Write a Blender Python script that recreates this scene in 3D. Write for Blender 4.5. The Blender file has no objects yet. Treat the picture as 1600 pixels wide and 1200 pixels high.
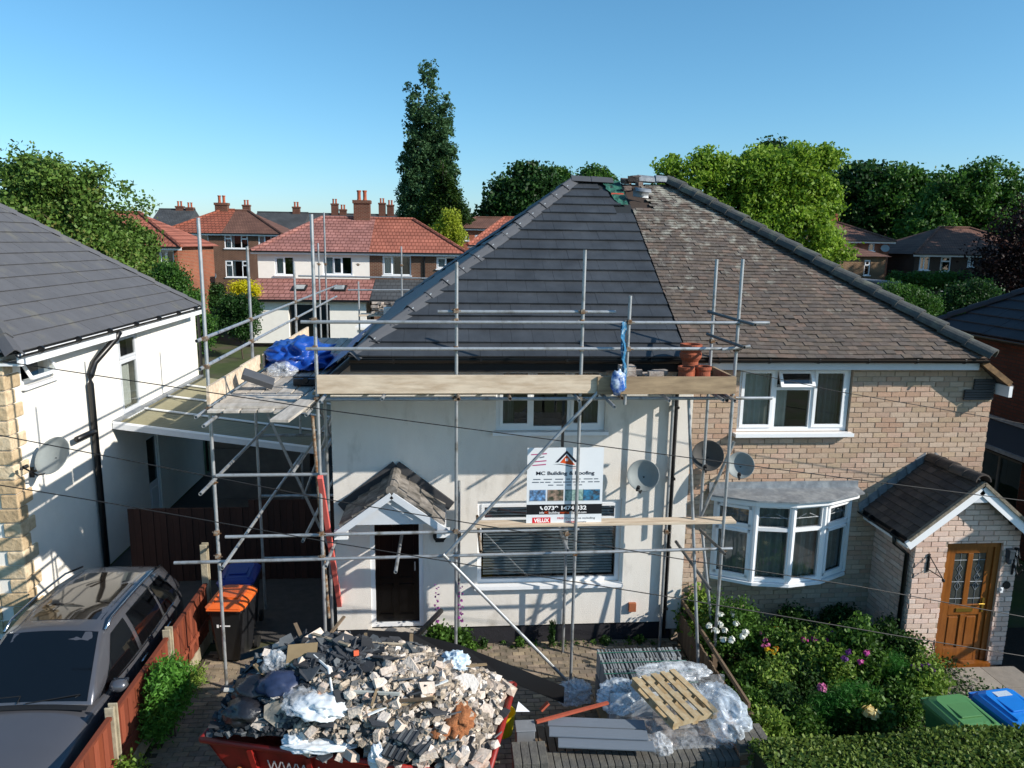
import bpy, bmesh, math, random
import numpy as np
from mathutils import Vector, Matrix, noise
SC = bpy.context.scene
COL = SC.collection
RAD = math.radians
# ------------------------------------------------------------------ camera
YAW, PITCH, ROLL, FPX = RAD(4.789), RAD(10.758), RAD(.851), 1166.4
CAM = Vector((0, -11.6, 6.7))
_f = Vector((math.sin(YAW)*math.cos(PITCH), math.cos(YAW)*math.cos(PITCH), -math.sin(PITCH)))
_r = Vector((math.cos(YAW), -math.sin(YAW), 0)); _u = _r.cross(_f)
CR = _r*math.cos(ROLL) + _u*math.sin(ROLL); CU = -_r*math.sin(ROLL) + _u*math.cos(ROLL); CF = _f
cd = bpy.data.cameras.new('camera'); cam = bpy.data.objects.new('camera', cd); COL.objects.link(cam)
cam.matrix_world = Matrix.Translation(CAM) @ Matrix((CR, CU, -CF)).transposed().to_4x4()
cd.sensor_fit = 'HORIZONTAL'; cd.sensor_width = 36; cd.lens = 36*FPX/1600
cd.clip_start = .1; cd.clip_end = 3000
SC.camera = cam
# ------------------------------------------------------------------ sky, sun, exposure
SUN = Vector((1, -.5, .62)).normalized()          # towards the sun
w = bpy.data.worlds.new('World'); SC.world = w; w.use_nodes = True
nt = w.node_tree; bg = nt.nodes['Background']; sky = nt.nodes.new('ShaderNodeTexSky')
sky.sky_type = 'NISHITA'; sky.sun_disc = False
sky.sun_elevation = math.asin(SUN.z); sky.sun_rotation = math.atan2(SUN.x, SUN.y)
sky.altitude = 50; sky.air_density = 1; sky.dust_density = .5; sky.ozone_density = 7
hs_ = nt.nodes.new('ShaderNodeHueSaturation'); hs_.inputs['Saturation'].default_value = 1.05; hs_.inputs['Hue'].default_value = .483
nt.links.new(sky.outputs[0], hs_.inputs['Color']); nt.links.new(hs_.outputs[0], bg.inputs[0]); bg.inputs[1].default_value = .125
sl = bpy.data.lights.new('sun', 'SUN'); sl.energy = 4.7; sl.angle = RAD(.53); sl.color = (1, .93, .83)
so = bpy.data.objects.new('sun', sl); COL.objects.link(so)
so.rotation_euler = (-SUN).to_track_quat('-Z', 'Y').to_euler(); so.location = (30, -20, 30)
vs = SC.view_settings; vs.view_transform = 'Standard'; vs.look = 'None'; vs.exposure = .42; vs.gamma = 1; vs.use_curve_mapping = False
SC.cycles.max_bounces = 6; SC.cycles.transparent_max_bounces = 16

# ------------------------------------------------------------------ helpers
def ray(x, y): return CR*((x-800)/FPX) + CU*((600-y)/FPX) + CF
def q(x, y, ax, v):                                # photo pixel -> point on a world plane
    d = ray(x, y); a = 'xyz'.index(ax); t = (v-CAM[a])/d[a]; return CAM + d*t
def qx(x, y, v): return q(x, y, 'x', v)
def qy(x, y, v=0): return q(x, y, 'y', v)
def qz(x, y, v=0): return q(x, y, 'z', v)
V = Vector
W = {}                                             # world origin of un-rotated parents
def tag(o, label=None, cat=None, group=None, kind=None):
    if label: o['label'] = label
    if cat: o['category'] = cat
    if group: o['group'] = group
    if kind: o['kind'] = kind
    return o
def thing(name, label, cat, loc=(0, 0, 0), group=None, rot=None):
    o = bpy.data.objects.new(name, None); COL.objects.link(o); o.location = loc; o.empty_display_size = .1
    W[o.name] = V(loc)
    if rot is not None: o.rotation_euler = rot; W[o.name] = V((0, 0, 0))
    return tag(o, label, cat, group)
def place(o, c, parent):
    if parent is not None:
        o.parent = parent; o.location = V(c) - W[parent.name]
    else: o.location = c
    W[o.name] = V(c)
class MB:
    def __init__(s): s.v = []; s.f = []
    def add(s, vs_, fs): n = len(s.v); s.v += [V(a) for a in vs_]; s.f += [tuple(i+n for i in f) for f in fs]; return s
    def box(s, x0, x1, y0, y1, z0, z1):
        return s.add([(x, y, z) for x in (x0, x1) for y in (y0, y1) for z in (z0, z1)],
                     [(0,1,3,2),(4,6,7,5),(0,4,5,1),(2,3,7,6),(0,2,6,4),(1,5,7,3)])
    def ob(s, c, a, b, d):                         # oriented box: centre, three half vectors
        c, a, b, d = V(c), V(a), V(b), V(d)
        if a.cross(b).dot(d) < 0: d = -d
        return s.add([c+i*a+j*b+k*d for i in (-1, 1) for j in (-1, 1) for k in (-1, 1)],
                     [(0,1,3,2),(4,6,7,5),(0,4,5,1),(2,3,7,6),(0,2,6,4),(1,5,7,3)])
    def beam(s, p, r_, wd, ht, up=(0, 0, 1)):
        p, r_ = V(p), V(r_); d = (r_-p); u = V(up); sd = d.cross(u)
        if sd.length < 1e-5: sd = d.cross(V((1, 0, 0)))
        sd.normalize(); u = sd.cross(d).normalized()
        return s.ob((p+r_)/2, d/2, sd*wd/2, u*ht/2)
    def ring(s, c, d, r_, n):
        d = V(d).normalized(); a = d.orthogonal().normalized(); b = d.cross(a)
        i0 = len(s.v); s.v += [V(c)+(a*math.cos(t)+b*math.sin(t))*r_ for t in [2*math.pi*k/n for k in range(n)]]; return i0
    def loft(s, rings, n, cap0=True, cap1=True):
        for A, B in zip(rings, rings[1:]):
            for k in range(n): s.f.append((A+k, A+(k+1) % n, B+(k+1) % n, B+k))
        if cap0: s.f.append(tuple(reversed(range(rings[0], rings[0]+n))))
        if cap1: s.f.append(tuple(range(rings[-1], rings[-1]+n)))
        return s
    def tube(s, p, r_, rad, n=10, hollow=False, r2=None):
        p, r_ = V(p), V(r_); d = (r_-p).normalized(); r2 = r2 or rad
        if hollow:
            i = .06
            R_ = [(p+d*i, rad*.8), (p, rad*.8), (p, rad), (r_, r2), (r_, r2*.8), (r_-d*i, r2*.8)]
        else: R_ = [(p, rad), (r_, r2)]
        return s.loft([s.ring(c, d, k, n) for c, k in R_], n)
    def pipe(s, pts, rad, n=8):
        pts = [V(a) for a in pts]; rs = []
        for i, c in enumerate(pts):
            d = (pts[min(i+1, len(pts)-1)]-pts[max(i-1, 0)]).normalized()
            a = d.cross(V((.13, .27, .95))).normalized(); b = d.cross(a)
            rr = rad[i] if isinstance(rad, (list, tuple)) else rad
            rs.append(len(s.v)); s.v += [c+(a*math.cos(t)+b*math.sin(t))*rr for t in [2*math.pi*k/n for k in range(n)]]
        return s.loft(rs, n)
    def lathe(s, c, prof, n=20, ax=(0, 0, 1), cap=True):
        c = V(c); d = V(ax).normalized(); a = d.orthogonal().normalized(); b = d.cross(a); rs = []
        for r_, h in prof:
            rs.append(len(s.v)); s.v += [c+d*h+(a*math.cos(t)+b*math.sin(t))*r_ for t in [2*math.pi*k/n for k in range(n)]]
        return s.loft(rs, n, cap, cap)
    def prism(s, poly, d):                         # planar polygon extruded along vector d
        n = len(poly); d = V(d); P = [V(p) for p in poly]; i = len(s.v); s.v += P + [p+d for p in P]
        nn = (P[1]-P[0]).cross(P[2]-P[1])
        fl = nn.dot(d) > 0
        A = tuple(range(i, i+n)); B = tuple(range(i+n, i+2*n))
        s.f += [A[::-1] if fl else A, B if fl else B[::-1]]
        for k in range(n):
            k2 = (k+1) % n; f = (A[k], A[k2], B[k2], B[k]); s.f.append(f if fl else f[::-1])
        return s
    def build(s, name, m, parent=None, smooth=False, bev=0, origin=None, kind=None, label=None):
        if not s.v: return None
        lo = V((min(a.x for a in s.v), min(a.y for a in s.v), min(a.z for a in s.v))); hi = V((max(a.x for a in s.v), max(a.y for a in s.v), max(a.z for a in s.v)))
        c = V(origin) if origin is not None else V(((lo.x+hi.x)/2, (lo.y+hi.y)/2, lo.z))
        me = bpy.data.meshes.new(name); me.from_pydata([a-c for a in s.v], [], s.f); me.update()
        if smooth: me.polygons.foreach_set('use_smooth', [True]*len(me.polygons))
        if m: me.materials.append(m)
        o = bpy.data.objects.new(name, me); COL.objects.link(o); place(o, c, parent)
        if bev:
            b = o.modifiers.new('bevel', 'BEVEL'); b.width = bev; b.segments = 2; b.limit_method = 'ANGLE'; b.angle_limit = RAD(40)
        if kind: o['kind'] = kind
        if label: o['label'] = label
        return o
def inst(name, me, mtx, parent):                   # one more object on shared mesh data
    o = bpy.data.objects.new(name, me); COL.objects.link(o)
    if parent is not None: o.parent = parent; mtx = Matrix.Translation(-W[parent.name]) @ mtx
    o.matrix_basis = mtx; return o
def rawmesh(name, v, f, m, smooth=False):
    me = bpy.data.meshes.new(name); me.from_pydata(v, [], f); me.update()
    if m: me.materials.append(m)
    if smooth: me.polygons.foreach_set('use_smooth', [True]*len(me.polygons))
    return me
def copy_tree(o, loc, rot=None, parent=None):
    c = o.copy(); COL.objects.link(c)
    if parent is None:
        c.location = loc
        if rot is not None: c.rotation_euler = rot
    else: c.parent = parent
    for ch in list(o.children): copy_tree(ch, None, None, c)
    return c
def quads_object(name, P, A, B, m, parent=None, kind=None, origin=(0, 0, 0)):   # many free leaf faces: centres, half axes
    n = len(P); P = P - np.array(origin)
    vv = np.stack([P-A-B, P+A-B, P+A+B, P-A+B], 1).reshape(-1, 3)
    me = bpy.data.meshes.new(name); me.vertices.add(4*n); me.vertices.foreach_set('co', vv.astype(np.float32).ravel())
    me.loops.add(4*n); me.loops.foreach_set('vertex_index', np.arange(4*n, dtype=np.int32))
    me.polygons.add(n); me.polygons.foreach_set('loop_start', np.arange(0, 4*n, 4, dtype=np.int32)); me.polygons.foreach_set('loop_total', np.full(n, 4, np.int32))
    me.update(calc_edges=True); me.materials.append(m)
    o = bpy.data.objects.new(name, me); COL.objects.link(o); place(o, V(origin), parent)
    if kind: o['kind'] = kind
    return o

# ------------------------------------------------------------------ materials
def lin(c):
    if isinstance(c, str):
        c = [int(c[i:i+2], 16)/255 for i in (0, 2, 4)]
        c = [x/12.92 if x <= .04045 else ((x+.055)/1.055)**2.4 for x in c]
    return (*c[:3], 1)
MC = {}
def mat(name, col, rough=.8, var=.12, scale=4, rnd=0, bump=0, bscale=40, metal=0, spec=.4, col2=None, pal=None, thr=.5, soft=.2, coat=0, stretch=None, sub=0, zgrad=None, wave=None, emit=None, detail=5):
    if name in MC: return MC[name]
    m = bpy.data.materials.new(name); m.use_nodes = True; N = m.node_tree.nodes; L = m.node_tree.links; b = N['Principled BSDF']; MC[name] = m
    b.inputs['Roughness'].default_value = rough; b.inputs['Metallic'].default_value = metal; b.inputs['Specular IOR Level'].default_value = spec
    if coat: b.inputs['Coat Weight'].default_value = coat; b.inputs['Coat Roughness'].default_value = .04
    geo = N.new('ShaderNodeNewGeometry'); pos = geo.outputs['Position']
    if stretch:
        mp = N.new('ShaderNodeMapping'); mp.inputs['Scale'].default_value = stretch; L.new(pos, mp.inputs[0]); pos = mp.outputs[0]
    def nz(sc, det=detail):
        n = N.new('ShaderNodeTexNoise'); n.inputs['Scale'].default_value = sc; n.inputs['Detail'].default_value = det; n.inputs['Roughness'].default_value = .6
        L.new(pos, n.inputs['Vector']); return n.outputs['Fac']
    def mr(src, a, b_, c, d):
        n = N.new('ShaderNodeMapRange'); L.new(src, n.inputs[0]); n.inputs[1].default_value = a; n.inputs[2].default_value = b_; n.inputs[3].default_value = c; n.inputs[4].default_value = d; return n.outputs[0]
    rn = None
    if rnd or pal:
        oi = N.new('ShaderNodeObjectInfo'); ad = N.new('ShaderNodeMath'); ad.operation = 'ADD'
        L.new(oi.outputs['Random'], ad.inputs[0]); L.new(geo.outputs['Random Per Island'], ad.inputs[1])
        fr = N.new('ShaderNodeMath'); fr.operation = 'FRACT'; L.new(ad.outputs[0], fr.inputs[0]); rn = fr.outputs[0]
    if pal:
        cr = N.new('ShaderNodeValToRGB'); cr.color_ramp.interpolation = 'CONSTANT'; e = cr.color_ramp.elements
        e[0].color = lin(pal[0]); e[1].position = 1/len(pal); e[1].color = lin(pal[1])
        for i in range(2, len(pal)): x = e.new(i/len(pal)); x.color = lin(pal[i])
        L.new(rn, cr.inputs[0]); base = cr.outputs[0]
    else:
        rg = N.new('ShaderNodeRGB'); rg.outputs[0].default_value = lin(col); base = rg.outputs[0]
    if col2 is not None:
        mx = N.new('ShaderNodeMix'); mx.data_type = 'RGBA'; fac = nz(scale)
        if zgrad:
            sx_ = N.new('ShaderNodeSeparateXYZ'); L.new(geo.outputs['Position'], sx_.inputs[0]); za = N.new('ShaderNodeMath'); za.operation = 'ADD'; L.new(fac, za.inputs[0]); L.new(mr(sx_.outputs[2], *zgrad), za.inputs[1]); fac = za.outputs[0]
        L.new(mr(fac, thr-soft, thr+soft, 0, 1), mx.inputs[0])
        L.new(base, mx.inputs[6]); mx.inputs[7].default_value = lin(col2); base = mx.outputs[2]
    hsv = N.new('ShaderNodeHueSaturation'); L.new(base, hsv.inputs['Color'])
    val = mr(nz(scale*2.3), .25, .75, 1-var, 1+var)
    if rnd:
        k = N.new('ShaderNodeMath'); k.operation = 'MULTIPLY'; sh = N.new('ShaderNodeMath'); sh.operation = 'MULTIPLY'; sh.inputs[1].default_value = 7.31
        L.new(rn, sh.inputs[0]); f2 = N.new('ShaderNodeMath'); f2.operation = 'FRACT'; L.new(sh.outputs[0], f2.inputs[0])
        L.new(val, k.inputs[0]); L.new(mr(f2.outputs[0], 0, 1, 1-rnd, 1+rnd), k.inputs[1]); val = k.outputs[0]
    L.new(val, hsv.inputs['Value']); L.new(hsv.outputs[0], b.inputs['Base Color'])
    if bump or wave:
        bp = N.new('ShaderNodeBump'); bp.inputs['Strength'].default_value = bump or .5; bp.inputs['Distance'].default_value = .02
        L.new(nz(bscale, 3), bp.inputs['Height']); L.new(bp.outputs[0], b.inputs['Normal'])
    if sub:
        b.inputs['Subsurface Weight'].default_value = 0
        b.inputs['Transmission Weight'].default_value = 0
    return m
def leafmat(name, cols, trans=.35, rough=.55):
    m = bpy.data.materials.new(name); m.use_nodes = True; N = m.node_tree.nodes; L = m.node_tree.links; b = N['Principled BSDF']; out = N['Material Output']
    geo = N.new('ShaderNodeNewGeometry'); cr = N.new('ShaderNodeValToRGB'); e = cr.color_ramp.elements
    e[0].color = lin(cols[0]); e[1].color = lin(cols[-1]); e[1].position = 1
    for i in range(1, len(cols)-1): x = e.new(i/(len(cols)-1)); x.color = lin(cols[i])
    n = N.new('ShaderNodeTexNoise'); n.inputs['Scale'].default_value = .6; L.new(geo.outputs['Position'], n.inputs[0])
    ad = N.new('ShaderNodeMath'); ad.operation = 'MULTIPLY_ADD'; L.new(n.outputs['Fac'], ad.inputs[0]); ad.inputs[1].default_value = .9
    mu = N.new('ShaderNodeMath'); mu.operation = 'MULTIPLY_ADD'; L.new(geo.outputs['Random Per Island'], mu.inputs[0]); mu.inputs[1].default_value = .6; mu.inputs[2].default_value = -.25
    L.new(mu.outputs[0], ad.inputs[2]); L.new(ad.outputs[0], cr.inputs[0])
    L.new(cr.outputs[0], b.inputs['Base Color']); b.inputs['Roughness'].default_value = rough; b.inputs['Specular IOR Level'].default_value = .3
    t = N.new('ShaderNodeBsdfTranslucent'); L.new(cr.outputs[0], t.inputs[0]); mx = N.new('ShaderNodeMixShader'); mx.inputs[0].default_value = trans
    L.new(b.outputs[0], mx.inputs[1]); L.new(t.outputs[0], mx.inputs[2]); L.new(mx.outputs[0], out.inputs[0]); return m
def glassmat(name, tint, refl=.08, film=0):
    m = bpy.data.materials.new(name); m.use_nodes = True; N = m.node_tree.nodes; L = m.node_tree.links; out = N['Material Output']; N.remove(N['Principled BSDF'])
    g = N.new('ShaderNodeBsdfGlossy'); g.inputs['Roughness'].default_value = .02; t = N.new('ShaderNodeBsdfTransparent'); t.inputs[0].default_value = (*tint, 1)
    fr = N.new('ShaderNodeLayerWeight'); fr.inputs[0].default_value = .35; mr = N.new('ShaderNodeMapRange'); L.new(fr.outputs['Fresnel'], mr.inputs[0])
    mr.inputs[3].default_value = refl; mr.inputs[4].default_value = .9
    geo = N.new('ShaderNodeNewGeometry'); nz = N.new('ShaderNodeTexNoise'); nz.inputs['Scale'].default_value = 1.4; L.new(geo.outputs['Position'], nz.inputs[0])
    bp = N.new('ShaderNodeBump'); bp.inputs['Strength'].default_value = .06; bp.inputs['Distance'].default_value = .05; L.new(nz.outputs[0], bp.inputs['Height']); L.new(bp.outputs[0], g.inputs['Normal'])
    mx = N.new('ShaderNodeMixShader'); L.new(mr.outputs[0], mx.inputs[0]); L.new(t.outputs[0], mx.inputs[1]); L.new(g.outputs[0], mx.inputs[2]); L.new(mx.outputs[0], out.inputs[0]); return m
def filmmat(name, op=.35, col=(.8, .85, .9)):
    m = bpy.data.materials.new(name); m.use_nodes = True; N = m.node_tree.nodes; L = m.node_tree.links; out = N['Material Output']; b = N['Principled BSDF']
    b.inputs['Base Color'].default_value = (*col, 1); b.inputs['Roughness'].default_value = .18; b.inputs['Specular IOR Level'].default_value = .7
    t = N.new('ShaderNodeBsdfTransparent'); mx = N.new('ShaderNodeMixShader')
    geo = N.new('ShaderNodeNewGeometry'); nz = N.new('ShaderNodeTexNoise'); nz.inputs['Scale'].default_value = 9; nz.inputs['Detail'].default_value = 4; nz.inputs['Distortion'].default_value = 1.2; L.new(geo.outputs['Position'], nz.inputs[0])
    mr = N.new('ShaderNodeMapRange'); L.new(nz.outputs[0], mr.inputs[0]); mr.inputs[1].default_value = .35; mr.inputs[2].default_value = .65; mr.inputs[3].default_value = op*.45; mr.inputs[4].default_value = min(1, op*1.7)
    L.new(mr.outputs[0], mx.inputs[0]); L.new(t.outputs[0], mx.inputs[1]); L.new(b.outputs[0], mx.inputs[2]); L.new(mx.outputs[0], out.inputs[0])
    bp = N.new('ShaderNodeBump'); bp.inputs['Strength'].default_value = .25; bp.inputs['Distance'].default_value = .02; L.new(nz.outputs[0], bp.inputs['Height']); L.new(bp.outputs[0], b.inputs['Normal']); return m
def coursemat(name, c1, c2, mort, bw, bh, axis='x', rough=.85, ms=.012, sq=None):   # far walls and roofs whose pieces are too small to build
    m = bpy.data.materials.new(name); m.use_nodes = True; N = m.node_tree.nodes; L = m.node_tree.links; b = N['Principled BSDF']; b.inputs['Roughness'].default_value = rough; b.inputs['Specular IOR Level'].default_value = .25
    geo = N.new('ShaderNodeNewGeometry'); sp = N.new('ShaderNodeSeparateXYZ'); L.new(geo.outputs['Position'], sp.inputs[0])
    ad = N.new('ShaderNodeMath'); ad.operation = 'ADD'; L.new(sp.outputs[0], ad.inputs[0]); L.new(sp.outputs[1], ad.inputs[1])
    cb = N.new('ShaderNodeCombineXYZ'); L.new({'x': sp.outputs[0], 'y': sp.outputs[1], 'xy': ad.outputs[0]}[axis], cb.inputs[0]); L.new(sp.outputs[2], cb.inputs[1])
    br = N.new('ShaderNodeTexBrick'); L.new(cb.outputs[0], br.inputs[0]); br.inputs['Color1'].default_value = lin(c1); br.inputs['Color2'].default_value = lin(c2); br.inputs['Mortar'].default_value = lin(mort)
    br.inputs['Scale'].default_value = 1; br.inputs['Brick Width'].default_value = bw; br.inputs['Row Height'].default_value = bh; br.inputs['Mortar Size'].default_value = ms; br.inputs['Bias'].default_value = 0
    nz = N.new('ShaderNodeTexNoise'); nz.inputs['Scale'].default_value = .8; nz.inputs['Detail'].default_value = 5; L.new(geo.outputs['Position'], nz.inputs[0])
    mr = N.new('ShaderNodeMapRange'); L.new(nz.outputs[0], mr.inputs[0]); mr.inputs[1].default_value = .3; mr.inputs[2].default_value = .7; mr.inputs[3].default_value = .75; mr.inputs[4].default_value = 1.2
    hs = N.new('ShaderNodeHueSaturation'); L.new(br.outputs[0], hs.inputs['Color']); L.new(mr.outputs[0], hs.inputs['Value']); L.new(hs.outputs[0], b.inputs['Base Color'])
    bp = N.new('ShaderNodeBump'); bp.inputs['Strength'].default_value = .5; bp.inputs['Distance'].default_value = .03; bp.invert = True; L.new(br.outputs['Fac'], bp.inputs['Height']); L.new(bp.outputs[0], b.inputs['Normal']); return m

M_render = mat('white_render', 'e3ded6', .9, .05, 1.3, bump=.4, bscale=75, col2='bdb7ac', thr=.66, soft=.1, stretch=(1.8, 1.8, .7), detail=8)
M_renderL = mat('left_render', 'ebe7de', .9, .04, 1.5, bump=.2, bscale=60)
M_black = mat('black_paint', '17181a', .6, .15, 6)
M_plinth = mat('plinth_black', '24242a', .8, .2, 4, bump=.3, bscale=50)
M_pvc = mat('white_pvc', 'e8eaec', .35, .02, 3, spec=.5)
M_pvcg = mat('grey_white_board', 'c9cdd2', .45, .05, 3)
M_blackpvc = mat('black_pvc', '141416', .35, .1, 5, spec=.5)
M_glass = glassmat('window_glass', (.75, .8, .8), .10)
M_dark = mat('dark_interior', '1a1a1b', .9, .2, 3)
M_curtain = mat('net_curtain', 'd6d6d0', .9, .1, 3)
M_curtaind = mat('dark_curtain', '7a7a7c', .9, .15, 3)
M_steel = mat('galvanised_steel', 'a9adb0', .42, .14, 5, metal=.55, rnd=.12, spec=.5, col2='75726b', thr=.62, soft=.1)
M_rust = mat('rusty_coupler', '6b4a2b', .7, .3, 20, metal=.3, rnd=.3, col2='8b8377', thr=.5, soft=.1)
M_board = mat('scaffold_board', 'd6c5ae', .85, .1, 2, rnd=.1, stretch=(1, 6, 6), col2='a78f74', thr=.6, soft=.2, bump=.15, bscale=30)
M_boardd = mat('old_scaffold_board', 'a58f72', .85, .18, 2, stretch=(1, 6, 6), col2='7e6b55', thr=.55, soft=.2)
M_boardg = mat('weathered_board', 'b9b2a8', .9, .12, 2, rnd=.14, stretch=(6, 1, 6), col2='8d857a', thr=.58, soft=.2)
M_tile = mat('new_slate_tile', '34373b', .52, .16, 1.6, rnd=.035, spec=.42, col2='44484d', thr=.55, soft=.2, bump=.12, bscale=90)
M_hip = mat('grey_hip_tile', '4a4c50', .55, .1, 3, rnd=.06)
M_oldt = mat('old_clay_tile', None, .92, .28, 5, rnd=.13, pal=['5d534b', '59504a', '62574d', '5b514b', '564f4a', '64584f', '5c544d', '6a5a50'], bump=.3, bscale=60, col2='97958a', thr=.62, soft=.09, zgrad=(5.2, 8, -.13, .12))
M_oldhip = mat('old_half_round', '4a4c4b', .9, .2, 4, col2='6a6d5f', thr=.62, soft=.12, bump=.3, bscale=40, rnd=.08)
M_leftt = mat('left_roof_tile', '55565a', .9, .08, 2, rnd=.06, bump=.2, bscale=60, col2='66655f', thr=.66, soft=.1)
M_mortar = mat('mortar', 'a39382', .95, .1, 6, bump=.2, bscale=80)
M_brick = mat('buff_brick', None, .9, .1, 12, rnd=.09, pal=['b8a18c', 'b39a86', 'bba48f', 'b0967f', 'b9a18c', 'b69a87', 'ac917b', 'bea894', 'b49d84', 'b3937d'], bump=.4, bscale=70)
M_brickp = mat('pink_buff_brick', None, .9, .1, 12, rnd=.07, pal=['d3bbab', 'cfb5a6', 'd9c3b5', 'c9ab9c', 'd6bcae', 'cdb09f'], bump=.3, bscale=70)
M_lead = mat('lead_flashing', '7c8288', .5, .2, 5, metal=.3, col2='a0a5a8', thr=.6, soft=.15, bump=.3, bscale=15)
M_earth = mat('garden_soil', '2b2119', .95, .25, 6, bump=.5, bscale=30)
Z = V((0, 0, 1))
def wall_holes(mb, O, U, N, wd, ht, holes, th=.25, top=None):
    O, U, N = V(O), V(U), V(N)
    us = sorted({0, wd, *[h[0] for h in holes], *[h[1] for h in holes]}); zs = sorted({0, ht, *[h[2] for h in holes], *[h[3] for h in holes]})
    us = [u for u in us if 0 <= u <= wd]; zs = [z for z in zs if 0 <= z <= ht]
    for a, b in zip(us, us[1:]):
        run = None
        for c, d in zip(zs, zs[1:]):
            hole = any(h[0] < (a+b)/2 < h[1] and h[2] < (c+d)/2 < h[3] for h in holes)
            if not hole: run = (run[0], d) if run else (c, d)
            if (hole or d == zs[-1]) and run:
                m = O+U*((a+b)/2)+Z*((run[0]+run[1])/2)-N*(th/2); mb.ob(m, U*((b-a)/2), N*(th/2), Z*((run[1]-run[0])/2)); run = None
    return mb
def chamfer_unit(name, m, ch=.04):
    # unit brick: u 0..1, v 0..1, n 0..1 (front), chamfered front
    v = [(0,0,0),(1,0,0),(1,1,0),(0,1,0),(0,0,.6),(1,0,.6),(1,1,.6),(0,1,.6),(.012,ch,1),(1-.012,ch,1),(1-.012,1-ch,1),(.012,1-ch,1)]
    f = [(0,3,2,1)]+[(i,(i+1)%4,(i+1)%4+4,i+4) for i in range(4)]+[(i+4,(i+1)%4+4,(i+1)%4+8,i+8) for i in range(4)]+[(8,9,10,11)]
    return rawmesh(name, v, f, m)
def sub_rects(r, holes):
    out = [r]
    for h in holes:
        nx = []
        for (a, b, c, d) in out:
            A, B, C_, D = max(a, h[0]), min(b, h[1]), max(c, h[2]), min(d, h[3])
            if A >= B or C_ >= D: nx.append((a, b, c, d)); continue
            if A > a: nx.append((a, A, c, d))
            if B < b: nx.append((B, b, c, d))
            if C_ > c: nx.append((A, B, c, C_))
            if D < d: nx.append((A, B, D, d))
        out = nx
    return [r for r in out if r[1]-r[0] > .03 and r[3]-r[2] > .02]
def bricks(parent, O, U, N, wd, ht, holes, m, L=.25, H=.087, J=.011, proud=.012, maxn=300, top=None, seed=1, soldier=()):
    O, U, N = V(O), V(U), V(N); rnd = random.Random(seed); unit = chamfer_unit('brick', m); R_ = []
    k = 0; z = 0
    while z < ht-.02:
        u = -(L/2 if k % 2 else 0)+rnd.uniform(-.02, .02)
        while u < wd:
            r = (max(u+J/2, 0), min(u+L-J/2, wd), z+J/2, min(z+H-J/2, ht))
            u += L
            if r[1]-r[0] < .03: continue
            if top and (r[3] > top((r[0]+r[1])/2)): continue
            R_ += sub_rects(r, holes)
        z += H; k += 1
    def mtx(r):
        p = proud+rnd.uniform(-.0045, .0045); o = O+U*r[0]+Z*r[2]-N*.02
        t = rnd.uniform(-.006, .006)
        return Matrix.Translation(o) @ Matrix((U+Z*t*.5, Z, N)).transposed().to_4x4() @ Matrix.Diagonal((r[1]-r[0], r[3]-r[2], .02+p, 1))
    R_.sort(key=lambda r: (O+U*r[0]+Z*r[2]-CAM).length/((r[1]-r[0])*(r[3]-r[2])+.004))
    for r in R_[:maxn]: inst('brick', unit, mtx(r), parent)
    mb = MB(); uv = [v.co.copy() for v in unit.vertices]; uf = [tuple(p.vertices) for p in unit.polygons]
    for r in R_[maxn:]:
        M_ = mtx(r); mb.add([M_ @ c for c in uv], uf)
    mb.build('brickwork', m, parent, kind='stuff')
def clip_poly(P, poly):                             # convex clip (poly counter-clockwise)
    for i in range(len(poly)):
        a, b = poly[i], poly[(i+1) % len(poly)]; out = []
        def sd(p): return (b[0]-a[0])*(p[1]-a[1])-(b[1]-a[1])*(p[0]-a[0])
        for j in range(len(P)):
            p, n = P[j], P[(j+1) % len(P)]; s0, s1 = sd(p), sd(n)
            if s0 >= 0: out.append(p)
            if (s0 >= 0) != (s1 >= 0):
                t = s0/(s0-s1); out.append((p[0]+(n[0]-p[0])*t, p[1]+(n[1]-p[1])*t))
        P = out
        if len(P) < 3: return []
    return P
def parea(P): return abs(sum(P[i][0]*P[(i+1) % len(P)][1]-P[(i+1) % len(P)][0]*P[i][1] for i in range(len(P))))/2
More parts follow.
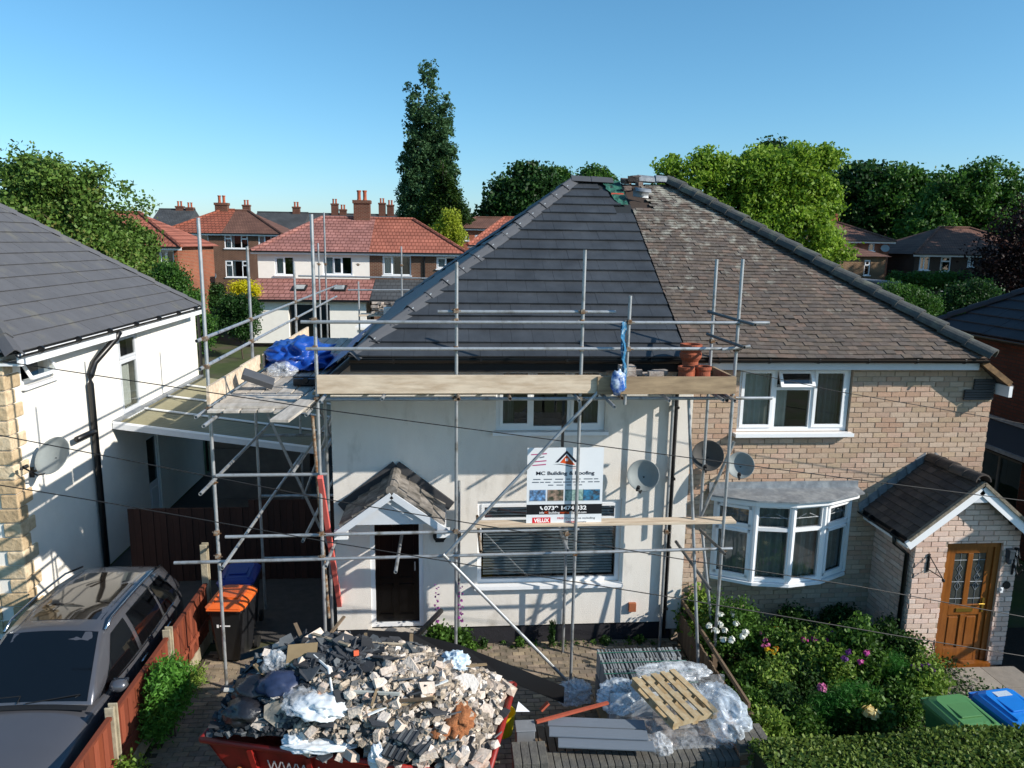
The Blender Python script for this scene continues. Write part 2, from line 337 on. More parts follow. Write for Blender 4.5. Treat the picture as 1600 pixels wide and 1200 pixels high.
def tiles(parent, O, U, S, poly, gauge, tw, m, th=.018, lap=.05, maxn=300, seed=1, jit=0, bond=.5, gap=.004, wave=0, skip=None, name='tile', sag=None):
    """roof plane from O; U along the eaves, S up the slope; poly in (u,s) counter-clockwise"""
    O, U, S = V(O), V(U).normalized(), V(S).normalized(); N = U.cross(S).normalized()
    if N.z < 0: N = -N
    rnd = random.Random(seed); items = []
    u0, u1 = min(p[0] for p in poly), max(p[0] for p in poly); s0, s1 = min(p[1] for p in poly), max(p[1] for p in poly)
    k = 0; s = s0
    while s < s1-.02:
        u = u0-(tw*bond if k % 2 else 0)-(rnd.uniform(0, .04) if jit else 0)
        while u < u1:
            c = clip_poly([(u+gap/2, s), (u+tw-gap/2, s), (u+tw-gap/2, s+gauge+lap), (u+gap/2, s+gauge+lap)], poly)
            if len(c) > 2 and parea(c) > .0015 and not (skip and skip(u+tw/2, s+gauge/2, k)): items.append((u, s, c, k))
            u += tw
        s += gauge; k += 1
    def h(p, s_, j):
        base = sag(p[0], p[1]) if sag else 0
        return base + .012 + th*1.15*(1-(p[1]-s_)/gauge) + j
    def solid(c, s_, j, tl, o=(0, 0)):
        n = len(c); P = lambda p, e: O*0+U*(p[0]-o[0])+S*(p[1]-o[1])+N*(h(p, s_, j)+tl*(p[0]-o[0])+e)
        v = [P(p, 0) for p in c]+[P(p, -th) for p in c]
        f = [tuple(range(n)), tuple(range(2*n-1, n-1, -1))]+[(i, i+n, (i+1) % n+n, (i+1) % n) for i in range(n)]
        if (v[1]-v[0]).cross(v[2]-v[1]).dot(N) < 0: f = [tuple(reversed(x)) for x in f]
        return v, f
    items.sort(key=lambda it: (O+U*it[0]+S*it[1]-CAM).length)
    full = None; mb = MB()
    for i, (u, s_, c, k) in enumerate(items):
        j = rnd.gauss(0, 1)*jit; tl = rnd.gauss(0, 1)*jit*2
        org = O+U*u+S*s_
        if i < maxn:
            isfull = len(c) == 4 and abs(parea(c)-(tw-gap)*(gauge+lap)) < 1e-5 and not sag
            if isfull:
                if full is None:
                    v, f = solid([(p[0]-u, p[1]-s_) for p in c], 0, 0, 0); full = rawmesh(name, v, f, m)
                inst(name, full, Matrix.Translation(org+N*j), parent)
            else:
                v, f = solid(c, s_, j, tl, (u, s_)); inst(name, rawmesh(name, v, f, m), Matrix.Translation(org), parent)
        else:
            v, f = solid(c, s_, j, tl, (u, s_)); mb.add([org+x for x in v], f)
    mb.build('tile_field', m, parent, kind='stuff')
def hiptiles(parent, p, r_, n, rad, m, wide=1.0, flat=False, step=.02, name='hip_tile', seg=10):
    p, r_ = V(p), V(r_); d = (r_-p)/n; dn = d.normalized(); sd = dn.cross(Z).normalized(); up = sd.cross(dn).normalized(); Lh = d.length
    v = []; f = []
    prof = [(-1, -.42), (-.55, .0), (-.12, .36), (.12, .36), (.55, 0), (1, -.42)] if flat else [(math.cos(math.pi*(1-i/seg))*1, math.sin(math.pi*i/seg)*.95-.1) for i in range(seg+1)]
    k = len(prof)
    for e, (t, sc, lf) in enumerate([(0, 1.06, step), (Lh*1.12, .97, 0)]):
        for (a, b) in prof: v.append(dn*t+sd*a*rad*wide*sc+up*(b*rad*sc+lf))
        for (a, b) in prof: v.append(dn*t+sd*a*rad*wide*sc*.88+up*(b*rad*sc*.88+lf-.012))
    for i in range(k-1):
        f += [(i, i+1, 2*k+i+1, 2*k+i), (k+i+1, k+i, 3*k+i, 3*k+i+1), (i+1, i, k+i, k+i+1)]
    f += [(0, 2*k, 3*k, k), (k-1, 2*k-1, 4*k-1, 3*k-1)]
    me = rawmesh(name, v, f, m)
    rr = random.Random(int(rad*1000)+n)
    for i in range(n):
        inst(name, me, Matrix.Translation(p+d*i+up*rr.uniform(-.006, .008)) @ Matrix.Rotation(rr.uniform(-.02, .02), 4, 'Z'), parent)
def window(parent, O, U, N, wd, ht, cols, sill=True, fr=.065, back='room', depth=.05, m=None, blind=None, curtain=None, panes=True, silld=.14):
    """cols: list of (width, [(height, kind)]) from the bottom; kind f fixed, s sash, t top light tilted open"""
    m = m or M_pvc; O, U, N = V(O), V(U), V(N); P = lambda u, v, n: O+U*u+Z*v+N*n
    mb = MB(); bar = lambda a, b, c, d, n0, n1, B=None: (B or mb).ob(P((a+b)/2, (c+d)/2, (n0+n1)/2), U*((b-a)/2), Z*((d-c)/2), N*((n1-n0)/2))
    n0, n1 = -depth-.07, -depth
    bar(0, fr, 0, ht, n0, n1); bar(wd-fr, wd, 0, ht, n0, n1); bar(fr, wd-fr, 0, fr, n0, n1); bar(fr, wd-fr, ht-fr, ht, n0, n1)
    tw = sum(c[0] for c in cols); iw = wd-2*fr; ih = ht-2*fr; u = fr; cells = []
    for ci, (cw, rows) in enumerate(cols):
        a, b = u, u+iw*cw/tw; u = b
        if ci: bar(a-fr*.4, a+fr*.4, fr, ht-fr, n0+.002, n1-.002)
        th = sum(r[0] for r in rows); v = fr
        for ri, (rh, kd) in enumerate(rows):
            c, d = v, v+ih*rh/th; v = d
            if ri: bar(a+fr*.4, b-fr*.4, c-fr*.4, c+fr*.4, n0+.004, n1-.004)
            cells.append((a+(fr*.4 if ci else 0), b-(fr*.4 if ci < len(cols)-1 else 0), c+(fr*.4 if ri else 0), d-(fr*.4 if ri < len(rows)-1 else 0), kd))
    win = mb.build('window', m, parent)
    for (a, b, c, d, kd) in cells:
        if kd in 'st':
            sb = MB(); t = .05; ang = RAD(28) if kd == 't' else 0
            def T(pu, pv, pn):
                if not ang: return P(pu, pv, pn)
                dv = pv-d; return P(pu, d+dv*math.cos(ang)-0*pn, n1+.02-dv*math.sin(ang)+(pn-n1)*math.cos(ang))
            def sbar(e, f_, g, h_):
                vs_ = [T(x, y, z) for x in (e, f_) for y in (g, h_) for z in (n1-.03, n1+.02)]
                sb.add(vs_, [(0,1,3,2),(4,6,7,5),(0,4,5,1),(2,3,7,6),(0,2,6,4),(1,5,7,3)])
            sbar(a, a+t, c, d); sbar(b-t, b, c, d); sbar(a+t, b-t, c, c+t); sbar(a+t, b-t, d-t, d)
            sb.build('sash', m, win)
            if panes: MB().add([T(a+t, c+t, n1-.005), T(b-t, c+t, n1-.005), T(b-t, d-t, n1-.005), T(a+t, d-t, n1-.005)], [(0, 1, 2, 3)]).build('pane', M_glass, win)
        elif panes: MB().add([P(a, c, n1-.035), P(b, c, n1-.035), P(b, d, n1-.035), P(a, d, n1-.035)], [(0, 1, 2, 3)]).build('pane', M_glass, win)
    if sill:
        sm = MB(); sm.ob(P(wd/2, -.03, silld/2-depth-.02), U*(wd/2+.05), Z*.028, N*(silld/2+.02)); sm.build('sill', m, win)
    if blind:
        a0, a1, z0, z1, nsl = blind
        for i in range(nsl):
            z = z0+(z1-z0)*(i+.5)/nsl
            MB().ob(P((a0+a1)/2, z, n0-.06), U*((a1-a0)/2), (Z*-.5+N*.85)*.02, (Z*.85+N*.5)*.0012).build('blind_slat', M_pvc, win)
    if curtain:
        for (a0, a1, cm, per, z0, z1) in curtain:
            cb = MB(); n = max(6, int((a1-a0)/per*6)); 
            for i in range(n+1):
                uu = a0+(a1-a0)*i/n; ww = n0-.12+.03*math.sin(i*2*math.pi/6)+.01*math.sin(i*1.7)
                cb.v += [P(uu, z0, ww), P(uu, z1, ww)]
            cb.f += [(2*i, 2*i+2, 2*i+3, 2*i+1) for i in range(n)]; cb.build('curtain', cm, win, smooth=True)
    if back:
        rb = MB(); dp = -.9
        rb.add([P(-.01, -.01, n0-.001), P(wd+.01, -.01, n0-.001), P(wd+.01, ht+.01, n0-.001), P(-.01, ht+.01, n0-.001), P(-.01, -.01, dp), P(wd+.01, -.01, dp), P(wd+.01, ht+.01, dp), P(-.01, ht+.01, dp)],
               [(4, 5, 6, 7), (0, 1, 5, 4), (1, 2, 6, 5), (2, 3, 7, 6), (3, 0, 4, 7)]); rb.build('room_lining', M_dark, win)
    return win
def leafcloud(blobs, n, size, seed, clump=.35, per=26, shell=.55, up=.3, asp=.6):
    r = np.random.default_rng(seed); B = np.array(blobs, float); vol = (B[:, 3]*B[:, 4]*B[:, 5])**.72; pk = r.choice(len(B), max(1, n//per), p=vol/vol.sum())
    d = r.normal(size=(len(pk), 3)); d /= np.linalg.norm(d, axis=1)[:, None]; rad = (shell+(1-shell)*r.random(len(pk))**.7)[:, None]
    c = B[pk, :3]+d*rad*B[pk, 3:6]
    cl = np.repeat(c, per, 0); P = cl+np.clip(r.normal(size=cl.shape), -1.7, 1.7)*clump*(.5+r.random((len(pk), 1)).repeat(per, 0))*[1, 1, .75]
    nn = r.normal(size=P.shape)+np.array([0, 0, up]); nn /= np.linalg.norm(nn, axis=1)[:, None]
    a = np.cross(nn, r.normal(size=P.shape)); a /= np.linalg.norm(a, axis=1)[:, None]; b = np.cross(nn, a); s = (size*(.6+.8*r.random(len(P))))[:, None]
    return P, a*s, b*s*asp
M_bark = mat('bark', '4a4036', .95, .2, 4, bump=.5, bscale=20)
def tree(name, label, base, blobs, n, size, m, seed, group=None, th=None, clump=.5, trunk=.25, limbs=7, up=.3, shell=.5, cat='tree', per=26):
    b = V(base); t = thing(name, label, cat, b, group); r = random.Random(seed); tb = MB()
    tops = [V(x[:3]) for x in blobs]; zc = sum(x.z for x in tops)/len(tops); ctr = V((sum(x.x for x in tops)/len(tops), sum(x.y for x in tops)/len(tops), zc))
    mid = b+(V((ctr.x, ctr.y, b.z))-b)*.5; mid.z = b.z+(zc-b.z)*.5
    tb.pipe([b, b+(mid-b)*.5, mid, ctr], [trunk, trunk*.8, trunk*.6, trunk*.25], 8)
    for i in range(limbs):
        x = blobs[i % len(blobs)]; e = V(x[:3])+V((r.uniform(-1, 1)*x[3], r.uniform(-1, 1)*x[4], r.uniform(-.3, .8)*x[5]))*.8
        s_ = mid.lerp(ctr, r.uniform(-.3, .8)); tb.pipe([s_, s_.lerp(e, .5)+V((0, 0, .08*(e-s_).length)), e], [trunk*.38, trunk*.22, trunk*.07], 5)
    tb.build('trunk', M_bark, t)
    P, A, B_ = leafcloud(blobs, n, size, seed, clump, per=per, up=up, shell=shell)
    quads_object('crown', P, A, B_, m, t, origin=tuple(ctr)); return t
# ------------------------------------------------------------------ the ground
def gz(x, y):
    t = max(0, min(1, (y-12)/38)); return 1.9*t*t*(3-2*t) if y > 12 else 0
M_ground = mat('ground_earth_grass', '3d4a22', .95, .3, .7, bump=.3, bscale=12, col2='4f4a3a', thr=.55, soft=.1)
gb = MB(); xs = [-900, -300, -120, -60, -30, -15, 0, 15, 30, 60, 120, 300, 900]; ys = [-60, -20, -8, 0, 6, 12, 18, 24, 31, 38, 44, 50, 80, 150, 400, 1500]
for y in ys:
    for x in xs: gb.v.append(V((x, y, gz(x, y)-.02)))
nx = len(xs); gb.f = [(j*nx+i, j*nx+i+1, (j+1)*nx+i+1, (j+1)*nx+i) for j in range(len(ys)-1) for i in range(nx-1)]
gb.build('ground', M_ground, kind='structure', smooth=True)
M_pave = mat('block_paving', None, .95, .2, 3, rnd=.16, pal=['8d7f6b', '85776a', '978872', '7d7265', '8f8070'], col2='6c6455', thr=.56, soft=.1, bump=.3, bscale=50)
M_joint = mat('paving_joint', '4b4337', .95, .2, 6)
dr = MB().box(-4.0, 3.9, -3.3, -.02, -.016, -.004).build('driveway', M_joint, kind='structure')
pv = chamfer_unit('paving_block', M_pave, .05); pr = random.Random(3); cand = []
for r_ in range(33):
    for c_ in range(40):
        x = -3.95+c_*.203-(.1 if r_ % 2 else 0); y = -3.28+r_*.1
        if -4 < x < 3.7: cand.append((x, y))
cand.sort(key=lambda p: 0 if (p[0] > .6 and p[1] > -2.6) or p[0] < -2.3 else 1)
pm = MB()
for i, (x, y) in enumerate(cand):
    M_ = Matrix.Translation((x, y, -.02)) @ Matrix.Diagonal((.195, .092, .03+pr.uniform(-.003, .004), 1))
    if i < 300: inst('paving_block', pv, M_, dr)
    else: pm.add([M_ @ v.co for v in pv.vertices], [tuple(p.vertices) for p in pv.polygons])
pm.build('paving', M_pave, dr, kind='stuff')
MB().box(-7.0, -4.1, -8, .3, -.016, .0).build('neighbour_drive', mat('tarmac_drive', '3a3836', .95, .2, 5, bump=.3, bscale=60), kind='structure')
MB().box(-7.0, -1.9, .3, 12, -.016, .002).build('side_passage', mat('passage_concrete', '4a4745', .95, .2, 3), kind='structure')
MB().box(3.95, 12, -4.3, -.0, -.016, .02).build('garden_bed', M_earth, kind='structure')
pth = MB().box(7.35, 9.1, -4.2, -1.25, .02, .05).build('garden_path', M_joint, kind='structure')
M_slab = mat('path_slab', '8c857c', .95, .15, 4, rnd=.12, bump=.2, bscale=40)
for i in range(3):
    for k in range(5): MB().box(7.36+i*.58, 7.36+i*.58+.565, -1.84-k*.58, -1.84-k*.58+.565, .05, .075+.004*((i+k) % 2)).build('paving_slab', M_slab, pth)

# ------------------------------------------------------------------ white rendered house
XL, XP, XR = -1.87, 3.79, 9.07; ex0 = -1.52
EZ = 4.93; RY, RZ = 4.75, 7.98; EO = .33                       # eaves height, ridge, overhang
wh = thing('white_house', 'white rendered semi-detached house behind the scaffold with new dark slate roof', 'house', (XL, 0, 0))
hu = (2.59, 4.36, 3.72, 4.77)   # u relative to XL
hl = (2.31, 4.70, 1.09, 2.54); hd = (.56, 1.42, .1, 2.42)
mb = MB(); wall_holes(mb, (XL, 0, .33), (1, 0, 0), (0, -1, 0), XP-XL, EZ-.33-.05, [(h[0], h[1], h[2]-.33, h[3]-.33) for h in (hu, hl)]+[(hd[0], hd[1], 0, hd[3]-.33), (0, .37, 4.17, 5)]); mb.prism([(XL, .0, 4.5), (XL+.37, .0, 4.5), (XL+.37, .0, EZ-.06)], (0, .25, 0))
wall_holes(mb, (XL, 9.4, .33), (0, -1, 0), (-1, 0, 0), 9.1, 4.5-.33, []); mb.box(XL+.03, XP, 9.15, 9.4, 0, EZ-.05)
wall = mb.build('wall', M_render, wh)
mb = MB(); mb.box(XL+.02, XL+hd[0], .03, .24, -.1, .328); mb.box(XL+hd[1], XP-.02, .03, .24, -.1, .328); mb.box(XL+.03, XL+.24, .24, 9.3, -.1, .328); mb.build('plinth', M_plinth, wh)
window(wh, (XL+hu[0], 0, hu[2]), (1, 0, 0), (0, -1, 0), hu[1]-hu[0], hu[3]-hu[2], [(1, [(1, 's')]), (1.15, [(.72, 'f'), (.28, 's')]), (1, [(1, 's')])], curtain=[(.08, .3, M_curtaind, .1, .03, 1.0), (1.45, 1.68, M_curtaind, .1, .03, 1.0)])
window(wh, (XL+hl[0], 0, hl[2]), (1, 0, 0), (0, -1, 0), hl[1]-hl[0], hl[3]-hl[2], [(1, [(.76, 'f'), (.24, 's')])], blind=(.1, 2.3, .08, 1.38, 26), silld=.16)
# front door: black open doorway with white frame
dx0, dx1 = XL+hd[0], XL+hd[1]
door = MB().box(dx0, dx0+.07, .02, .12, .36, hd[3]).box(dx1-.07, dx1, .02, .12, .36, hd[3]).box(dx0+.07, dx1-.07, .02, .12, hd[3]-.07, hd[3]).box(dx0+.07, dx1-.07, .022, .12, .36, .42).build('door', M_pvc, wh)
MB().box(dx0+.072, dx1-.072, .07, .11, .425, hd[3]-.075).build('leaf', mat('black_door', '08080a', .3, .1, 4), door)
lf = MB()
for (a, b, c, d) in [(.12, .36, .55, 1.1), (.46, .7, .55, 1.1), (.12, .36, 1.2, 2.2), (.46, .7, 1.2, 2.2)]:
    for (e, f_, g, h_) in [(a, b, c, c+.02), (a, b, d-.02, d), (a, a+.02, c, d), (b-.02, b, c, d)]: lf.box(dx0+e, dx0+f_, .058, .07, g, h_)
lf.build('moulding', mat('black_door', ''), door); MB().tube((dx1-.14, .03, 1.35), (dx1-.14, .03, 1.5), .012).build('handle', M_steel, door)
MB().box(dx0-.06, dx1+.06, -.28, .02, .0, .34).build('door_step', mat('step_concrete', 'b5ada2', .9, .1, 4), wh)
MB().box(dx1+.2, dx1+.34, -.03, 0, 1.86, 1.92).lathe((dx1+.27, -.03, 1.98), [(.0, 0), (.11, 0), (.11, .03), (0, .03)], 16, (0, -1, 0)).build('number_plaque', M_black, wh)
MB().box(3.02, 3.14, -.06, 0, .55, .7).build('air_vent', mat('terracotta', '9a5a3a', .9, .1, 5), wh)
# canopy over the door
cn = MB(); ax, az, ad, hw, cz = -.87, 3.07, -.95, .76, 2.5
M_ctile = mat('canopy_tile', '8c8680', .95, .25, 5, rnd=.2, col2='57534d', thr=.48, soft=.12, bump=.3, bscale=40)
cap_ = cn.prism([(ax-hw, -.001, cz), (ax+hw, -.001, cz), (ax, -.001, az-.06)], (0, ad+.1, 0)).build('canopy', M_pvcg, wh)
for sgn in (-1, 1):
    U_ = V((0, -1, 0)) if sgn < 0 else V((0, 1, 0)); O_ = V((ax+sgn*hw, 0 if sgn < 0 else ad, cz)); S_ = V((-sgn*hw, 0, az-cz))
    sl_ = S_.length; tiles(cap_, O_, U_, S_, [(0, 0), (-ad, 0), (-ad, sl_), (0, sl_)] , sl_/4, .327, M_ctile, th=.03, bond=0, lap=.02, seed=5)
    e0, e1 = V((ax+sgn*(hw+.06), ad-.02, cz-.1)), V((ax, ad-.02, az-.07))
    MB().beam(e0, e1, .03, .1, (0, 0, 1)).build('barge_board', M_pvcg, cap_)
    MB().box(ax+sgn*(hw+.0)-.1, ax+sgn*(hw+.0)+.1, ad+.03, ad+.1, cz-.2, cz-.06).box(ax+sgn*hw-.04, ax+sgn*hw+.04, ad+.1, -.01, cz-.12, cz-.05).build('bracket', M_pvc, cap_)
    MB().beam((ax+sgn*(hw+.12), -.03, cz-.02), (ax, -.03, az+.1), .05, .16).build('flashing', mat('dark_flashing', '3c3d40', .7, .2, 6), cap_)
MB().tube((ax, 0, az+.0), (ax, ad-.02, az+.0), .085, 12).build('ridge_tile', M_ctile, cap_)
lan = MB().tube((ax, ad+.25, az-.12), (ax, ad+.25, 2.7), .008).lathe((ax, ad+.25, 2.42), [(.02, 0), (.06, .02), (.085, .05), (.075, .24), (.03, .3), (.01, .3)], 8).build('lantern', M_black, cap_)
# eaves: fascia and gutters
fa = MB().box(ex0, XP, -EO+.07, -EO+.1, EZ-.2, EZ-.02).box(ex0, XP, -EO+.101, -.001, EZ-.06, EZ-.04); fa.build('fascia', M_black, wh)
def gutter(parent, p, r_, rad=.058, m=M_blackpvc, nb=4, out=None):
    p, r_ = V(p), V(r_); d = (r_-p).normalized(); o = V(out) if out is not None else d.cross(Z); g = MB(); n = 8
    for e in (p, r_):
        for R_ in (rad, rad*.9): g.v += [e+o*math.cos(math.pi*i/n)*R_-Z*math.sin(math.pi*i/n)*R_ for i in range(n+1)]
    k = n+1
    for i in range(n): g.f += [(i, i+1, 2*k+i+1, 2*k+i), (k+i+1, k+i, 3*k+i, 3*k+i+1)]
    g.f += [(0, 2*k, 3*k, k), (k-1, 2*k-1, 4*k-1, 3*k-1)]
    o_ = g.build('gutter', m, parent, smooth=False)
    for i in range(nb):
        c = p.lerp(r_, (i+.5)/nb); MB().lathe(c-d*.015-Z*.006, [(rad*1.04, 0), (rad*1.04, .03)], 12, d).build('gutter_bracket', m, o_)
    return o_
gutter(wh, (ex0, -EO, EZ-.0), (XP-.02, -EO, EZ), out=(0, -1, 0))
dp = MB().pipe([(3.62, -EO, EZ-.06), (3.62, -EO+.03, EZ-.14), (3.62, -.09, EZ-.34), (3.62, -.08, EZ-.5), (3.62, -.08, .15)], .04, 10).build('downpipe', M_blackpvc, wh, smooth=True)
for z in (4.1, 2.9, 1.7, .6): MB().box(3.565, 3.675, -.125, 0, z, z+.035).build('pipe_clip', M_blackpvc, dp)
# roof
RX0, RX1 = 2.62, 4.75
ex0, ey0 = -1.52, -EO-.06; roofO = V((ex0, ey0, EZ+.03)); Sv = V((0, RY-ey0, RZ-EZ-.03)); SL = Sv.length
rf = MB().add([(ex0, ey0, EZ+.02), (XP-.1, ey0, EZ+.02), (XP-.1, RY, RZ-.01), (RX0, RY, RZ-.01), (ex0, 9.8, EZ+.02), (XP-.1, 9.8, EZ+.02), (XP-.1, RY, RZ-.012)],
              [(0, 1, 2, 3), (0, 3, 4), (3, 6, 5, 4)]).build('roof', mat('roof_felt', '20262a', .9, .1, 3), wh)
xb = XP-.13-ex0
tiles(rf, roofO, (1, 0, 0), Sv, [(0, 0), (xb, 0), (xb, SL), (RX0-ex0, SL)], SL/17, .335, M_tile, th=.03, lap=.06, bond=.5, jit=.0012, seed=2, gap=.003,
      skip=lambda u, s, k: k > 14 and u > xb-.62+.16*(16-k) or (k > 12 and u > xb-.25))
So = V((0, 0, 0)); hy = RY-ey0
tiles(rf, (ex0, 9.8, EZ+.03), (0, -1, 0), (RX0-ex0, 0, RZ-EZ-.03), [(0, 0), (9.8-ey0, 0), (9.8-RY, V((RX0-ex0, 0, RZ-EZ-.03)).length)], SL/17, .335, M_tile, th=.02, lap=.06, maxn=0, seed=4)
hiptiles(rf, V((ex0+.02, ey0+.02, EZ+.05)), V((RX0, RY, RZ+.05)), 15, .15, M_hip, flat=True)
hiptiles(rf, V((ex0+.02, 9.78, EZ+.05)), V((RX0, RY, RZ+.05)), 15, .15, M_hip, flat=True)
hiptiles(rf, V((RX0-.05, RY, RZ+.06)), V((3.42, RY, RZ+.06)), 2, .15, M_hip, flat=True, name='ridge_tile')
for i in range(1, 15):                               # small pale clips between the hip tiles
    c = V((ex0, ey0, EZ+.05)).lerp(V((RX0, RY, RZ+.05)), i/15); MB().ob(c+V((.09, -.1, .045)), (.012, 0, .006), (0, .012, .006), (0, 0, .004)).build('hip_clip', mat('clip', 'd8d8d4', .5), rf)
# ------------------------------------------------------------------ brick house
bh = thing('brick_house', 'buff brick semi-detached house with bay window and old lichened tile roof', 'house', (XR, 0, 0))
BW = XR-XP; hw_ = (.89, 2.80, 3.68, 4.77); hb = (.60, 2.98, 1.2, 2.62)
mb = MB(); wall_holes(mb, (XP+.01, .0, -.1), (1, 0, 0), (0, -1, 0), BW-.012, EZ+.05, [(h[0], h[1], h[2]+.1, h[3]+.1) for h in (hw_, hb)]+[(BW-.36, BW, 4.72, 6)]); mb.prism([(XR-.373, 0, 4.62), (XR-.002, 0, 4.62), (XR-.373, 0, EZ-.06)], (0, .25, 0)); wall_holes(mb, (XR, .26, -.1), (0, 1, 0), (1, 0, 0), 9.1, 4.7, [])
bw = mb.build('wall', M_mortar, bh)
MB().box(XP-.1, XP+.14, -.014, -.001, .2, EZ-.05).build('render_strip', M_render, bh)
bricks(bw, (XP+.14, 0, 0), (1, 0, 0), (0, -1, 0), BW-.14, EZ-.06, [(h[0]-.13, h[1]-.13, h[2]-.05, h[3]) for h in (hw_, hb)], M_brick, maxn=300, seed=7, top=lambda u: EZ if u < BW-.55 else 4.62+(BW-.14-u)*.75)
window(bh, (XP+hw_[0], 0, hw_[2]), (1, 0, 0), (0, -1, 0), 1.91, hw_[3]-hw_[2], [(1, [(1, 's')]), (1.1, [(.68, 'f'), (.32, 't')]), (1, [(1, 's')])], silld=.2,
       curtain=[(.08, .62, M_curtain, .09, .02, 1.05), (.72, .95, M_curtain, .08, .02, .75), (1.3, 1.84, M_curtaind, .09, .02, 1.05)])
# bow window
cx0, cx1 = XP+hb[0], XP+hb[1]; bz0, bz1 = 1.2, 2.55; sag_ = .42
pts = [V((cx0+(cx1-cx0)*t, -.02-sag_*math.sin(math.pi*t)**.8, 0)) for t in (0, .25, .5, .75, 1)]
bay = MB().prism([p+Z*(bz0-.06)+V((0, -.05, 0)) for p in pts]+[V((cx1, .05, bz0-.06)), V((cx0, .05, bz0-.06))], (0, 0, .05)).build('bay_window', M_pvc, bh)
for i in range(4):
    a, b = pts[i], pts[i+1]; U_ = (b-a).normalized(); N_ = V((U_.y, -U_.x, 0)); wd = (b-a).length
    kd = 's' if i in (0, 3) else 'f'
    mbw = MB(); fr = .06; PP = lambda u, v, n: a+U_*u+Z*(bz0+v)+N_*n; ht = bz1-bz0; tr = ht*.68
    for (e, f_, g, h_) in [(0, fr, 0, ht), (wd-fr, wd, 0, ht), (fr, wd-fr, 0, fr), (fr, wd-fr, ht-fr, ht), (fr, wd-fr, tr-.03, tr+.03)]:
        mbw.ob(PP((e+f_)/2, (g+h_)/2, -.04), U_*((f_-e)/2), Z*((h_-g)/2), N_*.04)
    mbw.tube(PP(wd, 0, -.02), PP(wd, ht, -.02), .045, 8)
    if kd == 's':
        for (g, h_) in [(fr, tr-.03), (tr+.03, ht-fr)]:
            for (e, f_, k, l) in [(fr, fr+.045, g, h_), (wd-fr-.045, wd-fr, g, h_), (fr, wd-fr, g, g+.045), (fr, wd-fr, h_-.045, h_)]: mbw.ob(PP((e+f_)/2, (k+l)/2, .005), U_*((f_-e)/2), Z*((l-k)/2), N_*.02)
    mbw.build('frame', M_pvc, bay)
    for (g, h_) in [(fr, tr-.03), (tr+.03, ht-fr)]:
        MB().add([PP(fr, g, -.045), PP(wd-fr, g, -.045), PP(wd-fr, h_, -.045), PP(fr, h_, -.045)], [(0, 1, 2, 3)]).build('pane', M_glass, bay)
    ld = MB(); c0 = PP(wd/2, tr+(ht-tr)*.5, -.04)     # leaded motif in the top light
    for k in range(4):
        for sg in (-1, 1): ld.tube(c0+U_*sg*(.03+.05*k)+Z*(.05-.02*k), c0+U_*sg*(.08+.05*k)+Z*(.03-.025*k), .005, 5)
    ld.tube(PP(fr, tr+(ht-tr)*.45, -.04), PP(wd-fr, tr+(ht-tr)*.45, -.04), .006, 5); ld.build('leading', M_lead, bay)
    cb = MB(); n = 34
    for k in range(n+1): 
        c = a.lerp(b, k/n)+V((0, .16+.028*math.sin(k*1.25)+.02*math.sin(k*.61+i), 0)); cb.v += [c+Z*(bz0+.03), c+Z*(bz1-.02)]
    cb.f += [(2*k, 2*k+2, 2*k+3, 2*k+1) for k in range(n)]; cb.build('curtain', mat('dim_net', 'a4a49e', .9, .15, 4), bay, smooth=True)
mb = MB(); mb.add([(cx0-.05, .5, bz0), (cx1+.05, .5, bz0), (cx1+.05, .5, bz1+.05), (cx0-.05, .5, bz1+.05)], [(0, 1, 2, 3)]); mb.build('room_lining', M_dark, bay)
o5 = [V((p.x+(p.x-(cx0+cx1)/2)*.08, p.y-.1, 0)) for p in pts]
MB().prism([p+Z*(bz1+.0) for p in o5]+[V((cx1+.1, -.001, bz1)), V((cx0-.1, -.001, bz1))], (0, 0, .088)).build('bay_fascia', M_pvc, bay)
mb = MB(); i0 = len(mb.v); o6 = [V((p.x+(p.x-(cx0+cx1)/2)*.12, p.y-.16, 0)) for p in pts]
for p in o6: mb.v += [p+Z*(bz1+.09), p+Z*(bz1+.115), V((p.x*.97+.03*(cx0+cx1)/2, -.03, bz1+.17)), V((p.x*.97+.03*(cx0+cx1)/2, -.022, bz1+.28))]
for i in range(4):
    for k in range(3): mb.f.append((4*i+k, 4*i+4+k, 4*i+5+k, 4*i+1+k))
mb.build('bay_roof', M_lead, bay, smooth=False)
mb = MB().box(XP, 8.6, -EO+.09, -EO+.12, EZ-.17, EZ-.0).box(XP, 8.6, -EO+.121, -.002, EZ-.06, EZ-.04); fs = mb.build('fascia', M_pvcg, bh)
gutter(bh, (XP, -EO, EZ+.01), (8.66, -EO, EZ+.01), out=(0, -1, 0), nb=6)
# side slopes that carry on below the front eaves, with their cut verges
M_verge = mat('verge_timber', '8a6d4c', .9, .25, 8, col2='4a3a2a', thr=.5)
for (par, xa, xb_, za, zb, mm) in [(wh, ex0+.02, -2.16, EZ+.04, 4.4, M_tile), (bh, 8.62, 9.2, EZ+.04, 4.5, M_oldt)]:
    MB().prism([(xa, -.3, za), (xb_, -.3, zb), (xb_, -.3, zb-.05), (xa, -.3, za-.05)], (0, 10.05, 0)).build('side_slope', mm, par)
MB().beam((8.6, -.31, EZ-.03), (9.12, -.31, 4.54), .05, .09).build('verge_board', M_verge, bh)
MB().box(9.1, 9.16, -.33, 9.6, 4.32, 4.5).build('side_fascia', M_pvc, bh)
MB().beam((ex0+.03, -.31, EZ-.03), (-2.12, -.31, 4.38), .03, .07).build('verge_strip', M_black, wh)
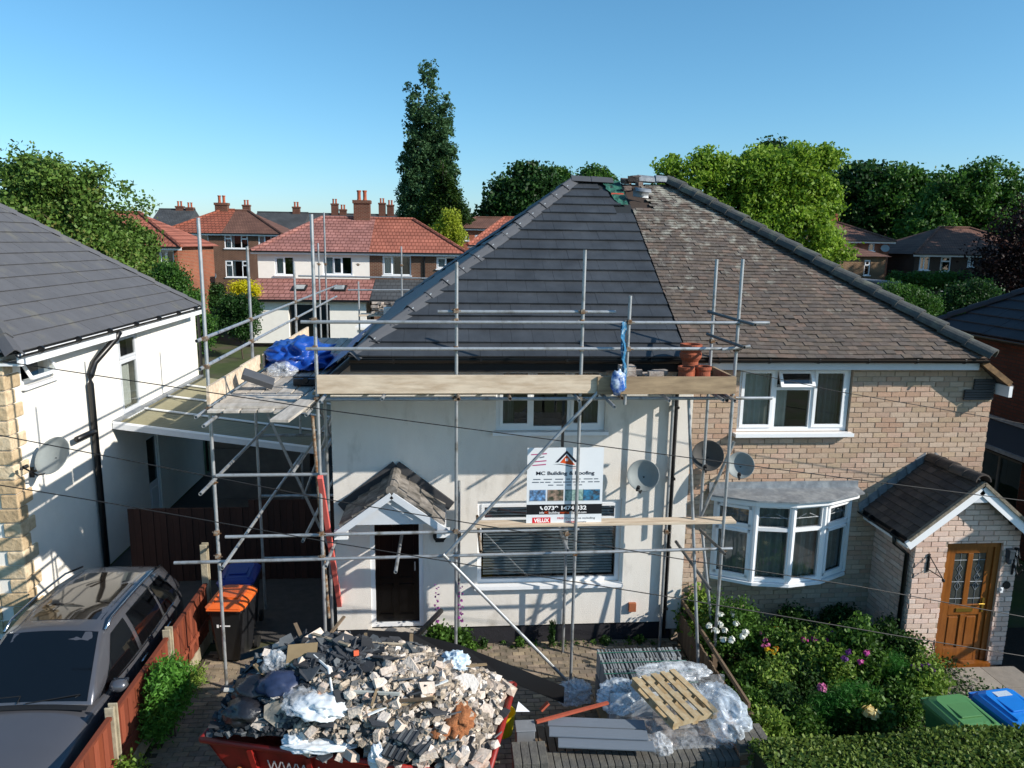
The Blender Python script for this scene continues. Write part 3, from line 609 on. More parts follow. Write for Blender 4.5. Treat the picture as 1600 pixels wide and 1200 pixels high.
# corner of grey slate pieces at the right-hand eaves
for i, (a, b, c, d) in enumerate([(8.7, 9.06, 4.4, 4.58), (8.55, 9.06, 4.22, 4.4)]):
    for k in range(4): MB().box(a, b, -.05-.004*k, -.02, c+(d-c)*k/4, c+(d-c)*(k+1)/4-.008).build('slate_hanging', M_tile, bh)
ox1 = 8.64; fx = lambda x: ox1-x
rf2 = MB().add([(XP-.1, ey0, EZ+.01), (ox1, ey0, EZ+.01), (RX1, RY, RZ-.02), (XP-.1, RY, RZ-.02), (ox1, 9.8, EZ+.01), (XP-.1, 9.8, EZ+.01)], [(0, 1, 2, 3), (1, 4, 2), (2, 4, 5, 3)]).build('roof', mat('old_batten', '3a302a', .95, .2, 6), bh)
tiles(rf2, (XP-.1, ey0, EZ+.03), (1, 0, 0), Sv, [(0, 0), (ox1-XP+.1, 0), (RX1-XP+.1, SL), (0, SL)], SL/57, .16, M_oldt, th=.013, lap=.02, jit=.0035, seed=11, gap=.004, maxn=300,
      sag=lambda u, s: .035*noise.noise(V((u*.55, s*.55, 3)))+.03*math.exp(-u*2.2)*0, skip=lambda u, s, k: k > 45 and u < .42)
tiles(rf2, (ox1, ey0, EZ+.03), (0, 1, 0), (-(ox1-RX1), 0, RZ-EZ-.03), [(0, 0), (9.8-ey0, 0), (RY-ey0, V((ox1-RX1, 0, RZ-EZ-.03)).length)], SL/52, .172, M_oldt, th=.013, lap=.02, jit=.003, maxn=0, seed=12)
hiptiles(rf2, V((ox1+.03, ey0-.02, EZ+.05)), V((RX1-.05, RY, RZ+.05)), 17, .15, M_oldhip, step=.03)
hiptiles(rf2, V((ox1, 9.8, EZ+.05)), V((RX1, RY, RZ+.05)), 17, .15, M_oldhip, step=.03)
hiptiles(rf2, V((4.02, RY, RZ+.04)), V((4.76, RY, RZ+.04)), 2, .14, M_lead, name='ridge_tile')
# broken chimney gap on the ridge: green membrane, loose bricks and an upturned ridge tile
gm = MB(); rr = random.Random(8); nj = 14; sn = Sv.normalized()
for jj in range(nj+1):
    t = jj/nj; xl_ = 3.22+.2*(1-t)+.06*noise.noise(V((t*7, 0, 3))); xr2 = 3.62+.03*noise.noise(V((t*9, 5, 3)))
    for ii in range(7):
        k = ii/6; x = xl_+(xr2-xl_)*k; gm.v.append(roofO+V((x-ex0, 0, 0))+sn*(SL-1.05+1.06*t)+V((0, -.5, .86))*(.045+.035*noise.noise(V((x*9, t*8, 2)))))
gm.f = [(jj*7+ii, jj*7+ii+1, jj*7+8+ii, jj*7+7+ii) for jj in range(nj) for ii in range(6)]
tag(gm.build('roof_membrane', mat('green_membrane', '2a6152', .7, .35, 9, bump=.6, bscale=25, col2='1c2a28', thr=.56, soft=.06)), 'torn green roofing membrane at the open gap on the ridge', 'membrane')
MB().box(3.34, 3.6, RY-.55, RY-.5, RZ-.28, RZ-.24).build('batten_end', mat('red_paint', 'c0503a', .7), rf)
for i, (x, y, z, s) in enumerate([(3.72, RY-.18, RZ-.02, 1), (3.86, RY-.3, RZ-.0, 1.1), (3.95, RY-.1, RZ+.06, .9), (3.78, RY+.05, RZ-.0, 1), (3.7, RY-.42, RZ-.18, .8), (3.98, RY-.32, RZ-.08, .8)]):
    a = rr.uniform(0, 3); tag(MB().ob((x, y, z+.05), V((math.cos(a), math.sin(a), .1))*.11*s, V((-math.sin(a), math.cos(a), .2))*.055*s, V((-.1, -.1, 1))*.05*s).build('loose_brick', mat('sooty_brick', '4c4340', .95, .3, 12, rnd=.3, col2='8a7c72', thr=.6, bump=.5)), 'sooty loose brick left at the broken chimney gap on the ridge', 'brick', 'bricks in the chimney gap')
tr_ = MB(); hp = []
for e in (0, .42):
    hp.append(len(tr_.v)); tr_.v += [V((3.78+e*.7, RY-.75-e*.3, RZ-.26-e*.1))+V((0.0, .13*math.cos(t), .13*math.sin(t))) for t in [math.pi*k/9-.4 for k in range(10)]]+[V((3.78+e*.7, RY-.75-e*.3, RZ-.26-e*.1))+V((0, .115*math.cos(t), .115*math.sin(t))) for t in [math.pi*k/9-.4 for k in range(10)]]
for k in range(9): tr_.f += [(k, k+1, 21+k, 20+k), (11+k, 10+k, 30+k, 31+k), (k+1, k, 10+k, 11+k), (20+k, 21+k, 31+k, 30+k)]
tag(tr_.build('loose_ridge_tile', M_lead, smooth=True), 'loose half-round ridge tile lying beside the chimney gap', 'ridge tile')
# ------------------------------------------------------------------ brick porch on the right
py0, px0, px1, pax, paz, pez = -1.12, 7.27, 9.0, 8.1, 3.2, 2.3
po = thing('porch', 'pale pink brick porch with pitched brown tile roof and oak door', 'porch', (pax, py0, 0))
dL, dR = 7.80-px0, 8.73-px0
def ptop(u): return pez-.12+(paz-pez-.1)*(1-abs(px0+u-pax)/(pax-px0+.18))
mb = MB(); wall_holes(mb, (px0, py0, 0), (1, 0, 0), (0, -1, 0), px1-px0, pez-.05, [(dL, dR, 0, 2.14)], th=.2)
mb.prism([(px0, py0, pez-.05), (px1, py0, pez-.05), (pax+.04, py0, paz-.12)], (0, .2, 0)); mb.box(px0+.001, px0+.2, py0+.2, -.02, 0, pez-.02); mb.box(px1-.2, px1-.001, py0+.2, -.02, 0, pez-.02)
pw = mb.build('wall', M_mortar, po)
bricks(pw, (px0, py0, 0), (1, 0, 0), (0, -1, 0), px1-px0, paz, [(dL, dR, 0, 2.14)], M_brickp, maxn=200, top=ptop, seed=21)
bricks(pw, (px0, -.02, 0), (0, -1, 0), (-1, 0, 0), -py0-.02, pez-.1, [], M_brickp, maxn=90, seed=22)
prf = MB()
prf.prism([(pax, 0, paz-.02), (pax-1.08, 0, pez-.0), (pax-1.08, 0, pez-.05), (pax, 0, paz-.08), (pax+1.08, 0, pez-.05), (pax+1.08, 0, pez)], (0, py0-.2, 0)); prf = prf.build('roof', M_black, po)
M_ptile = mat('brown_plain_tile', None, .95, .2, 4, rnd=.15, pal=['4a4340', '443d3a', '524a45', '3f3a38'], bump=.3, bscale=50, col2='5a5148', thr=.62)
yl = -(py0-.22); ss = V((1.08, 0, paz-pez)).length
tiles(prf, (pax-1.08, -.0, pez), (0, -1, 0), (1.08, 0, paz-pez), [(0, 0), (yl, 0), (yl, ss), (0, ss)], ss/11, .172, M_ptile, th=.014, jit=.002, seed=31, maxn=120)
tiles(prf, (pax+1.08, -yl, pez), (0, 1, 0), (-1.08, 0, paz-pez), [(0, 0), (yl, 0), (yl, ss), (0, ss)], ss/11, .172, M_ptile, th=.014, jit=.002, seed=32, maxn=0)
hiptiles(prf, V((pax, -yl+.02, paz)), V((pax, -.02, paz)), 4, .12, M_ptile, name='ridge_tile')
for sg in (-1, 1):
    MB().beam((pax+sg*1.1, py0-.2, pez-.1), (pax, py0-.2, paz-.11), .025, .15).build('barge_board', M_pvc, po)
    mv = mat('verge_mortar', '8a8172', .95, .25, 14, bump=.6, bscale=30, col2='5d584c', thr=.5)
    MB().beam((pax+sg*1.1, py0-.215, pez+.0), (pax, py0-.215, paz+.0), .06, .05).build('verge', mv, po)
MB().prism([(pax-.33, py0-.19, paz-.32), (pax+.33, py0-.19, paz-.32), (pax, py0-.19, paz-.06)], (0, .02, 0)).build('gable_infill', M_pvcg, po)
gutter(po, (pax-1.12, py0-.16, pez-.02), (pax-1.12, -.0, pez-.02), out=(-1, 0, 0), nb=2)
MB().box(pax-1.07, pax-1.04, py0-.15, -.0, pez-.16, pez-.02).build('fascia', M_pvc, po)
MB().pipe([(pax-1.12, py0+.12, pez-.06), (pax-1.11, py0+.12, pez-.18), (px0-.06, py0+.1, pez-.36), (px0-.06, py0+.1, .05)], .034, 10).build('downpipe', M_blackpvc, po, smooth=True)
for i in range(7):                                    # stepped lead flashing up the left slope
    t = i/7; c = V((pax-1.08+1.08*t, -.014, pez+(paz-pez)*t+.1))
    MB().ob(c, (.085, 0, .06), (0, .004, 0), (-.02, 0, .075)).build('step_flashing', M_lead, po)
    c.x = 2*pax-c.x; MB().ob(c, (.085, 0, -.06), (0, .004, 0), (.02, 0, .075)).build('step_flashing', M_lead, po)
M_oak = mat('golden_oak', '8a5320', .35, .15, 3, stretch=(6, 6, .8), col2='6d3d14', thr=.55, soft=.2, coat=.2)
ya = py0+.07; x0, x1 = px0+dL, px0+dR
dd = MB().box(x0, x0+.09, ya-.03, ya+.05, .08, 2.14).box(x1-.09, x1, ya-.03, ya+.05, .08, 2.14).box(x0+.09, x1-.09, ya-.03, ya+.05, 2.05, 2.14).box(x0-.02, x1+.02, ya-.14, ya+.05, .02, .08).build('door', M_oak, po)
lf = MB(); a0, a1 = x0+.09, x1-.09; mdl = (a0+a1)/2
for (a, b, c, d) in [(a0, a0+.11, .08, 2.05), (a1-.11, a1, .08, 2.05), (a0+.11, a1-.11, .08, .3), (a0+.11, a1-.11, .88, 1.06), (a0+.11, a1-.11, 1.94, 2.05), (mdl-.045, mdl+.045, .3, .88), (mdl-.045, mdl+.045, 1.06, 1.94)]: lf.box(a, b, ya-.005, ya+.03, c, d)
for (a, b) in [(a0+.11, mdl-.045), (mdl+.045, a1-.11)]: lf.box(a+.03, b-.03, ya+.002, ya+.02, .34, .84).box(a, b, ya+.015, ya+.03, .3, .88)
lf.build('leaf', M_oak, dd, bev=.006)
for (a, b) in [(a0+.11, mdl-.045), (mdl+.045, a1-.11)]:
    MB().box(a, b, ya+.012, ya+.02, 1.06, 1.94).build('pane', mat('dark_lead_glass', '3a3d3a', .12, .25, 8, spec=.7), dd)
    ld = MB(); c = (a+b)/2; ld.tube((c, ya+.008, 1.06), (c, ya+.008, 1.94), .004, 5)
    for z in (1.16, 1.45, 1.82): ld.tube((a, ya+.008, z), (b, ya+.008, z), .005, 5)
    for z0, z1 in ((1.3, 1.45), (1.45, 1.6), (1.6, 1.75)): ld.tube((c-.05, ya+.008, (z0+z1)/2), (c, ya+.008, z1), .005, 5).tube((c+.05, ya+.008, (z0+z1)/2), (c, ya+.008, z1), .005, 5).tube((c-.05, ya+.008, (z0+z1)/2), (c, ya+.008, z0), .005, 5).tube((c+.05, ya+.008, (z0+z1)/2), (c, ya+.008, z0), .005, 5)
    ld.build('leading', M_lead, dd)
M_brass = mat('brass', 'b89a4a', .3, .1, 6, metal=.9)
MB().box(mdl-.14, mdl+.14, ya-.02, ya-.006, .94, 1.0).build('letterbox', M_brass, dd); MB().box(a1-.085, a1-.05, ya-.018, ya-.006, .93, 1.17).tube((a1-.068, ya-.05, 1.08), (a1-.17, ya-.05, 1.085), .011).tube((a1-.068, ya, 1.08), (a1-.068, ya-.055, 1.08), .01).build('handle', M_brass, dd)
def fitting(name, label, mb, m, cat): return tag(mb.build(name, m), label, cat)
wi = MB().tube((7.50, py0-.03, 1.72), (7.50, py0-.03, 1.95), .009, 6).tube((7.50, py0-.04, 1.95), (7.52, py0-.36, 1.73), .008, 6).tube((7.50, py0-.04, 1.73), (7.52, py0-.36, 1.73), .008, 6).lathe((7.52, py0-.37, 1.7), [(.03, 0), (.03, .02)], 10, (1, 0, 0)).box(7.48, 7.52, py0-.028, py0-.012, 1.68, 1.98)
fitting('hanging_basket_bracket', 'black wrought iron triangle bracket left of the oak porch door', wi, M_black, 'bracket')
wi = MB(); 
for k in range(3): wi.pipe([V((8.93, py0-.04-.1*t*(1+k*.4), 2.0-.14*k+.07*math.sin(t*5+k))) for t in [i/8 for i in range(9)]], .012, 6)
wi.tube((8.93, py0-.03, 1.62), (8.93, py0-.03, 2.05), .014, 6).box(8.915, 8.945, py0-.028, py0-.012, 1.6, 2.06)
fitting('scroll_bracket', 'dark scrolled iron bracket right of the oak porch door', wi, M_black, 'bracket')
fitting('wall_lantern', 'small dark box lantern beside the top of the oak porch door', MB().box(8.78, 8.86, py0-.11, py0-.012, 1.9, 2.02).box(8.77, 8.87, py0-.12, py0-.013, 2.021, 2.05).lathe((8.82, py0-.06, 1.8), [(.02, 0), (.05, .03), (.05, .1)], 8), mat('lantern_grey', '39424a', .4, .2, 8), 'lantern')
fitting('house_number_plaque', 'dark oval house number plaque on the porch brickwork', MB().lathe((8.87, py0-.012, 1.42), [(.0, 0), (.065, 0), (.06, .02), (0, .02)], 20, (0, -1, 0)), M_black, 'plaque')
fitting('door_bell', 'small white and grey door bell beside the oak porch door', MB().box(8.765, 8.81, py0-.04, py0-.012, 1.3, 1.39).lathe((8.787, py0-.04, 1.36), [(.015, 0), (.015, .012)], 10, (0, -1, 0)), M_pvc, 'door bell')
wi = MB().tube((7.52, py0-.3, .05), (7.62, py0-.22, .62), .007, 5).tube((7.66, py0-.3, .05), (7.62, py0-.22, .62), .007, 5).tube((7.56, py0-.27, .28), (7.645, py0-.27, .28), .006, 5)
fitting('plant_support', 'thin metal plant support leaning against the porch wall', wi, M_black, 'plant support')

# ------------------------------------------------------------------ left neighbour
lh = thing('neighbour_house', 'bright white rendered house with grey tile roof and stone quoins beside the car', 'house', (-7.05, .61, 0))
LX, LY0, LY1 = -7.05, .61, 9.7
lhol = [(.5, 1.5, 4.24, 4.72), (4.15, 5.15, 2.88, 4.62), (5.2, 5.9, 0, 2.1)]      # along +y from LY0
mb = MB(); wall_holes(mb, (LX, LY0, 0), (0, 1, 0), (1, 0, 0), LY1-LY0, 4.8, lhol, th=.25); wall_holes(mb, (LX-7, LY0, 0), (1, 0, 0), (0, -1, 0), 6.75, 4.8, [], th=.25); mb.box(LX-7, LX-.25, LY1-.25, LY1, 0, 4.8)
mb.build('wall', M_renderL, lh)
window(lh, (LX, LY0+.5, 4.24), (0, 1, 0), (1, 0, 0), 1.0, .48, [(1, [(1, 't')])])
window(lh, (LX, LY0+4.15, 2.88), (0, 1, 0), (1, 0, 0), 1.0, 1.74, [(1, [(.7, 's'), (.3, 's')])], curtain=[(.05, .95, M_curtain, .1, .05, 1.1)], depth=.03, m=M_pvcg)
sd_ = MB().box(LX-.1, LX-.03, LY0+5.2, LY0+5.27, 0, 2.1).box(LX-.1, LX-.03, LY0+5.83, LY0+5.9, 0, 2.1).box(LX-.1, LX-.03, LY0+5.27, LY0+5.83, 2.03, 2.1).box(LX-.09, LX-.045, LY0+5.271, LY0+5.829, 0, .95).box(LX-.045, LX-.03, LY0+5.38, LY0+5.72, .2, .8).build('side_door', M_pvc, lh)
MB().box(LX-.075, LX-.06, LY0+5.27, LY0+5.83, .95, 2.03).build('pane', mat('dark_lead_glass', ''), sd_)
M_quoin = mat('sandstone_quoin', None, .9, .15, 7, rnd=.12, pal=['c4ae8c', 'cdb898', 'b8a07e', 'd2c0a2'], bump=.8, bscale=16, col2='a08a6a', thr=.6)
qr = random.Random(4)
for i in range(19):
    z = .1+i*.245; a = .42 if i % 2 else .24; b = .24 if i % 2 else .42
    MB().box(LX-b, LX+.035, LY0-.035, LY0+a, z+.008, z+.237).build('quoin', M_quoin, lh, bev=.02)
for r_ in range(19):                                   # front stone cladding, only its edge shows
    MB().box(LX-1.2, LX-.43+.0*r_, LY0-.03, LY0-.001, .1+r_*.245+.01, .1+r_*.245+.235).build('cladding_stone', M_quoin, lh, bev=.015)
LE = -6.72; lz = 4.88; ly0, ly1 = .4, 9.15
LRY = (ly0+ly1)/2; run = LRY-ly0; lrx = LE-run; lrz = lz+run*.775
lr = MB().add([(LE, ly0, lz), (LE, ly1, lz), (lrx, LRY, lrz), (lrx-6, LRY, lrz), (lrx-10, ly0, lz), (lrx-10, ly1, lz)], [(0, 1, 2), (0, 2, 3, 4), (1, 5, 3, 2)]).build('roof', M_black, lh)
Sl = V((-run, 0, lrz-lz)); sll = Sl.length
tiles(lr, (LE, ly0, lz+.01), (0, 1, 0), Sl, [(0, 0), (ly1-ly0, 0), (run, sll)], .335, .33, M_leftt, th=.022, lap=.05, seed=41, maxn=220, jit=.0015)
tiles(lr, (lrx-8, ly0, lz+.01), (1, 0, 0), (0, run, lrz-lz), [(0, 0), (8+run, 0), (8, sll), (0, sll)], .335, .33, M_leftt, th=.022, lap=.05, seed=42, maxn=40)
hiptiles(lr, V((LE+.03, ly1+.03, lz+.02)), V((lrx, LRY, lrz+.03)), 15, .13, M_leftt, flat=True); hiptiles(lr, V((LE+.03, ly0-.03, lz+.02)), V((lrx, LRY, lrz+.03)), 15, .13, M_leftt, flat=True)
MB().box(LX+.001, LE+.03, ly0+.1, ly1, lz-.2, lz-.16).box(LE, LE+.03, ly0+.05, ly1, lz-.16, lz-.01).build('fascia', M_pvc, lh)
gutter(lh, (LE+.07, ly0, lz-.0), (LE+.07, ly1+.05, lz), out=(1, 0, 0), nb=7)
pl = qx(142, 600, LX+.1)
MB().pipe([(LE+.07, pl.y+.75, lz-.06), (LE+.0, pl.y+.7, lz-.2), (LX+.09, pl.y+.25, lz-.62), (LX+.09, pl.y+.04, lz-.85), (LX+.09, pl.y, lz-1.0), (LX+.09, pl.y, .0)], .062, 12).build('soil_pipe', M_blackpvc, lh, smooth=True)
MB().pipe([(LX+.09, pl.y, 2.93), (LX+.14, pl.y-.2, 2.97), (LX+.16, pl.y-.85, 3.0)], .055, 10).build('branch_pipe', M_blackpvc, lh, smooth=True)
MB().pipe([(LX+.08, LY1+.0, lz-.2), (LX+.08, LY1+.0, .1)], .04, 8).build('downpipe', M_blackpvc, lh)
dsh = thing('satellite_dish', 'oval satellite dish seen edge-on on the left white wall below the black pipe', 'satellite dish', tuple(qx(80, 720, LX+.02)))
def dish(t, c, face, r_, m, arm=True, lnb=True, stand=None):
    c = V(c); d = V(face).normalized(); D = MB(); pr_ = [(0.001, -.1), (r_*.3, -.092), (r_*.6, -.064), (r_*.85, -.025), (r_, 0), (r_*1.01, .012), (r_*.98, .012), (r_*.83, -.012), (r_*.58, -.05), (r_*.3, -.078), (0.001, -.086)]
    D.lathe(c, pr_, 26, d); D.build('reflector', m, t, smooth=True)
    dn = (V((0, 0, -1))-d*V((0, 0, -1)).dot(d)).normalized()
    if arm: MB().pipe([c+dn*r_*.95, c+dn*r_*1.15+d*.12, c+dn*r_*1.05+d*.42], .014, 6).build('arm', M_black, t)
    if lnb: MB().tube(c+dn*r_*1.05+d*.42, c+dn*r_*.9+d*.36, .03, 10).tube(c+dn*r_*1.08+d*.44, c+dn*r_*1.2+d*.44, .025, 8).build('receiver', M_black, t)
    if stand is not None: MB().pipe([c-d*.09, c-d*.14+dn*.1, V(stand)], .02, 8).ob(V(stand), (.0501, 0, 0), (0, .012, 0), (0, 0, .09)).build('wall_mount', M_black, t)
M_dish = mat('dish_grey', '8d9494', .6, .08, 3); M_dishd = mat('dish_dark', '4b4a48', .7, .1, 3)
c = qx(82, 712, LX+.42); dish(dsh, c, (-.3, -.75, .55), .33, M_dish, stand=(LX+.02, c.y+.05, c.z-.3))
# lean-to carport canopy over the passage
cp = thing('carport_canopy', 'translucent corrugated lean-to canopy against the left white wall', 'canopy', (LX, 4.2, 0))
M_poly = mat('corrugated_plastic', '8b866c', .4, .12, 1.2, spec=.5); cz0 = 2.84; slope = .14; cxr = -2.75
for k in range(4):
    y0_, y1_ = 4.2+k*1.4, 4.2+k*1.4+1.38; sb = MB(); n = 44
    for i in range(n+1):
        y = y0_+(y1_-y0_)*i/n; dz = .018*math.sin(i*math.pi/2)
        sb.v += [V((LX+.01, y, cz0+dz)), V((cxr, y, cz0-slope*(cxr-LX)+dz))]
    sb.f = [(2*i, 2*i+1, 2*i+3, 2*i+2) for i in range(n)]; sb.build('sheet', M_poly, cp, smooth=True)
    MB().beam((LX+.02, y0_-.01, cz0+.045), (cxr, y0_-.01, cz0-slope*(cxr-LX)+.045), .05, .03).build('glazing_bar', M_pvc, cp)
MB().beam((LX+.02, 4.17, cz0-.03), (cxr, 4.17, cz0-slope*(cxr-LX)-.03), .03, .12).build('end_fascia', M_pvcg, cp); MB().beam((LX+.06, 4.2, cz0+.05), (LX+.06, 9.7, cz0+.05), .12, .05).build('wall_flashing', M_lead, cp)
MB().beam((cxr, 4.2, cz0-.66), (cxr, 9.8, cz0-.66), .08, .1).box(cxr-.05, cxr+.05, 4.2, 4.3, 0, cz0-.7).box(cxr-.05, cxr+.05, 9.6, 9.7, 0, cz0-.7).build('frame', M_pvcg, cp)
# things in the shade below it
tag(MB().box(-5.9, -3.5, 6.6, 6.7, 0, 2.0).box(-5.9, -3.5, 6.55, 6.6, .3, .34).box(-5.9, -3.5, 6.55, 6.6, 1.0, 1.04).box(-5.9, -3.5, 6.55, 6.6, 1.6, 1.64).build('shed_door', mat('shed_grey', '6d6a66', .9, .15, 2)), 'grey boarded door at the back of the shaded passage under the canopy', 'door')
fg = thing('passage_gate', 'dark brown timber fence panel across the side passage behind the car', 'fence', (-5.2, 1.75, 0))
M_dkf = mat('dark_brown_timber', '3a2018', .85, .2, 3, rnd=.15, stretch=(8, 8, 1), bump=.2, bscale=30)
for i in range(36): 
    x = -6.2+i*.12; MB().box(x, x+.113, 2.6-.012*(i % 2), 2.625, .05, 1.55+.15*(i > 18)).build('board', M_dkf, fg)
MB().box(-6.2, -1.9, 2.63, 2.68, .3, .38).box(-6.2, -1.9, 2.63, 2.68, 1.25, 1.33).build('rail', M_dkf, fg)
lb = MB()
# ------------------------------------------------------------------ dark house beyond the right-hand gable
rh = thing('shaded_house', 'dark brick house in shade at the right edge beyond the porch', 'house', (12.2, 3, 0))
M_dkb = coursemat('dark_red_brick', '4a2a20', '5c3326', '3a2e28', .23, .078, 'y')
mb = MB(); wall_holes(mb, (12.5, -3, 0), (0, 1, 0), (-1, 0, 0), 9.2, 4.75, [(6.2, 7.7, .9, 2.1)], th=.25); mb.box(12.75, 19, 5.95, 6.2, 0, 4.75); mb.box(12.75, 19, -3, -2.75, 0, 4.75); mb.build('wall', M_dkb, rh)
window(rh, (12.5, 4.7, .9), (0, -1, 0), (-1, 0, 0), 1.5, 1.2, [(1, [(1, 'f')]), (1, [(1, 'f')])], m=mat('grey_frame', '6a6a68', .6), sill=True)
MB().prism([(12.5, -3, 2.85), (12.5, -3, 2.8), (11.95, -3, 2.38), (11.95, -3, 2.43)], (0, 9, 0)).build('lean_to_roof', mat('slate_dark', '2b2c30', .7, .1, 3), rh)
MB().box(12.45, 12.49, -3, 6, 2.86, 2.94).build('flashing', M_lead, rh); MB().box(11.91, 11.95, -3, 6, 2.34, 2.43).build('gutter', M_lead, rh)
rx0, ry0, ry1 = 12.2, -3.3, 6.5; rrun = 4.2
rr_ = MB().add([(rx0, ry0, 4.75), (rx0, ry1, 4.75), (rx0+rrun, ry1-rrun, 7.6), (rx0+rrun, ry0+rrun, 7.6), (rx0+8.4, ry0, 4.75), (rx0+8.4, ry1, 4.75)], [(0, 1, 2, 3), (1, 5, 2), (0, 3, 4), (3, 2, 5, 4)]).build('roof', M_black, rh)
tiles(rr_, (rx0, ry1, 4.76), (0, -1, 0), (rrun, 0, 2.85), [(0, 0), (ry1-ry0, 0), (ry1-ry0-rrun, V((rrun, 0, 2.85)).length), (rrun, V((rrun, 0, 2.85)).length)], .33, .33, mat('dark_tile', '34353a', .85, .12, 2, rnd=.1), th=.03, maxn=0, seed=51, jit=.002)
hiptiles(rr_, V((rx0, ry1, 4.8)), V((rx0+rrun, ry1-rrun, 7.65)), 14, .12, mat('dark_tile', ''))
gutter(rh, (rx0-.03, ry0, 4.73), (rx0-.03, ry1, 4.73), out=(-1, 0, 0))
# ------------------------------------------------------------------ scaffold
sc = thing('scaffold', 'galvanised tube scaffold standing in front of the white house', 'scaffold', (0, -1.15, 0))
TR = .0245
def tub(name, p, r_, m=None, hollow=True, par=None, rad=TR): return MB().tube(p, r_, rad, 12, hollow).build(name, m or M_steel, par or sc, smooth=False)
cpl = MB().lathe((0, 0, -.035), [(.034, 0), (.037, .012), (.037, .058), (.034, .07)], 10).ob((.0, -.04, 0), (.03, 0, 0), (0, .022, 0), (0, 0, .026)).tube((.035, -.045, 0), (.07, -.045, 0), .009, 6).tube((-.035, -.02, .01), (-.06, -.02, .01), .01, 6)
cme = rawmesh('coupler', cpl.v, cpl.f, M_rust)
def coup(par, p, rz=0): inst('coupler', cme, Matrix.Translation(V(p)) @ Matrix.Rotation(rz, 4, 'Z'), par)
FY = -1.15
std = [(-3.38, -1.05, 6.96, (2.14, 2.5, 3.27, 4.34, 4.94, 5.33)), (-1.87, FY, 7.03, (2.14, 2.5, 3.27, 4.5, 5.22, 5.61)), (.075, FY, 6.42, (2.12, 2.5, 4.5, 5.22, 5.61, 5.75)), (1.86, FY, 6.61, (2.12, 4.5, 5.22, 5.61, 5.75)), (4.13, FY, 6.51, (2.12, 4.5, 5.22, 5.61))]
for x, y, zt, zs in std:
    s_ = tub('standard', (x, y, 0), (x+.01, y, zt))
    MB().box(x-.075, x+.075, y-.075, y+.075, 0, .012).build('base_plate', M_steel, s_)
    for z in zs: coup(s_, (x, y, z))
for x, zt in [(-1.9, 4.6), (.13, 3.0), (1.86, 2.2), (3.5, 4.6)]:              # inner line by the wall
    s_ = tub('standard', (x, -.33, 0), (x, -.33, zt)); coup(s_, (x, -.33, 2.1))
a, b = qy(1120, 405, -.4), qy(1094, 812, -.4); s_ = tub('standard', a, b); coup(s_, a.lerp(b, .3))
tub('standard', qy(1076, 622, -.75), qz(1092, 1075, .0)); tub('brace', qy(1147, 690, -.9), qy(1091, 816, -.7)); tub('standard', qy(1097, 830, -.6), qz(1119, 1048, 0))
for y, zt in [(1.45, None), (5.2, None)]:
    p = qx(391, 385, -3.4) if y < 2 else qx(459, 420, -3.4); s_ = tub('standard', (-3.4, y, 0), (-3.4, y, p.z if y < 2 else 6.2)); coup(s_, (-3.4, y, 4.97)); coup(s_, (-3.4, y, 5.34))
# ledgers and guard rails
def led(px1, px2, y0, m=None, name='ledger', y1=None): return tub(name, qy(*px1, y0), qy(*px2, y1 if y1 is not None else y0), m)
led((478, 545), (1128, 545), FY-.05, name='guard_rail'); led((470, 503), (1202, 504.5), FY-.05, name='guard_rail'); led((684, 487), (962, 487.5), FY+.05, name='guard_rail')
led((1128, 546), (1172, 541), FY-.1, name='guard_rail')
led((500, 624), (1206, 622), FY+.05); led((272, 879.5), (1144, 857), FY-.05); led((352, 839), (905, 826.5), FY+.05); led((338, 743), (512, 741), FY+.05)
tub('guard_rail', qx(307, 533, -3.42), qx(526, 446, -3.42)); tub('guard_rail', qx(312, 577, -3.42), qx(526, 463, -3.42))
tub('ledger', (-3.42, -1.5, 4.32), (-3.42, 6.5, 4.32)); tub('ledger', (-1.98, -1.4, 4.32), (-1.98, 6.5, 4.32))
# transoms running towards the camera, open ends showing
for (px_, py_, y0, y1, m_) in [(500, 628, -1.5, 0, None), (597, 624, -1.45, 0, None), (716, 624, -1.5, 0, M_rust), (797, 623, -1.4, 0, M_rust), (905, 626, -1.42, 0, None), (960, 636, -1.75, 0, None), (972, 622, -1.38, 0, M_rust), (1046, 626, -1.42, 0, None), (1130, 625, -1.5, 0, None), (1148, 626, -1.55, 0, None),
        (313, 772, -1.75, 5, None), (347, 888, -1.6, 5, None), (457, 739, -.5, 4.5, None), (473, 846, -.6, 4, None), (509, 885, -1.35, 0, None), (618, 894, -1.7, -.2, None), (751, 862, -1.6, -.2, M_rust), (887, 860, -1.5, -.2, None), (318, 666, -1.9, -.6, None)]:
    p = qy(px_, py_, y0); tub('transom', p, V((p.x, y1, p.z)), m_)
for (a, b, c, d, y0, y1) in [(1107, 487, 1180, 508, -.35, -1.55), (1105, 522, 1163, 543, -.35, -1.5), (1056, 846, 1110, 921, -.4, -1.5), (1094, 828, 1133, 866, -.6, -1.4), (1118, 612, 1136, 626, -.9, -1.4)]:
    tub('transom', qy(a, b, y0), qy(c, d, y1), mat('dull_steel', '6a6a68', .5, .15, 6, metal=.4))
tub('brace', qy(935, 612, FY-.1), qy(697, 866, FY-.1)); tub('brace', qy(692, 866, FY-.11), qz(895, 1073, .02)); tub('brace', qy(488, 650, -1.0), qy(514, 965, -.9), M_rust)
tub('brace', qx(500, 640, -2.1), V((-2.1, 4.5, 1.2))); tub('brace', V((-3.35, 1.3, 4.2)), V((-2.0, 1.5, .6))); tub('brace', V((-3.35, 3.2, .6)), V((-2.0, 3.2, 4.1)))
for z in (.95, 2.14, 3.27): tub('ledger', V((-3.45, 1.55, z)), V((-1.93, 1.55, z)))
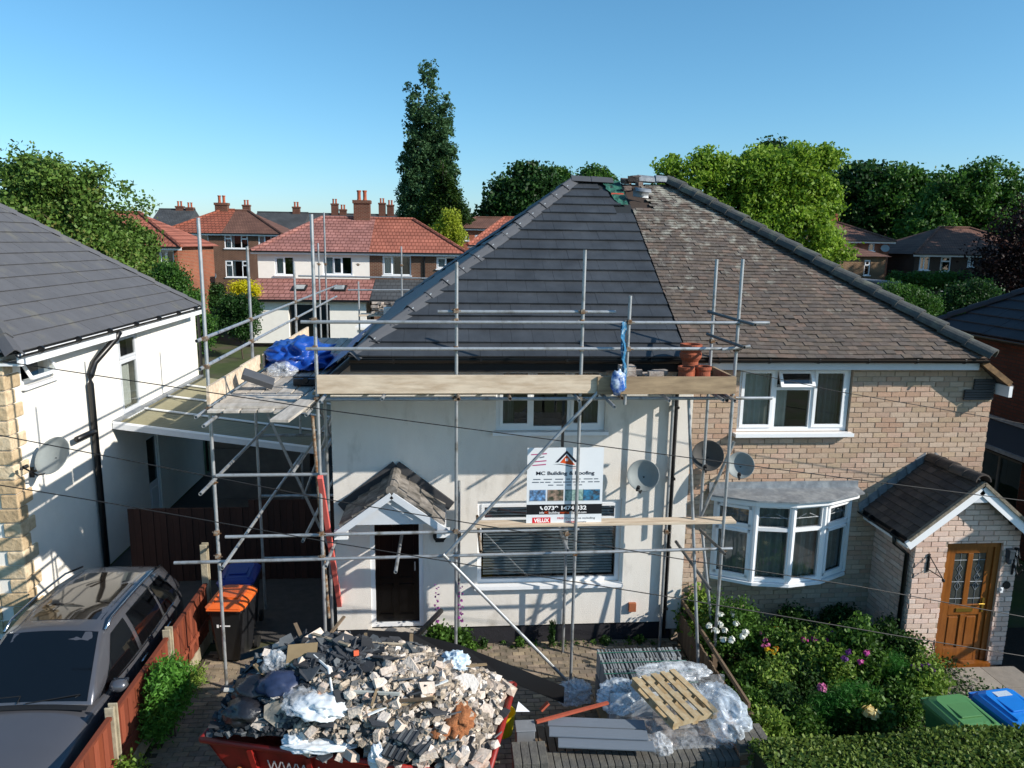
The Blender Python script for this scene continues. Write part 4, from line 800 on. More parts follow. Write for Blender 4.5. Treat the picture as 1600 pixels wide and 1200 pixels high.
s_ = tub('standard', qy(985, 462, FY-.08), qy(976, 632, FY-.08)); coup(s_, qy(981, 545, FY-.08)); coup(s_, qy(983, 503, FY-.08))
# rear scaffold seen past the hip
for (x, yt) in [(497, 380), (506, 332), (627, 385), (560, 440)]:
    p = qy(x, yt, 10.4); s_ = tub('standard', (p.x, 10.4, 0), p); coup(s_, (p.x, 10.4, 6.0))
led((466, 431), (720, 436), 10.4); led((544, 453), (640, 453), 10.4, name='guard_rail')
# toe boards (clipped on edge)
MB().box(-1.85, 2.14, FY-.09, FY-.052, 4.59, 4.85).build('toe_board', M_board, sc); MB().box(2.09, 4.12, FY-.135, FY-.095, 4.585, 4.835).build('toe_board', M_boardd, sc); MB().box(4.08, 4.12, FY-.09, -.25, 4.59, 4.83).build('toe_board', M_boardd, sc)
for (y0, y1, dx) in [(-1.2, .55, 0), (.6, 1.75, -.03), (1.85, 3.6, .02), (3.7, 6.2, 0)]: MB().box(-3.36+dx, -3.32+dx, y0, y1, 4.43, 4.68).build('toe_board', M_board, sc)
# decking boards (lift off)
def sboard(p0, p1, wdt, label, m=M_board, th=.038, group=None):
    p0, p1 = V(p0), V(p1); o = MB().beam(p0, p1, wdt, th).build('scaffold_board', m, bev=.004); return tag(o, label, 'scaffold board', group)
for i in range(4):
    for (a, b) in ((-1.95, 1.5), (1.55, 4.05)): sboard((a, FY+.2+i*.21, 4.55), (b, FY+.2+i*.21, 4.55), .2, 'timber deck board of the front scaffold platform under the eaves', M_boardd, group='front platform deck boards')
br = random.Random(6)
for i in range(6):
    for (a, b) in ((-1.42, 1.3), (1.32, 3.8), (3.82, 6.4)):
        sboard((-3.2+i*.225, a+br.uniform(-.06, .04), 4.372+.005*(i % 2)), (-3.2+i*.225+br.uniform(-.01, .01), b, 4.372+.005*(i % 2)), .205, 'weathered deck board of the side scaffold platform by the passage', M_boardg, group='side platform deck boards')
for i, z in enumerate((4.412, 4.412, 4.412)): sboard((-3.25, -1.2+i*.3+.02, z), (-2.2, -1.2+i*.3, z), .22, ['short board laid across the front edge of the side platform', 'short board laid second across the side platform', 'short board laid third across the side platform'][i], M_boardg)
a, b = qz(436, 658, 4.46), qz(478, 628, 4.47); sboard(a, a+(b-a)*1.7, .24, 'loose pale board poking out past the side platform edge', M_boardg)
a, b = qy(742, 826, FY), qy(1150, 819, FY); sboard(a+V((0, .1, .03)), b+V((0, .1, .03)), .22, 'long pale board lying on the lower ledger below the sign', M_board)
a, b = qy(500, 745, FY-.12), qz(538, 992, .02); tag(MB().beam(a, b, .075, .075, (0, -1, .3)).build('red_prop', mat('pink_red_paint', 'd0645c', .55, .1, 3, rnd=0), bev=.006), 'pinkish red square timber leaning on the scaffold beside the canopy', 'timber')
# ------------------------------------------------------------------ sign board
sg_y = FY+.06
p0, p1 = qy(822, 822, sg_y), qy(944, 699, sg_y); SW, SH = p1.x-p0.x, p1.z-p0.z
sg = thing('sign_board', 'white builders sign board with orange roof logo fixed to the scaffold', 'sign', tuple(p0))
MB().box(p0.x, p1.x, sg_y, sg_y+.008, p0.z, p1.z).build('panel', mat('sign_white', 'dfe3e6', .4, .02, 3), sg)
navy = mat('sign_navy', '10182c', .4, .02); orange = mat('sign_orange', 'd9531e', .4, .02); redp = mat('sign_red', 'cf2030', .4, .02); wht = mat('sign_print_white', 'f2f2f2', .4, .02); pink = mat('sign_pink', 'b04a78', .4, .02); grey = mat('sign_grey', '5a6470', .4, .02)
def S(cx, cy, n=1): return V((p0.x+(cx-20)/1045*SW, sg_y-.0012*n, p1.z-(cy-70)/1065*SH))
def flat(pts, m, n=1, name='print'): MB().add([S(x, y, n) for x, y in pts], [tuple(range(len(pts)))[::-1]]).build(name, m, sg)
def rect(a, b, c, d, m, n=1, name='print'): flat([(a, c), (b, c), (b, d), (a, d)], m, n, name)
def text(body, x0, x1, ybase, cap, m, n=2, parent=None, bold=.0, frame=None, name='lettering'):
    cu = bpy.data.curves.new('txt', 'FONT'); cu.body = body; cu.size = 1; cu.offset = bold; cu.fill_mode = 'FRONT'
    o = bpy.data.objects.new('txt', cu); COL.objects.link(o); bpy.context.view_layer.update()
    me = bpy.data.meshes.new_from_object(o.evaluated_get(bpy.context.evaluated_depsgraph_get())); bpy.data.objects.remove(o)
    vs_ = [v.co.copy() for v in me.vertices]; fs = [tuple(p.vertices) for p in me.polygons]; bpy.data.meshes.remove(me)
    xa, xb_ = min(v.x for v in vs_), max(v.x for v in vs_); hh = .69
    f_ = frame or (lambda u, v: S(x0+(x1-x0)*u, ybase-cap*v, n))
    mb = MB(); mb.v = [f_((v.x-xa)/(xb_-xa), v.y/hh) for v in vs_]; mb.f = fs; return mb.build(name, m, parent or sg)
flat([(400, 268), (555, 108), (712, 268), (672, 268), (555, 148), (440, 268)][0:3]+[(672, 268), (555, 150), (440, 268)], navy)
flat([(465, 272), (555, 168), (672, 302), (600, 300), (520, 280)], orange); rect(536, 576, 215, 250, wht, 2)
flat([(365, 296), (450, 288), (540, 300), (620, 318), (720, 322), (720, 330), (610, 328), (530, 308), (450, 296)], navy); rect(610, 690, 345, 350, orange)
text('MC Building & Roofing', 145, 945, 435, 46, navy, bold=.022)
r5 = random.Random(5)
for (a, b, y) in [(105, 1000, 496), (90, 1020, 536), (310, 785, 576)]:
    x = a
    while x < b: 
        l = r5.uniform(50, 130); rect(x, min(b, x+l), y-7, y+6, grey, 1); x += l+(18 if r5.random() < .6 else 44)
for (a, b, y) in [(70, 285, 150), (185, 250, 192), (120, 280, 245), (90, 275, 295)]: flat([(a, y+4), (b, y-10), (b, y+6), (a, y+18)], pink if y != 192 else grey)
M_ph = [mat('print_photo_a', '4a5a70', .4, .5, 14, col2='6f9fd0', thr=.52, soft=.1), mat('print_photo_b', 'a08878', .4, .4, 12, col2='3d4438', thr=.5, soft=.1), mat('print_photo_c', '55756f', .4, .4, 12, col2='a8c4bc', thr=.5, soft=.1), mat('print_photo_d', '3a7aa0', .4, .4, 12, col2='3a3c40', thr=.52, soft=.1)]
for i, (a, b) in enumerate([(60, 280), (305, 525), (550, 795), (800, 1030)]): rect(a-6, b+6, 634, 800, mat('print_edge', 'c8ccd0', .4), 1); rect(a, b, 640, 790, M_ph[i], 2, 'photo')
rect(20, 1065, 840, 978, mat('sign_black', '1a1b20', .4), 1); text('0739 1474 332', 265, 850, 915, 52, wht, bold=.03); flat([(205, 868), (222, 862), (228, 885), (250, 905), (245, 916), (228, 910), (208, 888)], wht, 2)
text('info', 200, 265, 966, 30, wht, bold=.01); text('MC', 272, 325, 966, 30, orange, bold=.02); text('building', 330, 480, 966, 30, wht, bold=.01); text('roofing', 485, 612, 966, 30, orange, bold=.02); text('@gmail.com', 618, 850, 966, 30, wht, bold=.01)
rect(103, 356, 1018, 1098, redp); text('VELUX', 125, 338, 1083, 48, wht, bold=.04)
text('FREE', 450, 540, 1045, 26, redp, bold=.01); text('Quotations including', 552, 975, 1045, 26, navy, bold=.0); text('DRONE', 570, 700, 1098, 26, redp, bold=.01); text('Survey', 715, 855, 1098, 26, navy)
tag(MB().box(1.62, 1.66, sg_y+.01, sg_y+.04, 3.75, 4.5).build('sign_batten', M_black), 'thin dark batten the sign hangs from below the window', 'batten')
# ------------------------------------------------------------------ things on the platforms
def lump(name, c, r3, seed, m, amp=.35, freq=2.2, sub=5, cut=None, smooth=True, ridged=True, parent=None):
    bm = bmesh.new(); bmesh.ops.create_icosphere(bm, subdivisions=sub, radius=1); off = V((seed*7.3, seed*3.1, seed*1.7))
    for v in bm.verts:
        w_ = V((v.co.x, v.co.y*.55+v.co.x*.4, v.co.z*1.3))*freq; n = noise.noise(w_+off); n2 = noise.noise(w_*2.3+off); n3 = noise.noise(w_*5.1+off)
        k = 1+amp*((.7-2*abs(n)) if ridged else n*1.5)+amp*.55*((.4-1.3*abs(n2)) if ridged else n2)+amp*.22*(.3-abs(n3)); v.co *= k
        if cut is not None and v.co.z < cut: v.co.z = cut+(v.co.z-cut)*.08
    mb = MB(); bm.verts.ensure_lookup_table(); mb.v = [V(c)+V((v.co.x*r3[0], v.co.y*r3[1], v.co.z*r3[2])) for v in bm.verts]; mb.f = [tuple(x.index for x in f.verts) for f in bm.faces]; bm.free()
    return mb.build(name, m, parent, smooth=smooth)
M_tarp = mat('blue_tarpaulin', '19479a', .35, .25, 5, spec=.5, bump=.25, bscale=7); M_bagw = mat('white_plastic', 'd4dade', .35, .12, 6, spec=.5, bump=.2, bscale=9); M_film = filmmat('clear_film', .26); M_bagb = filmmat('bluish_film', .38, (.66, .76, .86))
p = qz(462, 575, 4.42); tag(lump('blue_tarpaulin', (p.x+.05, p.y+.3, 4.58), (.52, .62, .3), 3, M_tarp, .45, 1.5, cut=-.45), 'crumpled bright blue tarpaulin heap on the side platform', 'tarpaulin')
tg = MB(); n = 14
for i in range(n+1):
    for j in range(n+1):
        u, v = i/n, j/n; x = -2.12+.56*u; y = .2+4.6*v; z0 = 4.47+(x+2.1)*.84+.05 if x < -1.5 else 5.02+(x+1.5)*.74+.06
        tg.v.append(V((x, y, z0+.06+.07*noise.noise(V((x*3, y*2, 1))))))
tg.f = [(i*(n+1)+j, (i+1)*(n+1)+j, (i+1)*(n+1)+j+1, i*(n+1)+j+1) for i in range(n) for j in range(n)]
tag(tg.build('roof_tarpaulin', mat('navy_tarpaulin', '1c3a80', .4, .25, 5, bump=.25, bscale=7)), 'dark blue tarpaulin sheet spread over the shaded side roof slope', 'tarpaulin')
a = qz(376, 577, 4.75); b = qz(425, 605, 4.45); tag(MB().beam(a+V((0, .1, -.08)), b+V((0, .1, .03)), .2, .1, (0, -.4, 1)).build('grey_box_section', mat('dark_grey_plastic', '4d4f53', .5, .1, 4), bev=.008), 'grey ridge box leaning on the side platform toe board', 'box')
p = qz(425, 590, 4.42); tag(lump('plastic_bag', (p.x+.1, p.y+.35, 4.47), (.2, .22, .13), 5, M_film, .4, 1.2, cut=-.4), 'clear plastic bag on the side platform next to the blue tarpaulin', 'bag')
p = qz(480, 600, 4.42); tag(MB().box(p.x-.2, p.x+.16, p.y-.1, p.y+.18, 4.41, 4.52).box(p.x-.2, p.x+.16, p.y-.1, p.y-.08, 4.53, 4.56).lathe((p.x, p.y-.1, 4.5), [(.05, 0), (.05, .03)], 10, (0, -1, 0)).build('tool_case', mat('black_case', '18191c', .35, .1, 5), bev=.01), 'small black tool case on the shaded end of the side platform', 'case')
M_usedb = mat('used_brick', None, .95, .2, 12, rnd=.2, pal=['a39488', '8d7f76', 'b0a296', '7c7069', '988a80'], bump=.5, bscale=40, col2='cfc8be', thr=.62)
ub = MB().ob((0, 0, .035), (.11, 0, 0), (0, .053, 0), (0, 0, .034)); ubm = rawmesh('reclaimed_brick', ub.v, ub.f, M_usedb)
rr = random.Random(12)
def pilebrick(p, rz, label, group, tilt=0):
    o = inst('reclaimed_brick', ubm, Matrix.Translation(V(p)) @ Matrix.Rotation(rz, 4, 'Z') @ Matrix.Rotation(tilt, 4, 'Y'), None); tag(o, label, 'brick', group)
for k, (x0, cnt) in enumerate([(2.62, 5), (3.0, 4)]):
    for l in range(cnt):
        for j in range(2): pilebrick((x0+.0+rr.uniform(-.02, .02)+.12*(j if l % 2 else 0), -.95+.12*j+rr.uniform(-.02, .02), 4.572+l*.073), (0 if l % 2 == 0 else 0.1)+rr.uniform(-.25, .25), 'reclaimed dusty brick stacked on the front platform beside the chimney pots', 'bricks stacked on the front platform')
for i in range(5): pilebrick((2.5+i*.2, -.7+rr.uniform(-.05, .05), 4.572+.075*(i % 3)), rr.uniform(-.6, .6), 'reclaimed dusty brick lying loose behind the platform brick stacks', 'bricks loose on the front platform')
for i in range(22):
    pilebrick((-2.15+.17*(i % 6)+rr.uniform(-.02, .02), 10.1+rr.uniform(-.1, .2), 4.62+.09*(i//6)), rr.uniform(-.4, .4)+1.5*(i % 2), 'pale reclaimed brick stacked on the far rear platform past the hip', 'bricks on the rear platform')
sboard((-2.6, 10.2, 4.58), (-.6, 10.2, 4.58), .6, 'wide pale board carrying the bricks on the rear platform')
M_pot = mat('terracotta_pot', 'a5573a', .85, .15, 6, rnd=.12, col2='7d4433', thr=.58, bump=.2, bscale=30)
pots = [(3.46, -1.0, 'terracotta chimney pot standing nearest the platform brick stack'), (3.72, -.98, 'dark mouthed terracotta chimney pot standing at the platform end')]
for x, y, l in pots: tag(MB().lathe((x, y, 4.57), [(.125, 0), (.13, .03), (.115, .06), (.11, .3), (.125, .33), (.125, .37), (.1, .37), (.1, .08), (.1, .05)], 24).build('chimney_pot', M_pot, smooth=False), l, 'chimney pot')
tag(MB().lathe((3.62, -.68, 4.57), [(.14, 0), (.14, .05), (.11, .1), (.12, .4), (.16, .46), (.165, .52), (.15, .54), (.165, .58), (.165, .66), (.13, .66), (.1, .3)], 24).build('chimney_pot', M_pot), 'tall ribbed terracotta chimney pot behind the two short ones', 'chimney pot')
# plastic ribbon tied to the short pole
tp = MB(); rr = random.Random(2)
for k in range(5):
    pts_ = [qy(974+rr.uniform(-3, 3)+2*math.sin(t*6+k), 503+t*104, FY-.14-.02*k) for t in [i/9 for i in range(10)]]
    for a_, b_ in zip(pts_, pts_[1:]): tp.add([a_+V((-.016, 0, 0)), a_+V((.016, .01*k, 0)), b_+V((.018, .01, 0)), b_+V((-.014, 0, 0))], [(0, 1, 2, 3)])
tpo = tp.build('tied_plastic', mat('teal_plastic', '2c6c94', .35, .3, 9, col2='b8ccd4', thr=.6, soft=.08)); tag(tpo, 'blue and white plastic wrapping tied to the short platform pole', 'plastic')
lump('bunch', qy(966, 598, FY-.2), (.09, .07, .16), 4, mat('blue_plastic', '2a5aa8', .35, .3, 9, col2='c8d4e0', thr=.5, soft=.1), .4, 2.5, 3, parent=tpo)
# dishes on the fronts
for (px_, py_, r_, lab, m_) in [(1005, 743, .255, 'grey satellite dish on the white wall beside the downpipe', M_dish), (1157, 727, .215, 'pale grey satellite dish on the brick wall above the bay', M_dish), (1106, 712, .25, 'dark satellite dish on the brick wall behind the scaffold tubes', M_dishd)]:
    c = qy(px_, py_, -.38); d = thing('satellite_dish', lab, 'satellite dish', (c.x, 0, c.z-.2)); dish(d, c, (-.35, -.8, .4), r_, m_, stand=(c.x+.06, -.015, c.z-.12))
# overhead cables
def cable(pts, y0, lab, rad=.007):
    tag(MB().pipe([qy(x, y, y0) for x, y in pts], rad, 6).build('overhead_cable', M_black), lab, 'cable', 'overhead cables')
cable([(-60, 555), (0, 564), (320, 612), (520, 642), (740, 671), (1060, 713), (1360, 752), (1660, 790)], -2.6, 'uppermost black overhead cable crossing just under the upper windows')
cable([(-60, 669), (14, 683), (234, 726), (520, 782), (840, 835), (1060, 873), (1340, 916), (1660, 975)], -2.6, 'middle black overhead cable crossing the sign and bay sill')
cable([(-60, 748), (0, 758), (170, 786), (520, 848), (840, 900), (1060, 935), (1400, 993), (1660, 1035)], -2.6, 'lowest black overhead cable crossing above the skip and garden')
cable([(1150, 578), (1311, 612), (1545, 652), (1660, 674)], -.9, 'short black double cable across the brick gable corner', .006); 
# ------------------------------------------------------------------ left boundary fence
M_fence = mat('red_brown_fence', None, .85, .15, 3, rnd=.12, pal=['7d3d28', '74371f', '86442e', '6c3320'], stretch=(8, 8, 1), bump=.2, bscale=30)
M_conc = mat('concrete_post', 'a89d86', .95, .15, 5, bump=.3, bscale=40, col2='7d7460', thr=.58)
FX = -4.05; zt = qx(242, 1022, FX).z
lf_ = thing('boundary_fence', 'red brown boarded fence with concrete posts between car and driveway', 'fence', (FX, -2, 0))
posts = [.35, -1.38, -3.2, -5.0]
for i, y in enumerate(posts):
    h = 1.75 if i == 0 else zt+.12
    pb = MB().box(FX-.055, FX+.055, y-.06, y-.035, 0, h).box(FX-.055, FX+.055, y+.035, y+.06, 0, h).box(FX-.03, FX+.03, y-.035, y+.035, 0, h-.03); pb.build('post', M_conc, lf_, bev=.008)
for a, b in zip(posts[1:], posts[:-1]):
    MB().box(FX-.025, FX+.025, a+.06, b-.06, 0, .22).build('gravel_board', M_conc, lf_)
    n = 15; w_ = (b-a-.12)/n
    for i in range(n): MB().box(FX-.012-.008*(i % 2), FX+.012+.008*(i % 2), a+.06+i*w_, a+.06+(i+1)*w_-.006, .222, zt-.03).build('board', M_fence, lf_)
    MB().box(FX-.03, FX+.03, a+.06, b-.06, zt-.03, zt+.01).build('capping', M_fence, lf_); MB().box(FX+.022, FX+.05, a+.06, b-.06, .45, .52).build('rail', M_fence, lf_)
# right fence between the gardens
M_gf = mat('grey_brown_fence', None, .9, .15, 3, rnd=.15, pal=['6d5b49', '74624f', '655443', '7c6a56'], stretch=(8, 8, 1))
rf_ = thing('garden_fence', 'low grey brown picket fence between the driveway and the flower garden', 'fence', (3.9, -1.4, 0)); gx = 3.9; gt = qx(1042, 922, gx).z
for i in range(34): MB().box(gx-.012, gx+.012, -.1-i*.085-.078, -.1-i*.085, .03, gt-.01*(i % 3)).build('board', M_gf, rf_)
MB().box(gx+.013, gx+.045, -3.0, -.1, .25, .32).box(gx+.013, gx+.045, -3.0, -.1, .7, .77).build('rail', M_gf, rf_)
for y in (-.15, -1.55, -2.95): MB().box(gx+.046, gx+.12, y-.04, y+.04, 0, gt+.04).build('post', M_gf, rf_)
# ------------------------------------------------------------------ car
M_paint = mat('grey_metallic_paint', '5c5d63', .26, .03, 2, metal=.45, spec=.5, coat=.7); M_cglass = mat('tinted_car_glass', '0b0d10', .06, .05, 3, spec=.8); M_chrome = mat('chrome_trim', 'b9bec4', .2, .03, 3, metal=1); M_tyre = mat('tyre', '151515', .8, .1, 9); M_sun = mat('glass_sunroof', '1d1712', .05, .05, 3, spec=.9)
car = thing('parked_car', 'dark grey estate car with glass sunroof parked beside the red brown fence', 'car', (-5.22, -1.85, 0), rot=(0, 0, 0))
st = [(-2.27, .50, .55, .60, .40), (-2.2, .70, .62, .70, .30), (-2.05, .82, .72, .82, .26), (-1.75, .89, .82, .93, .24), (-1.3, .915, .90, 1.01, .24), (-1.02, .92, .94, 1.06, .24), (-.3, .92, .96, 1.0, .24), (.6, .92, .98, 1.02, .24), (1.4, .915, 1.0, 1.04, .24), (1.9, .88, 1.02, 1.05, .26), (2.2, .80, .98, 1.0, .3), (2.3, .70, .8, .85, .4)]
bd = MB(); rings = []
for (y, w_, zb, ztp, z0) in st:
    half = [(w_*.86, z0), (w_*.97, z0+.06), (w_*1.0, zb*.62), (w_*.985, zb*.82), (w_*.95, zb-.02), (w_*.90, zb+.01), (w_*.72, zb+(ztp-zb)*.6), (w_*.38, ztp-.01), (0, ztp)]
    P_ = [V((x, y, z)) for x, z in half]+[V((-x, y, z)) for x, z in half[-2::-1]]
    rings.append(len(bd.v)); bd.v += P_
bd.loft(rings, 17); body = bd.build('body', M_paint, car, smooth=True)
sm_ = body.modifiers.new('sub', 'SUBSURF'); sm_.levels = 1; sm_.render_levels = 2
GH = [(-1.08, .80, .79, 1.02, 1.045), (-.85, .82, .745, 1.0, 1.19), (-.25, .855, .62, .97, 1.535), (.3, .87, .63, .98, 1.595), (1.1, .865, .615, 1.0, 1.585), (1.75, .84, .58, 1.02, 1.53), (2.0, .80, .56, 1.04, 1.45), (2.25, .72, .66, 1.04, 1.08)]
def gh(y, t, off=0):
    for A, B in zip(GH, GH[1:]):
        if A[0] <= y <= B[0]:
            k = (y-A[0])/(B[0]-A[0]); wb, wr, zb, zr = [A[i]+(B[i]-A[i])*k for i in range(1, 5)]; break
    bul = .03*math.sin(math.pi*t); return V((wb+(wr-wb)*t+bul+off, y, zb+(zr-zb)*t+off*.5))
g = MB(); rings = []; ys_ = [-1.08, -.85, -.55, -.25, 0, .3, .7, 1.1, 1.45, 1.75, 2.0, 2.25]
for y in ys_:
    P_ = [gh(y, t) for t in (0, .3, .6, .85, 1)]; crown = .035 if -.3 < y < 2 else .02
    e = P_[-1]; P_ += [V((e.x*.75, y, e.z+crown*.7)), V((e.x*.35, y, e.z+crown*.97)), V((0, y, e.z+crown))]
    P_ = P_+[V((-p.x, p.y, p.z)) for p in P_[-2::-1]]; rings.append(len(g.v)); g.v += P_
g.loft(rings, 15); g.build('cabin', M_paint, car, smooth=True)
def panel(name, fn, nu, nv, m, par): 
    mb = MB()
    for i in range(nu+1):
        for j in range(nv+1): mb.v.append(fn(i/nu, j/nv))
    mb.f = [(i*(nv+1)+j, (i+1)*(nv+1)+j, (i+1)*(nv+1)+j+1, i*(nv+1)+j+1) for i in range(nu) for j in range(nv)]; return mb.build(name, m, par, smooth=True)
def top(x, y, off=.006):
    e = gh(y, 1); k = abs(x)/e.x; crown = .035 if -.3 < y < 2 else .02; return V((x, y, e.z+crown*(1-k*k)+off))
def wsc(u, v):                                          # windscreen
    y = -1.06+.82*v; e = gh(y, 1); x = (u*2-1)*(e.x-.03-.02*v); return top(x, y, .012)
panel('windscreen', wsc, 12, 8, M_cglass, car)
panel('sunroof', lambda u, v: top((u*2-1)*.5, .02+1.5*v, .008), 8, 10, M_sun, car); panel('rear_window', lambda u, v: top((u*2-1)*.5, 2.03+.18*v, .012), 6, 4, M_cglass, car)
for sx in (-1, 1):
    for (ya, yb) in [(-.86, .22), (.32, 1.12), (1.2, 1.78)]:
        def sw(u, v, ya=ya, yb=yb):
            y = ya+(yb-ya)*u; t = .06+.8*v
            if ya < -.5: y = max(y, -.95+.95*v*.85)
            if yb > 1.5: y = min(y, 1.85-.2*v)
            p = gh(y, t, .008); return V((sx*p.x, p.y, p.z))
        panel('side_window', sw, 8, 5, M_cglass, car)
    MB().pipe([V((sx*.64, -.2, 1.56)), V((sx*.645, 0, 1.635)), V((sx*.65, .7, 1.655)), V((sx*.635, 1.4, 1.635)), V((sx*.6, 1.85, 1.545))], .016, 8).build('roof_rail', M_chrome, car, smooth=True)
    mr_ = MB().lathe((sx*.9, -.72, 1.06), [(.01, -.0), (.07, .01), (.085, .08), (.08, .17), (.03, .21)], 14, (sx, -.12, .0)).build('door_mirror', M_paint, car, smooth=True); MB().box(sx*.93-.03, sx*.93+.16*sx+.0, -.652, -.648, 1.01, 1.12).build('mirror_glass', M_chrome, mr_)
    MB().pipe([gh(y, 0, .004)*1 if sx > 0 else V((-gh(y, 0, .004).x, y, gh(y, 0, .004).z)) for y in (-.9, 0, .8, 1.6)], .009, 6).build('window_trim', M_chrome, car)
    for y in (.1, 1.05): MB().tube((sx*.945, y, .9), (sx*.945, y+.2, .91), .017, 8).build('door_handle', M_chrome, car, smooth=True)
    for (y0) in (-.92, .28, 1.25): MB().pipe([V((sx*.928, y0, .35)), V((sx*.936, y0, .6)), V((sx*.905, y0+.02, .95))], .005, 4).build('door_gap', M_black, car)
    for y in (-1.4, 1.4):
        wl = MB().lathe((sx*.74, y, .32), [(.2, 0), (.3, .0), (.32, .04), (.32, .16), (.3, .2), (.2, .2)], 24, (sx, 0, 0)).build('wheel', M_tyre, car); MB().lathe((sx*.93, y, .32), [(.02, 0), (.2, .0), (.21, .015), (.02, .03)], 10, (sx, 0, 0)).build('rim', M_chrome, wl)
    MB().ob((sx*.68, -2.1, .72), (.16, .1*sx, .0), (0, .05, .03), (-.0, -.03, .05)).build('headlight', mat('headlight_glass', '9fb0c0', .08, .05, 5, spec=.9), car, bev=.02)
MB().box(-.45, .45, -2.29, -2.24, .42, .56).build('grille', M_black, car); panel('cowl', lambda u, v: V(((u*2-1)*.78, -1.16+.1*v, 1.05+.02*v-(u*2-1)**2*.04)), 8, 2, M_black, car)
for s_ in (-1, 1): MB().pipe([V((s_*.05, -1.09, 1.085)), V((.3+s_*.35, -1.0, 1.13)), V((.0+s_*.6, -1.02, 1.1))], .007, 5).build('wiper', M_black, car)
MB().pipe([V((.27+.16*math.cos(t), -.62+.02*math.cos(t), 1.12+.13*math.sin(t))) for t in [i*math.pi/8 for i in range(17)]], .014, 6).build('steering_wheel', M_black, car)
# ------------------------------------------------------------------ wheelie bins
def wheelie(label, loc, rz, mbody, mlid, group='wheeled bins'):
    t = thing('wheelie_bin', label, 'bin', loc, group, rot=(0, 0, rz)); b = MB(); rs = []
    for (z, hx, hy) in [(.06, .21, .24), (.5, .245, .29), (.92, .275, .335), (.93, .3, .36), (.98, .3, .36)]:
        rs.append(len(b.v)); c = .05; b.v += [V((x, y, z)) for x, y in [(hx-c, -hy), (hx, -hy+c), (hx, hy-c), (hx-c, hy), (-hx+c, hy), (-hx, hy-c), (-hx, -hy+c), (-hx+c, -hy)]]
    b.loft(rs, 8); b.build('body', mbody, t)
    l = MB(); rs = []
    for (z, hx, y0, y1, tl) in [(.985, .305, -.385, .34, 0), (1.02, .31, -.39, .34, .01), (1.05, .27, -.33, .31, .03), (1.075, .2, -.24, .26, .04)]:
        rs.append(len(l.v)); c = .05; l.v += [V((x, y, z+tl*(y-y0)/(y1-y0))) for x, y in [(hx-c, y0), (hx, y0+c), (hx, y1-c), (hx-c, y1), (-hx+c, y1), (-hx, y1-c), (-hx, y0+c), (-hx+c, y0)]]
    l.loft(rs, 8); lid = l.build('lid', mlid, t)
    MB().box(-.15, .15, -.16, .1, 1.085, 1.105).build('lid_panel', mlid, lid, bev=.006)
    for sx in (-1, 1): MB().ob((sx*.2, -.05, 1.085), (.012, 0, 0), (0, .24, .012), (0, 0, .012)).build('lid_rib', mlid, lid)
    MB().tube((-.26, -.41, 1.0), (.26, -.41, 1.0), .014, 8).box(-.26, -.23, -.41, -.36, .985, 1.012).box(.23, .26, -.41, -.36, .985, 1.012).build('front_bar', mlid, lid)
    MB().tube((-.24, .42, .98), (.24, .42, .98), .016, 8).box(-.24, -.2, .34, .42, .93, .99).box(.2, .24, .34, .42, .93, .99).build('handle', mbody, t)
    for sx in (-1, 1): MB().lathe((sx*.26, .27, .1), [(.03, -.02), (.1, -.02), (.1, .03), (.03, .03)], 16, (sx, 0, 0)).build('wheel', M_tyre, t)
    return t
def plast(n, c): return mat(n, c, .42, .06, 4, spec=.5)
bb = plast('bin_black', '1c1d20')
ob = wheelie('black wheeled bin with orange lid beside the boundary fence', (-3.5, -.12, 0), -.08, bb, plast('bin_orange', 'd96428'))
MB().box(-.1, .06, -.318, -.314, .68, .7).box(-.15, -.12, -.318, -.314, .66, .71).build('printed_mark', wht, ob)
wheelie('blue lidded wheeled bin in shade behind the orange lidded bin', (-3.62, .75, 0), .05, bb, plast('bin_navy', '1f2f78'))
wheelie('green wheeled bin standing by the hedge beside the blue bin', (6.33, -3.74, 0), .1, plast('bin_green', '2f5f38'), plast('bin_green_lid', '4d7f4c'))
bl = wheelie('bright blue wheeled bin next to the green bin by the path', (7.05, -3.66, 0), .12, plast('bin_blue', '0f62b8'), plast('bin_blue_lid', '1676cc'))
MB().box(-.1, .12, .12, .22, 1.112, 1.114).build('printed_label', mat('bin_label', 'b8c4d0', .5, .2, 30), bl)
# ------------------------------------------------------------------ skip and its load
SA = math.atan2(-.8, 3.1); SCN = V((-1.0, -3.37, 0)); M_skip = mat('skip_red', '8c1f18', .5, .15, 3, col2='5c1712', thr=.6, bump=.15, bscale=20)
sk = thing('skip', 'red steel skip heaped with rubble in front of the house', 'skip', SCN, rot=(0, 0, SA)); SKL, SKW, SKZ = 1.62, .85, 1.12
def frust(mb, L0, W0, z0, L1, W1, z1, t=.03):
    for sgn in (-1, 1):
        mb.prism([(sgn*L0, -W0, z0), (sgn*L0, W0, z0), (sgn*L1, W1, z1), (sgn*L1, -W1, z1)], (-sgn*t, 0, 0)); mb.prism([(-L0, sgn*W0, z0), (L0, sgn*W0, z0), (L1, sgn*W1, z1), (-L1, sgn*W1, z1)], (0, -sgn*t, 0))
mb = MB(); frust(mb, .95, .78, .12, 1.62, .85, SKZ); mb.box(-.95, .95, -.78, .78, .1, .15); mb.build('body', M_skip, sk)
MB().tube((-1.65, -.87, SKZ), (1.65, -.87, SKZ), .035, 8).tube((-1.65, .87, SKZ), (1.65, .87, SKZ), .035, 8).tube((-1.65, -.87, SKZ), (-1.65, .87, SKZ), .035, 8).tube((1.65, -.87, SKZ), (1.65, .87, SKZ), .035, 8).build('rim', M_skip, sk, smooth=True)
for x in (-1.05, -.35, .35, 1.05): MB().beam((x*.8, -.82, .15), (x, -.885, SKZ-.03), .06, .05, (0, -1, 0)).build('rib', M_skip, sk)
